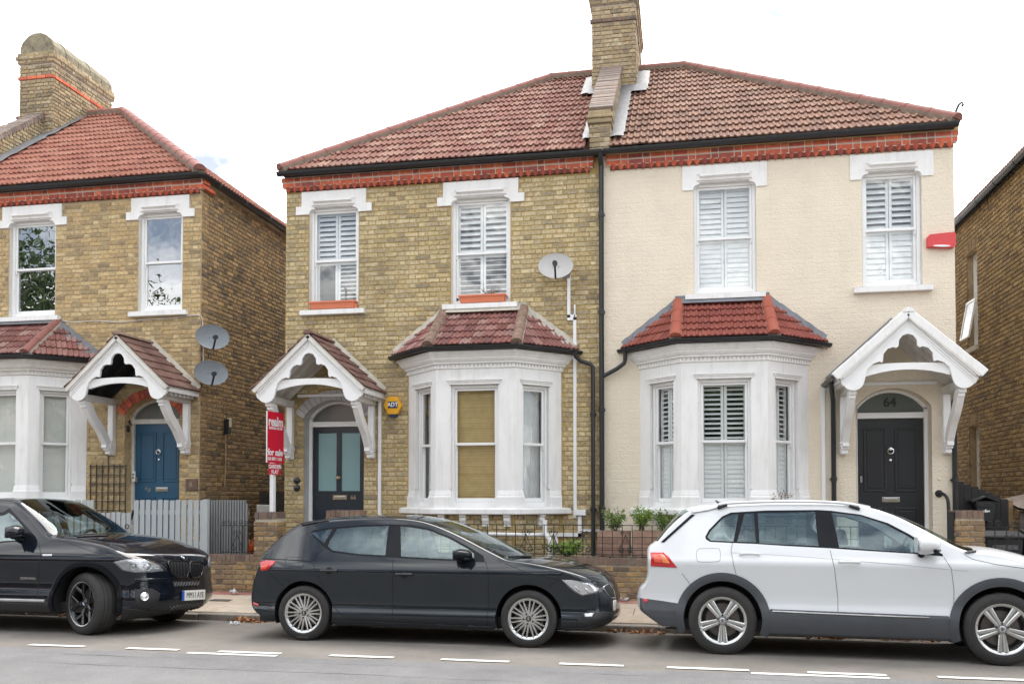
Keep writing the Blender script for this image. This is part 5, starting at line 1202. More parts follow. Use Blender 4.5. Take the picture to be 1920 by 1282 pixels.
railing('iron_railing', 'black railing panel with scroll crest before the corrugated panel', -7.31, -6.74, .74, 1.195, -.97, .19, (-7.03, ), crest=3)
railing('iron_railing', 'long black railing with heart scrolls on the brick wall', -4.4, 2.4, .775, 1.235, -.95, .145, (-3.0, -2.36, -1.95, -1.49, -.88, -.28, .3), midbars=(.28, .62))
railing('iron_gate', 'black iron gate with scroll top beside the brick pier', 3.97, 5.0, .73, 1.245, -.95, .14, (4.3, 4.75), cat='gate', crest=4)

# ------------------------------------------------------------------ plants
M_leaf = mat('fresh_leaf', (.12, .22, .035), .6, var=.35, vscale=14, palette=[(.15, .28, .04), (.24, .38, .07), (.30, .42, .09), (.11, .22, .035)], spec=.3)
M_leaf2 = mat('shrub_leaf', (.10, .17, .04), .6, var=.35, vscale=14, palette=[(.11, .20, .04), (.18, .28, .07), (.26, .33, .10), (.13, .22, .055)], spec=.3)
M_stem = mat('stem', (.10, .075, .04), .85); M_dry = mat('dry_plant', (.30, .20, .12), .9, var=.3, palette=[(.28, .19, .11), (.36, .26, .16), (.22, .15, .09)])
def leaf(b, c, d, L, w, r):
    d = Vector(d).normalized(); s = d.cross(Vector((r.gauss(0, 1), r.gauss(0, 1), r.gauss(0, 1)))).normalized(); n = d.cross(s) * .12 * L
    b.add([c, c + d * L * .45 + s * w + n, c + d * L, c + d * L * .45 - s * w + n], [(0, 1, 2), (0, 2, 3)])
def bush(name, label, base, h, spread, nst, nl, m, r, cat='plant', lsize=.035, group=None):
    t = thing(name, label, cat, base, group); st = B(); lf = B(); base = Vector(base)
    for i in range(nst):
        a = r.uniform(0, 6.28); e = base + Vector((cos(a) * spread * r.uniform(.3, 1), sin(a) * spread * .5 * r.uniform(.3, 1), h * r.uniform(.6, 1))); m1 = base.lerp(e, .5) + Vector((r.gauss(0, .02), r.gauss(0, .02), h * .1))
        pts = spline([tuple(base + Vector((r.gauss(0, .02), r.gauss(0, .02), 0))), tuple(m1), tuple(e)], 5); st.tube(pts, [.005 - .003 * k / (len(pts) - 1) for k in range(len(pts))], 5)
        for k in range(nl):
            q = Vector(pts[r.randrange(len(pts) // 3, len(pts))]); d = Vector((r.gauss(0, 1), r.gauss(0, 1), r.gauss(.2, .8))); c = q + d.normalized() * r.uniform(0, .05); leaf(lf, c, d, lsize * r.uniform(.6, 1.4), lsize * .3 * r.uniform(.7, 1.3), r)
    st.make('stems', M_stem, t, smooth=True); lf.make('foliage', m, t, kind='stuff'); return t
rp_ = random.Random(5)
M_cedar = mat('cedar_board', (.30, .165, .11), .8, var=.25, vscale=9, bump=.35, bscale=60, palette=[(.38, .235, .17), (.45, .29, .215), (.32, .195, .145), (.41, .26, .19)], dirt=.3, dirtcol=(.16, .11, .09, 1), dscale=6, streak=0)
M_soil = mat('soil', (.05, .035, .025), .95, var=.3, bump=.8, bscale=60)
def planter(label, x0, x1, y0, y1, z0, z1):
    t = thing('timber_planter', label, 'planter', ((x0 + x1) / 2, (y0 + y1) / 2, z0)); n = 4; h = (z1 - z0) / n
    for k in range(n):
        for (a, c, d, e) in ((x0, x1, y0, y0 + .02), (x0, x1, y1 - .02, y1), (x0, x0 + .02, y0 + .021, y1 - .021), (x1 - .02, x1, y0 + .021, y1 - .021)):
            b = B(); b.box(a, c, d, e, z0 + h * k + .003, z0 + h * (k + 1) - .003); b.make('board', M_cedar, t, bevel=.004)
    b = B(); b.box(x0 + .022, x1 - .022, y0 + .022, y1 - .022, z0 + .01, z1 - .03); b.make('soil', M_soil, t); return t
planter('weathered timber planter beside the black downpipes, under the leggy plant', -1.30, -.825, -.90, -.55, .775, 1.15)
planter('longer timber planter holding two green bushes below the bay sill', -.79, -.17, -.90, -.55, .775, 1.155)
bush('potted_plant', 'leggy green plant growing in the shorter timber planter', (-1.05, -.72, 1.12), .34, .25, 14, 34, M_leaf2, rp_, group=None, lsize=.042)
bush('potted_plant', 'bushy plant with yellow leaves in the longer planter', (-.65, -.72, 1.12), .36, .2, 14, 42, M_leaf, rp_, lsize=.042)
bush('potted_plant', 'thin green plant at the end of the longer planter', (-.32, -.72, 1.12), .33, .18, 11, 38, M_leaf2, rp_, lsize=.042)
bush('ground_plant', 'bright green leafy plant on the wall top by the railings', (-1.75, -.80, .74), .24, .34, 18, 26, M_leaf, rp_, lsize=.055)
bush('ground_plant', 'dry straggly weed on the bay sill of the cream house', (1.35, -.62, 1.48), .24, .22, 7, 14, M_dry, rp_, lsize=.03)
M_terra = mat('terracotta_plastic', (.66, .20, .10), .6, var=.06)
def window_box(label, x0, x1, z0, h=.125):
    t = thing('window_box', label, 'window box', ((x0 + x1) / 2, -.02, z0), 'terracotta window boxes on the upper sills'); b = B(); y0, y1 = -.095, .055
    lo = [(x0 + .02, y0 + .02), (x1 - .02, y0 + .02), (x1 - .02, y1 - .01), (x0 + .02, y1 - .01)]; hi = [(x0, y0), (x1, y0), (x1, y1), (x0, y1)]
    b.add([(x, y, z0) for x, y in lo] + [(x, y, z0 + h * .8) for x, y in hi], [(0, 3, 2, 1), (0, 1, 5, 4), (1, 2, 6, 5), (2, 3, 7, 6), (3, 0, 4, 7)]); b.make('trough', M_terra, t, bevel=.006)
    b = B(); G = [(x0 - .012, y0 - .012), (x1 + .012, y0 - .012), (x1 + .012, y1), (x0 - .012, y1)]; I = [(x0 + .012, y0 + .012), (x1 - .012, y0 + .012), (x1 - .012, y1 - .012), (x0 + .012, y1 - .012)]
    for z, f in ((z0 + h * .78, 0), (z0 + h, 1)): b.add([(x, y, z) for x, y in G] + [(x, y, z) for x, y in I], [(i, (i + 1) % 4, (i + 1) % 4 + 4, i + 4) for i in range(4)])
    b.add([(x, y, z) for z in (z0 + h * .78, z0 + h) for x, y in G], [(i, (i + 1) % 4, (i + 1) % 4 + 4, i + 4) for i in range(4)]); b.make('rim', M_terra, t)
    b = B(); b.box(x0 + .013, x1 - .013, y0 + .013, y1 - .013, z0 + h * .7, z0 + h * .85); b.make('soil', M_soil, t); return t
window_box('terracotta trough under the window with the dark lower shutter', -6.215, -5.42, 4.802)
window_box('terracotta trough on the sill above the bay roof', -3.62, -2.86, 4.802)
bush('dead_plant', 'single dry stalk in the trough under the dark shutter', (-5.58, -.03, 4.9), .34, .05, 3, 7, M_dry, rp_, lsize=.03)
bush('dead_plant', 'row of withered pale flowers in the trough above the bay', (-3.15, -.03, 4.9), .13, .3, 16, 7, mat('withered_flower', (.5, .4, .36), .9, var=.3), rp_, lsize=.022)
b = B(); b.box(-5.44, -5.40, -.05, .03, 4.80, 4.88); b.make('flower_pot', M_terra, None, bevel=.008, label='small terracotta pot at the end of the sill', cat='pot')

# ------------------------------------------------------------------ pipes, cables, wall fittings
def tb(name, label, path, r, m, cat='pipe', n=10): b = B(); b.tube(path, r, n); return b.make(name, m, None, smooth=40, label=label, cat=cat)
pipe(h66, [(-1.30, -.235, 7.05), (-1.30, -.20, 6.96), (-1.30, -.10, 6.88), (-1.30, -.10, .70)], .040)
pp_ = onY(1090, 676, -.09); pipe(h66, [(-1.72, -.18, 3.93), (-1.70, -.16, 3.86), (-1.64, -.10, 3.80), (-1.47, -.09, 3.74), (-1.44, -.09, 3.70), (-1.44, -.09, .70)], .034)
pipe(h64, [(-.93, -.12, 3.93), (-.93, -.11, 3.80), (-.95, -.10, 3.74), (-1.06, -.10, 3.66), (-1.27, -.10, 3.55)], .034, clips=False)
pipe(h64, [(2.07, -.60, 3.37), (2.07, -.55, 3.30), (2.15, -.14, 3.16), (2.17, -.08, 3.08), (2.17, -.07, .75)], .036)
pipe(h64, [(3.985, -.5, 3.36), (3.93, -.12, 3.2), (3.86, -.07, 3.05), (3.86, -.07, .75)], .036)
def trunk(parent, pts, w=.022, name='trunking', y=-.03):
    b = B()
    for (a, c) in zip(pts, pts[1:]): b.box(min(a[0], c[0]) - w, max(a[0], c[0]) + w, y, .0, min(a[1], c[1]) - w, max(a[1], c[1]) + w)
    b.make(name, M_pvc, parent, bevel=.003)
trunk(h66, [(-1.83, 5.16), (-1.83, 4.53), (-1.735, 4.49), (-1.735, 1.34)], .026); trunk(h66, [(-1.735, 4.53), (-1.735, 4.70)], .012)
trunk(h66, [(-4.985, 3.32), (-4.985, 1.30), (-4.55, 1.30)], .026, y=-.04)
trunk(h66, [(-1.66, 1.42), (-1.66, 1.05), (-2.05, 1.05)], .03, y=-.05); trunk(h66, [(-1.62, 1.12), (-1.35, 1.12)], .02, y=-.05); b = B(); b.box(-1.73, -1.56, -.09, 0, 1.36, 1.45); b.make('junction_cover', M_pvc, h66, bevel=.004)
tb('waste_pipe', 'white waste pipe running along the brick bay base', [(-3.4, -.74, 1.09), (-2.35, -.74, 1.075), (-2.0, -.40, 1.07), (-1.95, -.4, .78)], .028, M_pvc)
tb('waste_pipe', 'short white vertical drain pipe behind the railings', [(-2.12, -.66, 1.30), (-2.12, -.66, 1.1), (-2.03, -.72, 1.0), (-2.03, -.72, .76)], .035, M_pvc)
trunk(h64, [(2.03, 3.28), (2.03, 1.42)], .028, y=-.045); trunk(h64, [(2.03, 3.28), (2.32, 3.28)], .02, y=-.04); trunk(h64, [(2.45, 3.34), (3.62, 3.34)], .022, y=-.04); trunk(h66, [(-6.42, 3.35), (-5.2, 3.35)], .022, y=-.05)
M_cable = mat('white_cable', (.62, .61, .58), .5)
cb = [(-10.95, -.02, 4.80), (-10.7, -.02, 4.76), (-10.3, -.02, 4.77), (-9.8, -.02, 4.73), (-9.3, -.02, 4.755), (-8.8, -.02, 4.76), (-8.32, -.02, 4.80), (-8.262 + .02, .02, 4.72), (-8.24, .03, 4.5), (-8.235, .05, 4.2), (-8.235, .05, 3.9)]
tb('cable', 'thin pale cable sagging along the brick wall to the dishes', spline(cb, 4), .008, M_cable, 'cable', 6)
# satellite dishes
def dish(label, c, facing, w, h, colour, mount, parent_x, arm=True):
    t = thing('satellite_dish', label, 'satellite dish', c, None); n = Vector(facing).normalized(); s = n.cross(Vector((0, 0, 1))).normalized(); u = s.cross(n); c = Vector(c)
    b = B(); rows = []
    for (rr, d) in ((.0, -.055), (.3, -.05), (.6, -.035), (.85, -.015), (1, 0), (1.02, .004), (1.0, -.006), (.6, -.045), (0, -.065)):
        rows.append([c + n * d + s * (w / 2 * rr * cos(a)) + u * (h / 2 * rr * sin(a)) for a in [2 * pi * k / 36 for k in range(37)]])
    b.grid(rows); b.make('reflector', colour, t, smooth=True)
    l0 = c - u * h * .44 + n * .0; l1 = c - u * h * .30 + n * .30
    b = B(); b.tube([c - u * h * .46 - n * .03, l0 + n * .05 - u * .04, l1], .016, 8); b.make('feed_arm', M_black, t, smooth=True)
    b = B(); b.tube([l1 + n * .03, l1 - n * .07 + u * .03], .040, 12); b.tube([l1 - n * .06 + u * .03, l1 - n * .085 + u * .038], .022, 12); b.make('feed_horn', M_black, t, smooth=40)
    b = B(); m = Vector(mount); b.tube([c - n * .06, c - n * .12, c - n * .12 - u * .12, m], .014, 8); b.obox(m, (.05, 0, 0), (0, .012, 0), (0, 0, .08)); b.make('wall_bracket', mat('zinc', (.4, .4, .4), .4, metal=.8), t)
    for q in (-1, 1): b = B(); b.tube([c - n * .046 + s * .045 * q, c - n * .036 + s * .045 * q], .007, 8); b.make('bolt', M_black, t)
    return t
M_dish = mat('grey_dish', (.45, .44, .43), .5, var=.05, vscale=4); M_dishd = mat('dark_dish', (.17, .19, .21), .5, var=.08, vscale=4)
dish('pale grey satellite dish on brick wall beside white trunking', (-2.00, -.30, 5.28), (.10, -1, .25), .54, .43, M_dish, (-1.86, -.02, 5.22), 0)
dish('upper dark satellite dish on the brick house corner', (-8.00, -.06, 4.40), (.62, -.78, .22), .56, .44, M_dishd, (-8.23, .05, 4.40), 0)
dish('lower dark satellite dish on the brick house corner', (-8.02, -.06, 3.78), (.62, -.78, .22), .56, .44, M_dishd, (-8.23, .05, 3.78), 0)
# alarm boxes
M_yel = mat('alarm_yellow', (.80, .40, .015), .4, var=.03); M_blue2 = mat('alarm_blue', (.015, .03, .10), .4)
t = thing('alarm_box', 'yellow six-sided alarm box between porch and bay window', 'alarm box', (-4.745, -.06, 3.14)); hx = [(.155 * cos(radians(a)), .165 * sin(radians(a))) for a in (0, 60, 120, 180, 240, 300)]
b = B(); b.prism([(-4.745 + x, 3.155 + z) for x, z in hx], lambda x, z: (x, -.085, z), lambda x, z: (x, -.002, z)); b.make('cover', M_yel, t, bevel=.018)
b = B(); b.prism([(-4.745 + x, z) for x, z in ((-.075, 3.02), (.075, 3.02), (.06, 2.965), (-.06, 2.965))], lambda x, z: (x, -.07, z), lambda x, z: (x, -.002, z)); b.make('strobe', M_blue2, t, bevel=.008)
b = B(); b.prism([(-4.745 + x, 3.165 + z) for x, z in ((-.075, -.055), (.085, -.055), (.085, .055), (-.075, .055))], lambda x, z: (x, -.089, z), lambda x, z: (x, -.084, z)); b.make('badge', M_blue2, t, bevel=.01)
text('ADT', .095, (-4.742, -.0905, 3.165), M_pvc, t, bold=.003, sx=.95)
t = thing('alarm_box', 'faded red alarm box on cream wall near the gutter end', 'alarm box', (3.71, -.07, 5.42)); M_redp = mat('faded_red_plastic', (.62, .055, .06), .5, var=.05)
b = B(); pl = [(-.19, -.085), (.17, -.115), (.195, -.09), (.20, .08), (.17, .115), (-.16, .095), (-.19, .06)]; b.prism([(3.71 + x, 5.43 + z) for x, z in pl], lambda x, z: (x, -.10, z), lambda x, z: (x, -.01, z)); b.make('cover', M_redp, t, bevel=.03, seg=3)
b = B(); b.prism([(3.71 + x, 5.345 + z + x * -.06) for x, z in arc(0, 0, .12, 0, 360, 18, ry=.014)[:-1]], lambda x, z: (x, -.112, z), lambda x, z: (x, -.09, z)); b.make('lens', M_pvc, t)
# door furniture on the walls
t = thing('doorbell', 'pair of round black doorbells beside the glazed door', 'doorbell', (-6.455, -.02, 1.86))
for z in (1.925, 1.80): b = B(); b.lathe([(0, -.045), (.022, -.04), (.03, -.03), (.05, -.025), (.058, -.012), (.058, .0)], (-6.455, -.006, z), (0, 1, 0), (1, 0, 0), 22); b.make('bell', M_black, t, smooth=40)
b = B(); b.box(-8.50, -8.28, -.035, -.008, 1.76, 1.96); pq = b.make('number_plaque', mat('bronze_plaque', (.14, .085, .06), .55, var=.3, vscale=20, bump=.4), None, bevel=.006, label='brown square number plaque beside the blue door', cat='plaque'); text('8', .11, (-8.40, -.037, 1.86), M_gold, pq, 'plaque_number')
b = B(); b.box(-9.615, -9.565, .10, .135, 1.92, 2.10); ic = b.make('intercom', M_pvc, None, bevel=.006, label='white intercom panel on the blue door frame', cat='intercom')
for z in (1.97, 2.03): b = B(); b.box(-9.605, -9.575, .096, .1, z, z + .03); b.make('button', M_black, ic)
t = thing('trellis', 'dark square trellis on the bricks beside the blue door', 'trellis', (-10.0, -.03, 1.3))
for k in range(7): b = B(); b.box(-10.35 + k * .115, -10.335 + k * .115, -.035, -.02, 1.0, 2.22 if k != 3 else 3.3); b.make('upright', mat('trellis_wood', (.07, .06, .05), .85, var=.3), t)
for k in range(8): b = B(); b.box(-10.36, -9.63, -.05, -.036, 1.1 + k * .155, 1.115 + k * .155); b.make('crossbar', mat('trellis_wood', (.07, .06, .05), .85), t)
t = thing('wall_lamp', 'small bulkhead lamp on the dark brick flank wall', 'lamp', (-8.2, .9, 2.9)); p_ = onX(427, 798, -8.2)
b = B(); b.box(-8.25, -8.15, p_.y - .05, p_.y + .05, p_.z - .15, p_.z + .12); b.make('body', M_black, t, bevel=.01); b = B(); b.box(-8.2, -8.14, p_.y - .04, p_.y + .04, p_.z - .03, p_.z + .14); b.make('lens', mat('lamp_lens', (.6, .55, .4), .3), t, bevel=.01)
tb('cable', 'buff cable hanging down the flank wall below the lamp', [(-8.24, p_.y, p_.z - .15), (-8.24, p_.y + .01, p_.z - .6), (-8.24, p_.y - .02, p_.z - 1.1)], .010, mat('buff_cable', (.4, .3, .18), .6), 'cable', 6)
b = B(); b.tube([(-9.62, .08, 2.92), (-9.60, -.02, 2.94), (-9.57, -.06, 2.98)], .016, 8); b.tube([(-9.62, -.02, 2.88), (-9.55, -.12, 2.80)], .032, 12); b.make('camera_lamp', M_black, None, smooth=40, label='small black security camera beside the blue door', cat='camera')

# ------------------------------------------------------------------ sale board
M_sred = mat('sale_board_red', (.62, .004, .03), .45, var=.02); t = thing('sale_board', 'red sale board on a white post behind the brick pier', 'sign', (-6.33, -.68, .7))
A = onY(501, 820, -1.00); Bp = onY(531.5, 820, -.54); e = Vector((Bp.x - A.x, Bp.y - A.y, 0)); w = e.length; e.normalize(); nn = Vector((e.y, -e.x, 0)); zt, zb, z3 = onY(501, 770, -1.0).z, onY(501, 866.5, -1.0).z, onY(504, 889, -1.0).z
def panel(u0, u1, z0, z1, nm): b = B(); o = Vector((A.x, A.y, 0)); b.obox(o + e * (u0 + u1) / 2 + Vector((0, 0, (z0 + z1) / 2)), e * ((u1 - u0) / 2), nn * .006, Vector((0, 0, (z1 - z0) / 2))); return b.make(nm, M_sred, t)
panel(0, w, zb, zt, 'board'); panel(.055, w * .82, z3, zb - .012, 'slip_board')
def stext(s, size, u, z, bold, sx): text(s, size, Vector((A.x, A.y, z)) + e * u + nn * .0075, M_pvc, t, right=e, up=(0, 0, 1), bold=bold, sx=sx)
H_ = zt - zb; stext('realm', .205, w * .50, zt - H_ * .20, .006, .90); stext('estates.co.uk', .078, w * .50, zt - H_ * .315, .001, .95); stext('for sale', .145, w * .47, zt - H_ * .80, .005, .98); stext('020 8871 1203', .07, w * .45, zt - H_ * .925, .002, .95)
stext('GARDEN', .085, w * .46, zb - .065, .003, 1.05); stext('FLAT', .085, w * .46, zb - .15, .003, 1.05)
b = B(); o = Vector((A.x, A.y, 0)) + e * (-.012); b.obox(o + Vector((0, 0, (zt + zb) / 2)), e * .006, nn * .008, Vector((0, 0, (zt - zb) / 2))); b.make('board_edge', M_pvc, t)
pc = onY(515, 900, -.68); pq_ = Vector((A.x, A.y, 0)) + e * (w * .52) - nn * .05; b = B(); b.obox(pq_ + Vector((0, 0, (.7 + zt - .05) / 2)), e * .035, nn * .035, Vector((0, 0, (zt - .05 - .7) / 2))); b.make('post', M_pvc, t, bevel=.004)

# ------------------------------------------------------------------ the alley to the right
M_bk = mat('black_stained_timber', (.022, .021, .022), .75, var=.3, vscale=10, bump=.4, bscale=60)
t = thing('timber_fence', 'black boarded fence sloping down behind the letterbox', 'fence', (4.35, .3, .16)); n = 7
for k in range(n):
    xa = 3.99 + k * .10; za = 1.88 - k * .036 - .02 * (k / n) ** 2 * 3; b = B(); b.box(xa, xa + .097, .30, .322, .16, za); b.make('board', M_bk, t, bevel=.003)
b = B(); b.box(4.70, 4.76, .30, .36, .16, 1.60); b.make('post', mat('bare_timber_edge', (.30, .19, .09), .8, var=.3), t)
t = thing('shed_roof', 'weathered timber lean-to roof at the alley mouth', 'shed', (5.05, .35, .16))
b = B(); b.add([(4.76, .1, 1.50), (5.31, .1, 1.36), (5.31, .9, 1.74), (4.80, .9, 1.62)], [(0, 1, 2, 3)]); b.add([(4.76, .1, 1.46), (5.31, .1, 1.32), (5.31, .9, 1.70), (4.80, .9, 1.58)], [(3, 2, 1, 0)]); b.make('roof_board', mat('silvered_timber', (.24, .19, .16), .85, var=.3, vscale=12, bump=.4), t)
for k in range(6): b = B(); b.box(4.80 + k * .088, 4.88 + k * .088, .16, .18, .16, 1.44 - k * .02); b.make('board', mat('brown_timber', (.10, .075, .06), .85, var=.3, bump=.4), t)
t = thing('letterbox', 'black house-shaped letterbox on the black boarded fence', 'letterbox', (4.32, .2, 1.5)); M_lb = mat('letterbox_black', (.02, .021, .024), .35, var=.1)
b = B(); b.prism([(4.19, 1.59), (4.46, 1.59), (4.42, 1.30), (4.23, 1.30)], lambda x, z: (x, .10, z), lambda x, z: (x, .295, z)); b.make('body', M_lb, t, bevel=.006)
b = B(); b.prism([(4.13, 1.575), (4.32, 1.645), (4.50, 1.575), (4.50, 1.60), (4.32, 1.67), (4.13, 1.60)], lambda x, z: (x, .06, z), lambda x, z: (x, .295, z)); b.make('roof', M_lb, t, bevel=.004)
b = B(); b.box(4.215, 4.425, .09, .10, 1.50, 1.56); b.make('flap', M_lb, t, bevel=.004)
b = B()
for x, z in ((4.32, 1.455), (4.29, 1.44), (4.345, 1.44), (4.365, 1.442), (4.32, 1.435)): b.tube([(x, .098, z), (x, .092, z)], .013, 10)
b.make('rose_emblem', M_pvc, t)
def bin_(label, xc, yc, z0, s=1.0):
    t = thing('wheelie_bin', label, 'bin', (xc, yc, z0)); M_bin = mat('dark_bin_plastic', (.022, .024, .028), .5, var=.1); w, d, h = .24 * s, .26 * s, .92 * s
    b = B(); lo = [(xc - w * .8, yc - d * .8), (xc + w * .8, yc - d * .8), (xc + w * .8, yc + d * .8), (xc - w * .8, yc + d * .8)]; hi = [(xc - w, yc - d), (xc + w, yc - d), (xc + w, yc + d), (xc - w, yc + d)]
    b.add([(x, y, z0 + .08) for x, y in lo] + [(x, y, z0 + h) for x, y in hi], [(0, 3, 2, 1), (0, 1, 5, 4), (1, 2, 6, 5), (2, 3, 7, 6), (3, 0, 4, 7), (4, 5, 6, 7)]); b.make('body', M_bin, t, bevel=.02)
    b = B(); b.prism([(yc - d - .03, z0 + h), (yc + d + .02, z0 + h), (yc + d + .02, z0 + h + .05), (yc, z0 + h + .10), (yc - d - .03, z0 + h + .04)], lambda y, z: (xc - w - .02, y, z), lambda y, z: (xc + w + .02, y, z)); b.make('lid', M_bin, t, bevel=.015)
    b = B(); b.box(xc - w * .7, xc + w * .7, yc - d - .012, yc - d * .9, z0 + h - .16, z0 + h - .09); b.make('grip_bar', mat('bin_grey', (.10, .105, .11), .5), t, bevel=.008)
    for s_ in (-1, 1): b = B(); b.lathe([(0, -.03), (.09, -.03), (.1, 0), (.09, .03), (0, .03)], (xc + s_ * w * .8, yc + d * .7, z0 + .1), (1, 0, 0), (0, 0, 1), 18); b.make('wheel', M_black, t, smooth=40)
bin_('dark wheelie bin next to the brick pier behind the iron gate', 4.30, -.5, .16); bin_('dark wheelie bin with raised lid below the timber lean-to', 4.86, -.45, .16, 1.02)
hr = thing('handrail', 'curved black handrail beside the charcoal front door', 'handrail', (3.66, -.1, 1.3))
b = B(); b.tube(spline([(3.655, -.02, 1.70), (3.665, -.10, 1.705), (3.70, -.2, 1.66), (3.72, -.24, 1.55), (3.725, -.25, 1.2), (3.73, -.25, .72)], 6), .024, 10); b.make('rail', M_iron, hr, smooth=True)
b = B(); b.lathe([(0, -.02), (.05, -.018), (.056, 0)], (3.655, -.012, 1.70), (0, 1, 0), (1, 0, 0), 20); b.make('wall_rose', M_iron, hr, smooth=40)
b = B(); b.lathe([(0, -.012), (.022, -.01), (.026, 0)], (3.66, -.012, 1.92), (0, 1, 0), (1, 0, 0), 14); b.make('bell_push', M_cream, None, smooth=40, label='small cream wall plug above the handrail', cat='fitting')
b = B(); b.box(3.50, 3.58, WALL_Y, WALL_Y + .06, .15, 1.45); b.make('gate_post', M_iron, None, bevel=.004, label='slim black metal post beside the brick pier', cat='post')
b = B(); b.tube([(-9.05, -.7, 1.42), (-9.35, -.3, 1.25), (-9.5, -.05, 1.18)], .018, 8); b.make('stair_rail', M_iron, None, smooth=True, label='short black stair rail before the blue door', cat='handrail')

# ------------------------------------------------------------------ leaves and litter in the gutter
M_fall = mat('dead_leaf', (.38, .17, .07), .85, var=.3, palette=[(.42, .19, .08), (.32, .13, .05), (.52, .29, .15), (.26, .11, .05), (.46, .23, .11)])
def litter(label, px, py, n, rx, ry, seed):
    r = random.Random(seed); c = onZ(px, py, -.055); b = B()
    for i in range(n):
        x = c.x + r.gauss(0, rx); y = min(KERB_Y - .02, -2.74 - abs(r.gauss(0, ry))); z = RZ(y) + .006 + abs(r.gauss(0, .018)); d = Vector((r.gauss(0, 1), r.gauss(0, 1), r.gauss(0, .5))).normalized(); leaf(b, Vector((x, y, z)), d, r.uniform(.05, .10), r.uniform(.012, .03), r)
    b.make('fallen_leaves', M_fall, None, label=label, cat='leaves', kind='stuff')
litter('drift of brown leaves in the gutter left of the dark hatchback', 465, 1168, 75, .16, .05, 1); litter('brown leaves in the gutter between dark hatchback and white car', 1195, 1187, 70, .2, .05, 2)
litter('brown leaves along the kerb under the white car', 1560, 1197, 60, .16, .05, 3); litter('sparse brown leaves along the kerb near the white front wheel', 1710, 1203, 45, .2, .05, 4); litter('few brown leaves beyond the black car wheel', 150, 1155, 40, .4, .06, 6)
for (lab, px, py, z) in (('crumpled white paper on pavement by the brick wall', 439, 1112, .15), ('crumpled white paper in the gutter among leaves', 441, 1171, -.05), ('flat white litter on pavement beside the white car', 1168, 1126, .15)):
    c = onZ(px, py, z); b = B(); r = random.Random(px)
    for i in range(14): d = [Vector((r.gauss(0, 1), r.gauss(0, 1), abs(r.gauss(0, .6)))).normalized() * .045 for _ in range(2)]; o = c + Vector((r.gauss(0, .03), r.gauss(0, .02), .01)); b.add([o, o + d[0], o + d[0] + d[1], o + d[1]], [(0, 1, 2, 3)])
    b.make('litter', M_whitep, None, label=lab, cat='litter')
b = B(); c = onZ(415, 1124, .10); b.box(c.x - .16, c.x + .16, c.y - .09, c.y + .09, PZ(c.y) - .02, PZ(c.y) + .003); b.make('access_cover', mat('cast_iron', (.09, .085, .08), .7, var=.3, bump=.4), None, label='small iron cover set in the pavement', cat='cover')

# ------------------------------------------------------------------ across the street (seen in the glass and paintwork)
def tree(label, x, y, h, rad, seed, nl=5200):
    r = random.Random(seed); t = thing('street_tree', label, 'tree', (x, y, 0), 'trees across the street'); b = B(); base = Vector((x, y, 0)); top = Vector((x + r.gauss(0, .3), y, h * .45))
    b.tube([base, base + Vector((0, 0, .6)), base.lerp(top, .5), top], [.32, .25, .21, .16], 10); cl = []
    for i in range(13):
        a = r.uniform(0, 6.28); e = top + Vector((cos(a) * rad * r.uniform(.4, .95), sin(a) * rad * r.uniform(.4, .95), h * r.uniform(.08, .48))); m = top.lerp(e, .5) + Vector((0, 0, .4)); b.tube(spline([tuple(top - Vector((0, 0, r.uniform(0, 1.5)))), tuple(m), tuple(e)], 4), [.1 - .08 * k / 8 for k in range(9)], 6); cl += [e, m]
    b.make('trunk', mat('bark', (.10, .08, .06), .9, var=.3, bump=.5), t, smooth=True); lf = B()
    for i in range(nl):
        c = cl[r.randrange(len(cl))] + Vector((r.gauss(0, 1), r.gauss(0, 1), r.gauss(0, .8))) * rad * .26; leaf(lf, c, (r.gauss(0, 1), r.gauss(0, 1), r.gauss(-.2, .8)), r.uniform(.18, .34), r.uniform(.06, .12), r)
    lf.make('crown', mat('tree_leaf', (.055, .10, .025), .6, var=.35, palette=[(.05, .09, .02), (.075, .125, .03), (.04, .075, .02)]), t, kind='stuff'); return t
tree('broad leafy tree reflected in the upper windows', -29.5, -21, 14.0, 4.6, 1, 13000); tree('leafy tree across the street from the white car', 7.5, -20, 8.0, 3.0, 2); tree('leafy tree across the street from the dark hatchback', -7, -22.5, 8.5, 3.2, 3); tree('taller leafy tree across the street opposite the brown brick house', 19, -21, 9.5, 3.6, 4)
tree('low leafy tree across the street opposite the cream house', 0.5, -22, 6.4, 3.0, 6); tree('low leafy tree across the street opposite the gate', 13, -22, 6.6, 3.0, 7)
b = B(); r_ = random.Random(9)
for i in range(9000): leaf(b, Vector((r_.uniform(-40, 40), -18.6 + r_.gauss(0, .35), r_.uniform(.1, 2.3))), (r_.gauss(0, 1), r_.gauss(0, 1), r_.gauss(0, 1)), r_.uniform(.15, .3), r_.uniform(.06, .11), r_)
b.make('hedge', MATS['tree_leaf'], None, label='long clipped hedge along the opposite pavement', cat='hedge', kind='stuff')
b = B(); b.box(-120, 120, -17.0, -12.95, -.3, .1); b.make('far_pavement', mat('far_paving', (.40, .34, .28), .9, var=.15, vscale=4, bump=.3), kind='structure')
t = thing('terrace', 'low dark brick terrace beyond the hedge across the street', 'building', (0, -30, 0)); b = B(); b.box(-45, 45, -37, -30, 0, 5.2); b.make('wall', mat('terrace_brick', (.12, .075, .05), .9, var=.2, vscale=3, bump=.3), t)
b = B(); b.prism([(-37.3, 5.2), (-29.7, 5.2), (-33.5, 8.0)], lambda y, z: (-45.2, y, z), lambda y, z: (45.2, y, z)); b.make('roof', M_t64, t)
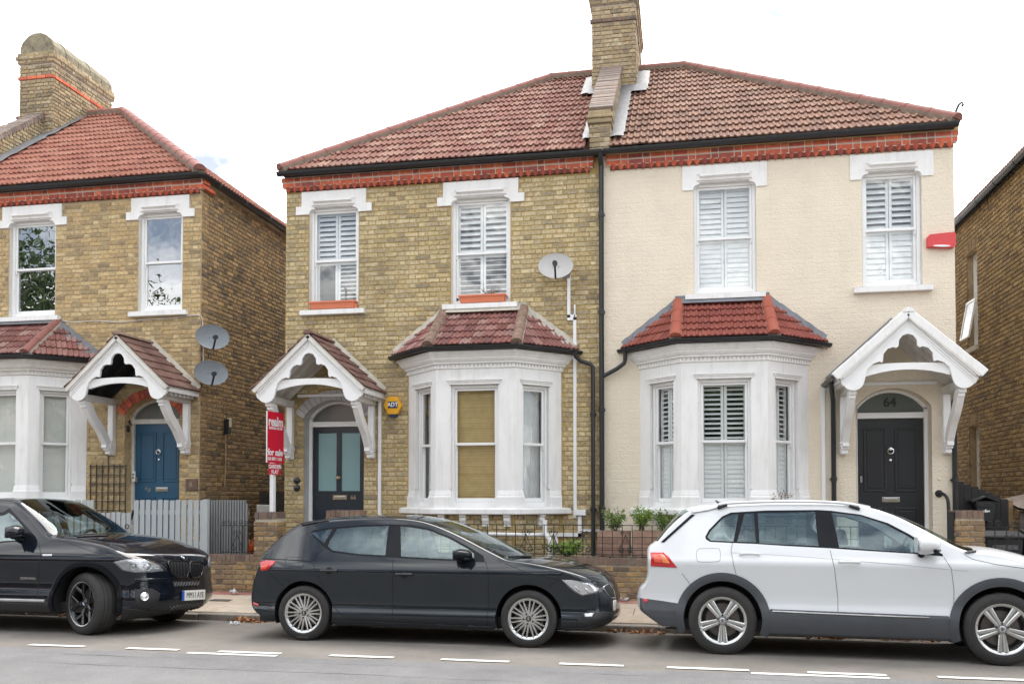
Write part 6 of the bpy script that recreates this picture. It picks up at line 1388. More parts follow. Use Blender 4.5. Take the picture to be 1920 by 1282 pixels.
for k in range(18):
    for z in (.8, 3.2): b = B(); x = -43 + k * 5; b.box(x, x + 1.2, -30.0, -29.96, z, z + 1.5); w_ = b.make('window', M_gloss, t); b = B(); b.box(x + .08, x + 1.12, -29.955, -29.95, z + .08, z + 1.42); b.make('pane', M_dark, w_)
# ------------------------------------------------------------------ cars
def paint(name, col, rough=.22, coat=1.0, flake=0):
    m = mat(name, col, rough, var=.0, coat=coat, spec=.0 if max(col) < .1 else .3, rvar=0); return m
M_pleon = paint('dark_slate_metallic', (.013, .017, .022), .3); M_pbmw = paint('black_sapphire_paint', (.006, .008, .013), .25); M_pwhite = paint('white_car_paint', (.63, .645, .66), .3, .7)
M_clad = mat('grey_car_cladding', (.055, .06, .068), .55, var=.08, vscale=8, bump=.1, bscale=200); M_trim = mat('gloss_black_trim', (.008, .009, .012), .2, var=0, spec=.16)
M_mattebk = mat('matte_black_plastic', (.014, .014, .015), .6, var=.1); M_tyre = mat('tyre_rubber', (.028, .027, .026), .75, var=.15, vscale=20, bump=.2, bscale=120, dirt=.3, dirtcol=(.09, .08, .07, 1), dscale=6)
M_alloy = mat('silver_alloy', (.58, .58, .57), .28, metal=.85, var=.06, vscale=20); M_alloyg = mat('machined_grey_alloy', (.30, .31, .33), .3, metal=.7, var=.08); M_alloyb = mat('black_alloy', (.012, .012, .014), .25, var=.05, coat=.5)
M_disc = mat('brake_disc', (.16, .14, .13), .45, metal=.6, var=.2); M_carglass = glass('car_glass', (.46, .62, .63), .085, gcol=(.78, .93, .97), wav=.10); M_carglassd = glass('privacy_glass', (.08, .13, .14), .085, gcol=(.74, .92, .97), wav=.10)
M_screen = glass('windscreen_glass', (.55, .68, .67), .015, gcol=(.85, .95, .97)); M_lamp = glass('lamp_cover', (.95, .96, .97), .10); M_tail = mat('tail_lamp_red', (.50, .004, .012), .15, var=.05, coat=.8); M_tail2 = mat('tail_lamp_bright', (.75, .10, .06), .15, var=.1, coat=.8); M_seat = mat('seat_fabric', (.028, .028, .03), .85, var=.15, bump=.2)
M_seam = mat('panel_gap', (.004, .004, .005), .8, var=0); M_sill = mat('ribbed_alloy', (.5, .5, .5), .35, metal=.8); M_plate = mat('plate_white', (.80, .80, .76), .4, var=.03); M_pblue = mat('plate_blue', (.02, .10, .45), .4); M_plblk = mat('plate_black', (.01, .01, .01), .5)
M_refl = mat('lamp_reflector', (.72, .73, .75), .22, metal=.8, var=.15, vscale=60); M_silver = mat('silver_trim', (.6, .6, .61), .25, metal=.9, var=.03)
M_bluedisc = mat('badge_blue', (.02, .12, .42), .25); M_whitedisc = mat('badge_white', (.8, .8, .8), .25)
def interp(tab, z):
    if z <= tab[0][0]: return tab[0][1]
    for (a, va), (c, vc) in zip(tab, tab[1:]):
        if z <= c:
            t = (z - a) / (c - a); return va + (vc - va) * t
    return tab[-1][1]
def smooth_tab(tab, n=3):
    for _ in range(n):
        t2 = [tab[0]]
        for (a, va), (c, vc) in zip(tab, tab[1:]): t2 += [(a * .75 + c * .25, va * .75 + vc * .25), (a * .25 + c * .75, va * .25 + vc * .75)]
        tab = t2 + [tab[-1]]
    return tab
class Car:
    def __init__(s, name, label, O, yaw, hw, tab, sf, sr, zoom, paintm, ftaper=.11, rtaper=.10):
        s.O = Vector(O); s.fwd = Vector((cos(yaw), sin(yaw), 0)); s.lat = Vector((-sin(yaw), cos(yaw), 0)); s.hw = hw; s.tab = smooth_tab(tab, 2); s.sf = sf; s.sr = sr; s.zoom = zoom; s.paint = paintm; s.ft = ftaper; s.rt = rtaper
        s.t = thing(name, label, 'car', s.O + s.lat * .0, 'cars parked along the kerb')
    def px(s, q): return (s.zoom[1] + q[0] / s.zoom[0], s.zoom[2] + q[1] / s.zoom[0])
    def inset(s, u, z):
        v = interp(s.tab, z)
        if u > s.sf: v += s.ft * (u - s.sf) ** 2
        if u < s.sr: v += s.rt * (s.sr - u) ** 2
        return v
    def P(s, u, d, z): return s.O + s.fwd * u + s.lat * d + Vector((0, 0, z))
    def side(s, q, extra=0):
        x, y = s.px(q); d = ray(x, y); v = 0
        for _ in range(7):
            k = ((s.O + s.lat * (v + extra)) - CAMP).dot(s.lat) / d.dot(s.lat); p = CAMP + d * k - s.O; u, z = p.dot(s.fwd), p.z; v = s.inset(u, z)
        return (u, z)
    def near(s, u, z, off=0): return s.P(u, s.inset(u, z) + off, z)
    def far(s, u, z, off=0): return s.P(u, 2 * s.hw - s.inset(u, z) - off, z)
    def build(s, rail, delta, bottom, dlo, panes, glassrows, per=5, nexp=2.2, nth=52, glassm=None, pcut=68, dense=.07):
        rl = spline(rail, per); dl = spline(delta, per); s.rl = rl; s.dl = dl; s.per = per
        # side panels with the glazed area left open
        outer = [tuple(p) for p in rl] + [tuple(p) for p in bottom]; vv, tt = fill2d(outer, [dlo], dense)
        body = B()
        nrm = []
        def normal(u, z, far):
            e = .004; a = (s.inset(u + e, z) - s.inset(u - e, z)) / (2 * e); c = (s.inset(u, z + e) - s.inset(u, z - e)) / (2 * e)
            n = Vector((a, -1, c)).normalized(); return (s.fwd * n.x + s.lat * (n.y if not far else -n.y) + Vector((0, 0, n.z)))
        body.add([s.near(u, z) for u, z in vv], tt); nrm += [normal(u, z, 0) for u, z in vv]
        body.add([s.far(u, z) for u, z in vv], [t[::-1] for t in tt]); nrm += [normal(u, z, 1) for u, z in vv]
        bp = body.mesh('body_side', s.paint); bp.polygons.foreach_set('use_smooth', [True] * len(bp.polygons))
        # orient faces outward then use the analytic normals
        for p in bp.polygons:
            if p.normal.dot(Vector(nrm[p.vertices[0]])) < 0: p.flip()
        bp.update(); bp.normals_split_custom_set_from_vertices([tuple(n) for n in nrm])
        so = bpy.data.objects.new('body_side', bp); link(so, s.t)
        # wrap over bonnet, roof, tail and bumpers
        th = [-pi / 2 + pi * k / nth for k in range(nth + 1)]; G = []
        for (u, z), (du, dz) in zip(rl, dl):
            w = s.hw - s.inset(u, z); row = []
            for a in th:
                g = abs(cos(a)) ** (2 / nexp); t = (1 if sin(a) >= 0 else -1) * abs(sin(a)) ** (2 / nexp)
                row.append(s.P(u + du * g, s.hw + t * w, z + dz * g))
            G.append(row)
        s.G = G; n = nth + 1; vs = [p for r in G for p in r]; skin = B(); skin.v = [tuple(p) for p in vs]; gl = {}
        for j in range(len(G) - 1):
            for i in range(nth):
                am = abs(th[i] + th[i + 1]) / 2; f = [j * n + i, j * n + i + 1, (j + 1) * n + i + 1, (j + 1) * n + i]; key = None
                for nm, (a, c, lim) in glassrows.items():
                    if a * per <= j < c * per and am < radians(lim): key = nm
                if key: gl.setdefault(key, []).append(f)
                else: skin.f.append(f); skin.fm.append(0)
        so2 = skin.make('body_shell', s.paint, s.t, smooth=True)
        # outward check
        me = so2.data; c0 = s.P(1.2, s.hw, .7)
        s.bvh = BVHTree.FromPolygons([tuple(v) for v in body.v] + [tuple(v) for v in skin.v], [list(f) for f in body.f] + [[i + len(body.v) for i in f] for f in skin.f + sum(gl.values(), [])])
        for nm, fs in gl.items():
            b = B(); b.v = [tuple(p) for p in vs]; b.f = fs; b.fm = [0] * len(fs); me = b.mesh(nm, glassm or M_screen, True); bm = bmesh.new(); bm.from_mesh(me); bmesh.ops.delete(bm, geom=[v for v in bm.verts if not v.link_faces], context='VERTS'); bm.to_mesh(me); bm.free(); link(bpy.data.objects.new(nm, me), s.t)
        # window surround and panes
        b = B(); v2, t2 = fill2d(dlo, [p for p, _ in panes], dense)
        
        for f in (s.near, s.far): b = B(); b.add([f(u, z, .004) for u, z in v2], t2); b.make('window_surround', M_trim, s.t, smooth=True)
        for p, gm in panes:
            v3, t3 = fill2d(p, (), dense)
            for f in (s.near, s.far): b = B(); b.add([f(u, z, .008) for u, z in v3], t3); b.make('side_window', gm, s.t, smooth=True)
    def hit(s, q, off=.002):
        x, y = s.px(q); d = ray(x, y).normalized(); loc, n, i, dist = s.bvh.ray_cast(CAMP, d)
        if loc is None: return None
        if n.dot(d) > 0: n = -n
        return loc + n * off, n
    def patch(s, poly, m, name, off=.004, step=6, mirror=False, holes=(), thick=.006, smooth=True, parent=None):
        vv, tt = fill2d(poly, holes, step); H = [s.hit(p, off) for p in vv]; b = B(); idx = {}; pts = []
        for k, h in enumerate(H):
            if h: idx[k] = len(pts); pts.append(h[0])
        fs = [tuple(idx[i] for i in t) for t in tt if all(i in idx for i in t)]
        b.add(pts, fs); o = b.make(name, m, parent or s.t, smooth=smooth)
        # make it face the camera
        me = o.data; k = sum(1 for p in me.polygons if p.normal.dot(CAMP - me.vertices[p.vertices[0]].co) < 0)
        if k > len(me.polygons) / 2: me.flip_normals()
        if thick: md = o.modifiers.new('thick', 'SOLIDIFY'); md.thickness = thick; md.offset = -1
        if mirror:
            b2 = B(); b2.add([s.mir(p) for p in pts], fs); o2 = b2.make(name, m, s.t, smooth=smooth)
            if thick: md = o2.modifiers.new('thick', 'SOLIDIFY'); md.thickness = thick; md.offset = 0
        return o
    def mir(s, p): p = Vector(p); d = (p - s.O).dot(s.lat); return p + s.lat * (2 * (s.hw - d))
    def seam(s, line, r=.0032, m=None, name='panel_gap', off=.0, parent=None):
        pts = []
        for a, c in zip(line, line[1:]):
            n = max(1, int(hypot(c[0] - a[0], c[1] - a[1]) / 9))
            for k in range(n): pts.append((a[0] + (c[0] - a[0]) * k / n, a[1] + (c[1] - a[1]) * k / n))
        pts.append(line[-1]); H = [s.hit(p, off) for p in pts]; H = [h[0] for h in H if h]
        if len(H) > 2: b = B(); b.tube(H, r, 5); b.make(name, m or M_seam, parent or s.t, smooth=True)
    def handle(s, q, L=.21):
        h = s.hit(q, 0)
        if not h: return
        p, n = h; b = B(); prof = spline([(-L / 2, .004), (-L / 2 + .02, .028), (0, .036), (L / 2 - .02, .028), (L / 2, .004)], 4)
        rows = []
        for (u, o) in prof:
            rows.append([p + s.fwd * u + n * (o + .008 * cos(a)) + Vector((0, 0, .014 * sin(a))) for a in [2 * pi * k / 8 for k in range(9)]])
        b.grid(rows); b.make('door_handle', s.paint, s.t, smooth=True)
        if s.paint is M_pwhite: return
        c = B(); c.lathe([(0, .006), (.03, .004), (.04, .0005)], p, n, s.fwd, 16); c.make('handle_hollow_shade', M_seam if s.paint != M_pwhite else mat('handle_shadow', (.45, .46, .47), .4), s.t, smooth=True)  # dark disc painted as the shade in the hollow behind the handle
    def mirror_(s, q, w=.20, h=.135, dep=.10, out_=.14, m=None, base=None):
        u, z = s.side(q); m = m or s.paint
        for sg in (0, 1):
            c = s.P(u, s.inset(u, z) - out_ + .04, z) if sg == 0 else s.P(u, 2 * s.hw - s.inset(u, z) + out_ - .04, z); ld = -s.lat if sg == 0 else s.lat
            rows = []; n = 14; mm_ = 20
            for i in range(n + 1):
                a = -pi / 2 + pi * i / n; row = []
                for k in range(mm_ + 1):
                    t = 2 * pi * k / mm_; sp = lambda v, e: (1 if v >= 0 else -1) * abs(v) ** e
                    x = sp(cos(a), .85) * sp(cos(t), .9); y = sp(cos(a), .85) * sp(sin(t), .85); zz = sp(sin(a), .9)
                    f = 1.0 if x > 0 else .35       # flat glass side faces the rear
                    row.append(c + s.fwd * (x * dep * f) + ld * (y * w / 2) + Vector((0, 0, zz * h / 2 * (1 - .18 * y))))
                rows.append(row)
            b = B(); b.grid(rows); mo = b.make('door_mirror', m, s.t, smooth=True)
            b = B(); b.tube([c - Vector((0, 0, h * .32)) - ld * w * .15, c - Vector((0, 0, h * .62)) - ld * (w * .45), c - Vector((0, 0, h * .62)) - ld * (out_ + .04)], [.036, .030, .034], 10); b.make('mirror_foot', base or M_trim, mo, smooth=True)
            b = B(); b.grid([[c - s.fwd * (dep * .36) + ld * (y * w * .42) + Vector((0, 0, zz * h * .40)) for y in (-1, 0, 1)] for zz in (-1, 0, 1)]); b.make('mirror_glass', M_refl, mo, smooth=True)
            b = B(); b.tube([c + s.fwd * dep * .55 - Vector((0, 0, h * .30)) + ld * w * .44, c + s.fwd * dep * .9 - Vector((0, 0, h * .27)) + ld * 0, c + s.fwd * dep * .6 - Vector((0, 0, h * .34)) - ld * w * .4], .018, 8); b.make('mirror_lower_trim', base or M_trim, mo, smooth=True)
    def wheel(s, u, R, rr, tw, style, steer=0, far=False, d0=.0, z=None):
        """R tyre radius, rr rim radius, tw tyre width; outer tyre face at distance d0 in from the body side"""
        sg = 1 if not far else -1; ax = (-s.lat if not far else s.lat)     # outward axis
        d = d0 if not far else 2 * s.hw - d0; c = s.P(u, d, R if z is None else z); c = c - ax * (tw / 2)
        if steer: M = Matrix.Rotation(steer, 3, 'Z'); ax = M @ ax
        rf = Vector((0, 0, 1)); h = tw / 2; rt_ = s.t
        b = B(); sw = R - rr
        b.lathe([(rr - .012, h * .78), (rr, h * .93), (rr + sw * .25, h * 1.0), (rr + sw * .6, h * .99), (R - .022, h * .90), (R - .006, h * .80), (R, h * .62), (R, 0), (R, -h * .62), (R - .006, -h * .8), (R - .022, -h * .9), (rr + sw * .4, -h), (rr, -h * .9)], c, ax, rf, 56)
        ty = b.make('wheel', M_tyre, rt_, smooth=35)
        # tread grooves
        for gx in (-.55, -.2, .2, .55): bb = B(); bb.lathe([(R + .0008, h * gx - .004), (R + .0012, h * gx), (R + .0008, h * gx + .004)], c, ax, rf, 56); bb.make('tread_groove', M_seam, ty, smooth=True)
        bb = B(); bb.lathe([(rr + sw * .30, h * 1.004), (rr + sw * .34, h * 1.006), (rr + sw * .38, h * 1.003)], c, ax, rf, 48); bb.make('sidewall_rib', M_mattebk, ty, smooth=True)
        alloy, barrel = {'leon': (M_alloy, M_alloy), 'vw': (M_alloyg, M_mattebk), 'bmw': (M_alloyb, M_alloyb)}[style]
        bb = B(); bb.lathe([(rr - .004, h * .96), (rr + .004, h * .985), (rr + .006, h * .95), (rr - .012, h * .90), (rr - .022, h * .82), (rr - .03, h * .2), (rr - .03, -h * .7)], c, ax, rf, 56); rim = bb.make('rim', M_alloy if style != 'bmw' else M_alloyb, ty, smooth=40)
        bb = B(); bb.lathe([(rr - .035, -h * .15), (.06, -h * .1), (.0, -h * .1)], c, ax, rf, 40); bb.make('hub_back', M_mattebk, ty)
        bb = B(); bb.lathe([(rr * .72, h * .02), (rr * .72, h * .07), (.07, h * .09), (.0, h * .09)], c, ax, rf, 40); bb.make('brake_disc', M_disc, ty, smooth=40)
        B1 = rf.copy(); B1 = (B1 - ax * B1.dot(ax)).normalized(); B2 = ax.cross(B1)
        def pt(r_, a, o): return c + B1 * (r_ * cos(a)) + B2 * (r_ * sin(a)) + ax * o
        def bar(bb, r0, a0, r1, a1, w0, w1, o0, o1, th_=.022):
            p, q = pt(r0, a0, o0), pt(r1, a1, o1); t = (q - p).normalized(); n = t.cross(ax).normalized(); m = t.cross(n)
            V = []
            for (e, w, ) in ((p, w0), (q, w1)):
                V += [e - n * w, e - n * w * .55 + ax * .007, e + n * w * .55 + ax * .007, e + n * w, e + n * w * .7 - ax * th_, e - n * w * .7 - ax * th_]
            bb.add(V, [(i, (i + 1) % 6, (i + 1) % 6 + 6, i + 6) for i in range(6)] + [(0, 1, 2, 3, 4, 5), (11, 10, 9, 8, 7, 6)])
        r2 = rr - .018; ho, hi = h * .74, h * .86
        if style == 'leon':
            for k in range(10):
                a = 2 * pi * k / 10 + .1; 
                for s2 in (-1, 1): bb = B(); bar(bb, .055, a + s2 * .10, r2, a + s2 * .19, .0125, .0095, ho * .92, hi); bb.make('spoke', alloy, rim)
        elif style == 'vw':
            for k in range(5):
                a = 2 * pi * k / 5 + pi; bb = B(); 
                for s2 in (-1, 1): bar(bb, .05, a + s2 * .30, r2, a + s2 * .135, .016, .021, ho * .92, hi)
                bb.make('spoke', M_alloy, rim); bb = B(); bar(bb, .06, a, r2, a, .012, .016, ho * .72, hi * .86); bb.make('spoke_web', M_alloyg, rim)
        else:
            for k in range(5):
                a = 2 * pi * k / 5 + .35; bb = B(); bar(bb, .04, a, rr * .55, a, .030, .022, ho * .85, ho * .95); 
                for s2 in (-1, 1): bar(bb, rr * .50, a, r2, a + s2 * .33, .020, .022, ho * .93, hi)
                bb.make('spoke', alloy, rim)
            bb = B(); bb.lathe([(rr + .0045, h * .985), (rr - .006, h * .965)], c, ax, rf, 56); bb.make('rim_edge', M_alloy, rim, smooth=True)
        bb = B(); bb.lathe([(.075, ho * .78), (.068, ho * .92), (.045, ho * 1.0), (.0, ho * 1.0)], c, ax, rf, 30); bb.make('hub', alloy if style != 'vw' else M_alloyg, rim, smooth=40)
        for k in range(5):
            a = 2 * pi * k / 5 + (.44 if style == 'leon' else .0); bb = B(); p = pt(.055, a, ho * .9); bb.tube([p, p + ax * .014], .010, 8); bb.make('wheel_bolt', M_mattebk, rim)
        cap = pt(0, 0, ho * 1.0 + .004); bb = B(); bb.lathe([(.030, -.004), (.030, .002), (.027, .004), (0, .004)], cap, ax, rf, 24); cp = bb.make('hub_cap', M_mattebk if style == 'leon' else M_silver if style == 'vw' else M_plblk, rim, smooth=40)
        right = -B2 if not far else B2
        if not far:
            o = cap + ax * .0052
            if style == 'leon': text('S', .045, o, M_silver, cp, 'maker_badge', right=-B2, up=B1, bold=.002)
            elif style == 'vw':
                text('V', .026, o + B1 * .010, M_plblk, cp, 'maker_badge', right=-B2, up=B1, bold=.001); text('W', .026, o - B1 * .009, M_plblk, cp, 'maker_badge', right=-B2, up=B1, bold=.001)
            else:
                for k in range(4): bq = B(); bq.add([o] + [o + B1 * (.020 * cos(a)) + B2 * (.020 * sin(a)) for a in [pi / 2 * (k + i / 5) for i in range(6)]], [(0, i + 1, i + 2) for i in range(5)]); bq.make('maker_badge', M_bluedisc if k % 2 else M_whitedisc, cp)
        return ty, c, ax, B1, B2
    def well(s, u, z, r, dep=.34):
        for far in (0, 1):
            ax = s.lat if not far else -s.lat; i0 = s.inset(u, z + r * .5) + .012; c = s.P(u, i0 if not far else 2 * s.hw - i0, z); b = B(); b.lathe([(r, 0), (r, dep), (0, dep)], c, ax, (0, 0, 1), 28, -pi * .62, pi * .62); b.make('wheel_arch_liner', M_mattebk, s.t, smooth=40)
    def floor(s, u0, u1, z=.2):
        b = B(); a, c = .16, 2 * s.hw - .16; b.add([s.P(u, d, zz) for zz in (z, z + .12) for u, d in ((u0, a), (u1, a), (u1, c), (u0, c))], [(0, 3, 2, 1), (4, 5, 6, 7), (0, 1, 5, 4), (1, 2, 6, 5), (2, 3, 7, 6), (3, 0, 4, 7)]); b.make('underbody', M_mattebk, s.t)
    def cabin(s, seats, z0, zb, dash, wheel=None):
        for (u, d) in seats:
            b = B(); w = .24; rows = []
            prof = spline([(u + .42, z0 + .12), (u + .40, z0 + .22), (u + .1, z0 + .20), (u + .0, z0 + .35), (u - .14, zb - .18), (u - .18, zb - .06), (u - .24, zb - .08), (u - .22, z0 + .4), (u - .14, z0 + .05), (u + .2, z0)], 3)
            b.prism(prof, lambda x, z: s.P(x, d - w, z), lambda x, z: s.P(x, d + w, z)); st = b.make('seat', M_seat, s.t, bevel=.03)
            b = B(); c = s.P(u - .21, d, zb + .04); b.obox(c, s.fwd * .05, s.lat * .13, Vector((-.02 * s.fwd.x, 0, .085))); b.make('headrest', M_seat, st, bevel=.035, seg=3)
        if dash:
            u0, u1, z = dash; b = B(); b.prism([(u0, z - .35), (u1, z - .3), (u1 + .25, z), (u1 - .1, z + .02), (u0 + .1, z - .02)], lambda x, zz: s.P(x, .14, zz), lambda x, zz: s.P(x, 2 * s.hw - .14, zz)); b.make('dashboard', M_mattebk, s.t, bevel=.03)
        if wheel:
            u, d, z = wheel; c = s.P(u, d, z); t = Vector((s.fwd.x * .35, s.fwd.y * .35, 1)).normalized(); b = B(); b.tube([c + s.lat * (.18 * cos(a)) + t * (.18 * sin(a)) for a in [2 * pi * k / 24 for k in range(24)]], .016, 8, closed=True); b.make('steering_wheel', M_mattebk, s.t, smooth=True)
def archpts(car, c, r, q0, q1, n=18):
    """arch in side coordinates from angle q0 to q1 (degrees, 0 = forward, 90 = up)"""
    return [(c[0] + r * cos(radians(q0 + (q1 - q0) * k / n)), c[1] + r * sin(radians(q0 + (q1 - q0) * k / n))) for k in range(n + 1)]

# ---- dark hatchback
c0 = onZ(565, 1201.5, 0); YL = -4.50
leon = Car('parked_car', 'dark slate five-door hatchback with multi-spoke silver wheels', (onY(565, 1201.5, YL).x, YL, 0), radians(.2), .895,
           [(.10, .11), (.19, .06), (.255, .02), (.32, .006), (.345, .010), (.415, .046), (.44, .048), (.62, .028), (.77, .005), (.825, .0), (.85, .008), (.92, .042), (1.02, .095), (1.40, .275), (1.55, .38)], 2.45, .15, (2.5946, 440, 930), M_pleon, ftaper=.085, rtaper=.16)
C = leon; S = C.side
rail = [(150, 592), (108, 560), (90, 515), (91, 460), (97, 415), (108, 375), (119, 335), (138, 290), (182, 243), (240, 194), (298, 152), (332, 138), (450, 124), (600, 115), (750, 113), (870, 122), (960, 146), (1060, 190), (1160, 241), (1240, 282), (1310, 313), (1400, 327), (1500, 347), (1590, 372), (1660, 402), (1700, 440), (1716, 500), (1722, 560), (1718, 605), (1695, 642)]
delta = [(-.10, 0), (-.12, 0), (-.13, 0), (-.13, 0), (-.12, 0), (-.11, 0), (-.11, .0), (-.12, .01), (-.12, .02), (-.12, .03), (-.10, .05), (-.06, .06), (0, .07), (0, .075), (0, .075), (.02, .07), (.06, .06), (.10, .05), (.13, .04), (.15, .03), (.14, .03), (.10, .05), (.10, .06), (.14, .06), (.22, .05), (.27, .02), (.29, 0), (.28, 0), (.29, 0), (.24, 0)]
rs = [S(q) for q in rail]; WR = .316; wz = WR
cf, cr = S((1440, 612)), S((322, 578)); cf = (2.636, .325); cr = (0, .325); AR = .368
zb = .175; bottom = [(cf[0] + AR + .05, .19)] + archpts(C, cf, AR, -18, 198) + [(cf[0] - AR - .03, .185), (cr[0] + AR + .03, .185)] + archpts(C, cr, AR * .985, -18, 196)
dlo = [(358, 176), (372, 163), (480, 147), (600, 138), (750, 132), (850, 138), (945, 155), (1045, 195), (1140, 247), (1208, 290), (1212, 320), (1000, 311), (800, 299), (600, 288), (470, 272), (430, 247), (392, 210)]
pan = [([(366, 177), (376, 170), (472, 154), (440, 206), (428, 226), (408, 212)], M_carglassd), ([(490, 153), (600, 144), (742, 139), (728, 286), (600, 280), (470, 262), (446, 242), (452, 218)], M_carglassd), ([(800, 142), (850, 146), (940, 162), (1040, 203), (1128, 252), (1160, 278), (1160, 310), (1000, 303), (804, 291)], M_carglass)]
C.build(rs, delta, bottom, [S(q) for q in dlo], [([S(q) for q in p], g) for p, g in pan], {'windscreen': (15, 20, 72), 'rear_window': (7, 10, 70)})
C.seam([(372, 315), (385, 350), (415, 410), (470, 520), (510, 570), (545, 590)]); C.seam([(430, 247), (395, 285), (372, 315)]); C.seam([(768, 135), (765, 300), (766, 600)]); C.seam([(1212, 300), (1230, 360), (1233, 480), (1228, 620)]); C.seam([(545, 592), (765, 605), (1225, 625)])
C.seam([(1310, 325), (1420, 372), (1560, 402), (1590, 405), (1700, 420)]); C.seam([(1520, 440), (1575, 408)]); C.seam([(110, 300), (200, 305), (372, 315)], .006, M_trim); C.seam([(160, 370), (230, 435)]); C.seam(spline([(255, 294), (318, 297), (330, 308), (328, 335), (314, 349), (254, 346), (243, 334), (244, 304), (255, 294)], 5), .0022)
C.handle((455, 362)); C.handle((822, 380)); C.mirror_((1100, 284), .21, .135, .15, .15, M_trim)
C.patch([(120, 318), (150, 310), (195, 315), (185, 330), (155, 358), (122, 362)], M_tail, 'tail_lamp', .006); C.patch([(124, 340), (160, 335), (150, 350), (124, 356)], M_tail2, 'tail_lamp_element', .010)
C.patch([(88, 512), (110, 520), (118, 532), (90, 526)], M_tail, 'rear_reflector', .004)
hl = C.patch([(1592, 406), (1640, 408), (1720, 425), (1770, 445), (1762, 462), (1735, 470), (1690, 478), (1660, 462), (1625, 435)], M_refl, 'headlamp', .003, mirror=True); C.patch([(1588, 404), (1640, 405), (1730, 424), (1795, 448), (1770, 466), (1735, 474), (1688, 482), (1655, 466), (1620, 438)], M_lamp, 'headlamp_lens', .012, thick=0)
for q in ((1665, 448), (1715, 458)): C.seam([(q[0] - 10, q[1] - 12), (q[0] + 12, q[1] + 12)], .012, M_silver, 'headlamp_fin', .004, hl)
C.patch([(1775, 450), (1810, 415), (1838, 440), (1850, 478), (1835, 486), (1815, 470)], M_mattebk, 'grille', .004); C.seam([(1790, 440), (1818, 418), (1842, 450), (1850, 485), (1830, 488), (1808, 468), (1790, 440)], .006, M_silver, 'grille_surround', .004)
C.patch([(1690, 566), (1745, 560), (1842, 555), (1838, 600), (1780, 625), (1665, 632), (1670, 600)], M_mattebk, 'lower_intake', .004); C.patch([(1698, 568), (1748, 564), (1740, 588), (1700, 586)], M_lamp, 'fog_lamp', .008); C.patch([(1702, 570), (1744, 567), (1737, 584), (1704, 583)], M_refl, 'fog_reflector', .006)
C.patch([(1838, 500), (1852, 495), (1850, 545), (1838, 552)], M_plate, 'number_plate', .010); C.patch([(1600, 640), (1700, 638), (1800, 622), (1845, 598), (1848, 612), (1800, 640), (1745, 660), (1600, 655)], M_mattebk, 'front_lip', .006)
C.patch([(475, 600), (765, 612), (1265, 632), (1268, 650), (765, 636), (475, 620)], M_mattebk if 0 else M_pleon, 'sill_strip', .006); C.patch([(318, 132), (350, 122), (450, 108), (452, 118), (352, 134), (322, 142)], M_trim, 'roof_spoiler', .01)
C.seam([(1330, 296), (1390, 290), (1440, 288)], .012, M_mattebk, 'wiper', .012)
for u, z in (cr, cf): C.well(u, z, AR)
C.floor(-.6, 3.2); C.cabin([(1.35, .47), (1.35, 1.32), (.45, .5), (.45, 1.3)], .42, 1.05, (2.0, 2.35, .95), (1.95, 1.32, .93))
for u in (0, 2.636): C.wheel(u, WR, .222, .215, 'leon', far=False, d0=.03); C.wheel(u, WR, .222, .215, 'leon', far=True, d0=.03)
text('MICHELIN', .032, C.P(.0, .026, WR + .272), M_sidew if 0 else mat('sidewall_letter', (.09, .09, .09), .7), C.t, 'tyre_lettering', right=C.fwd, up=(0, 0, 1)); text('MICHELIN', .032, C.P(.0, .026, WR - .272), mat('sidewall_letter', (.09, .09, .09), .7), C.t, 'tyre_lettering', right=-C.fwd, up=(0, 0, -1))
C.t.rotation_euler = (radians(-1.9), 0, 0)

# ---- white estate car
yv = radians(-3.0); cR = onZ(1355, 1228, 0)
tig = Car('parked_car', 'white car with dark grey wheel arch cladding and five twin-spoke wheels', (cR.x, cR.y, 0), yv, .905,
          [(.10, .10), (.22, .05), (.32, .02), (.42, .010), (.47, .018), (.55, .045), (.62, .046), (.85, .018), (.95, .002), (.99, .0), (1.01, .014), (1.05, .038), (1.14, .075), (1.55, .25), (1.75, .36)], 2.5, .15, (2.5263, 1160, 900), M_pwhite, ftaper=.08, rtaper=.14)
C = tig; S = C.side
rail = [(215, 690), (165, 652), (126, 618), (115, 585), (113, 555), (121, 512), (138, 485), (150, 450), (149, 400), (150, 345), (162, 312), (198, 288), (245, 232), (302, 180), (352, 150), (410, 136), (500, 124), (700, 115), (900, 113), (1080, 120), (1190, 138), (1290, 170), (1400, 224), (1500, 280), (1590, 328), (1660, 349), (1760, 360), (1860, 382), (1950, 408), (2010, 440), (2035, 500), (2045, 580), (2042, 660), (2025, 740), (1995, 790)]
delta = [(-.08, 0), (-.10, 0), (-.11, 0), (-.11, 0), (-.11, 0), (-.10, 0), (-.08, 0), (-.08, 0), (-.07, 0), (-.08, 0), (-.09, 0), (-.10, .01), (-.10, .02), (-.11, .03), (-.12, .05), (-.08, .06), (0, .06), (0, .065), (0, .065), (.02, .065), (.05, .06), (.09, .05), (.12, .05), (.14, .05), (.15, .05), (.13, .06), (.1, .08), (.1, .09), (.14, .08), (.22, .05), (.26, .02), (.28, 0), (.28, 0), (.26, 0), (.2, 0)]
rs = [S(q) for q in rail]; WT = .356
TB = 2.681; AR = .415; cr, cf = (0, .37), (TB, .37)
bottom = [(cf[0] + AR + .08, .24)] + archpts(C, cf, AR, -16, 196) + [(cf[0] - AR - .03, .235), (cr[0] + AR + .03, .235)] + archpts(C, cr, AR, -16, 194)
dlo = [(410, 266), (428, 232), (490, 168), (532, 149), (700, 139), (950, 137), (1010, 141), (1150, 160), (1280, 201), (1380, 254), (1480, 316), (1540, 352), (1542, 362), (1430, 351), (1200, 336), (1000, 322), (800, 311), (640, 300), (540, 296), (432, 290), (414, 278)]
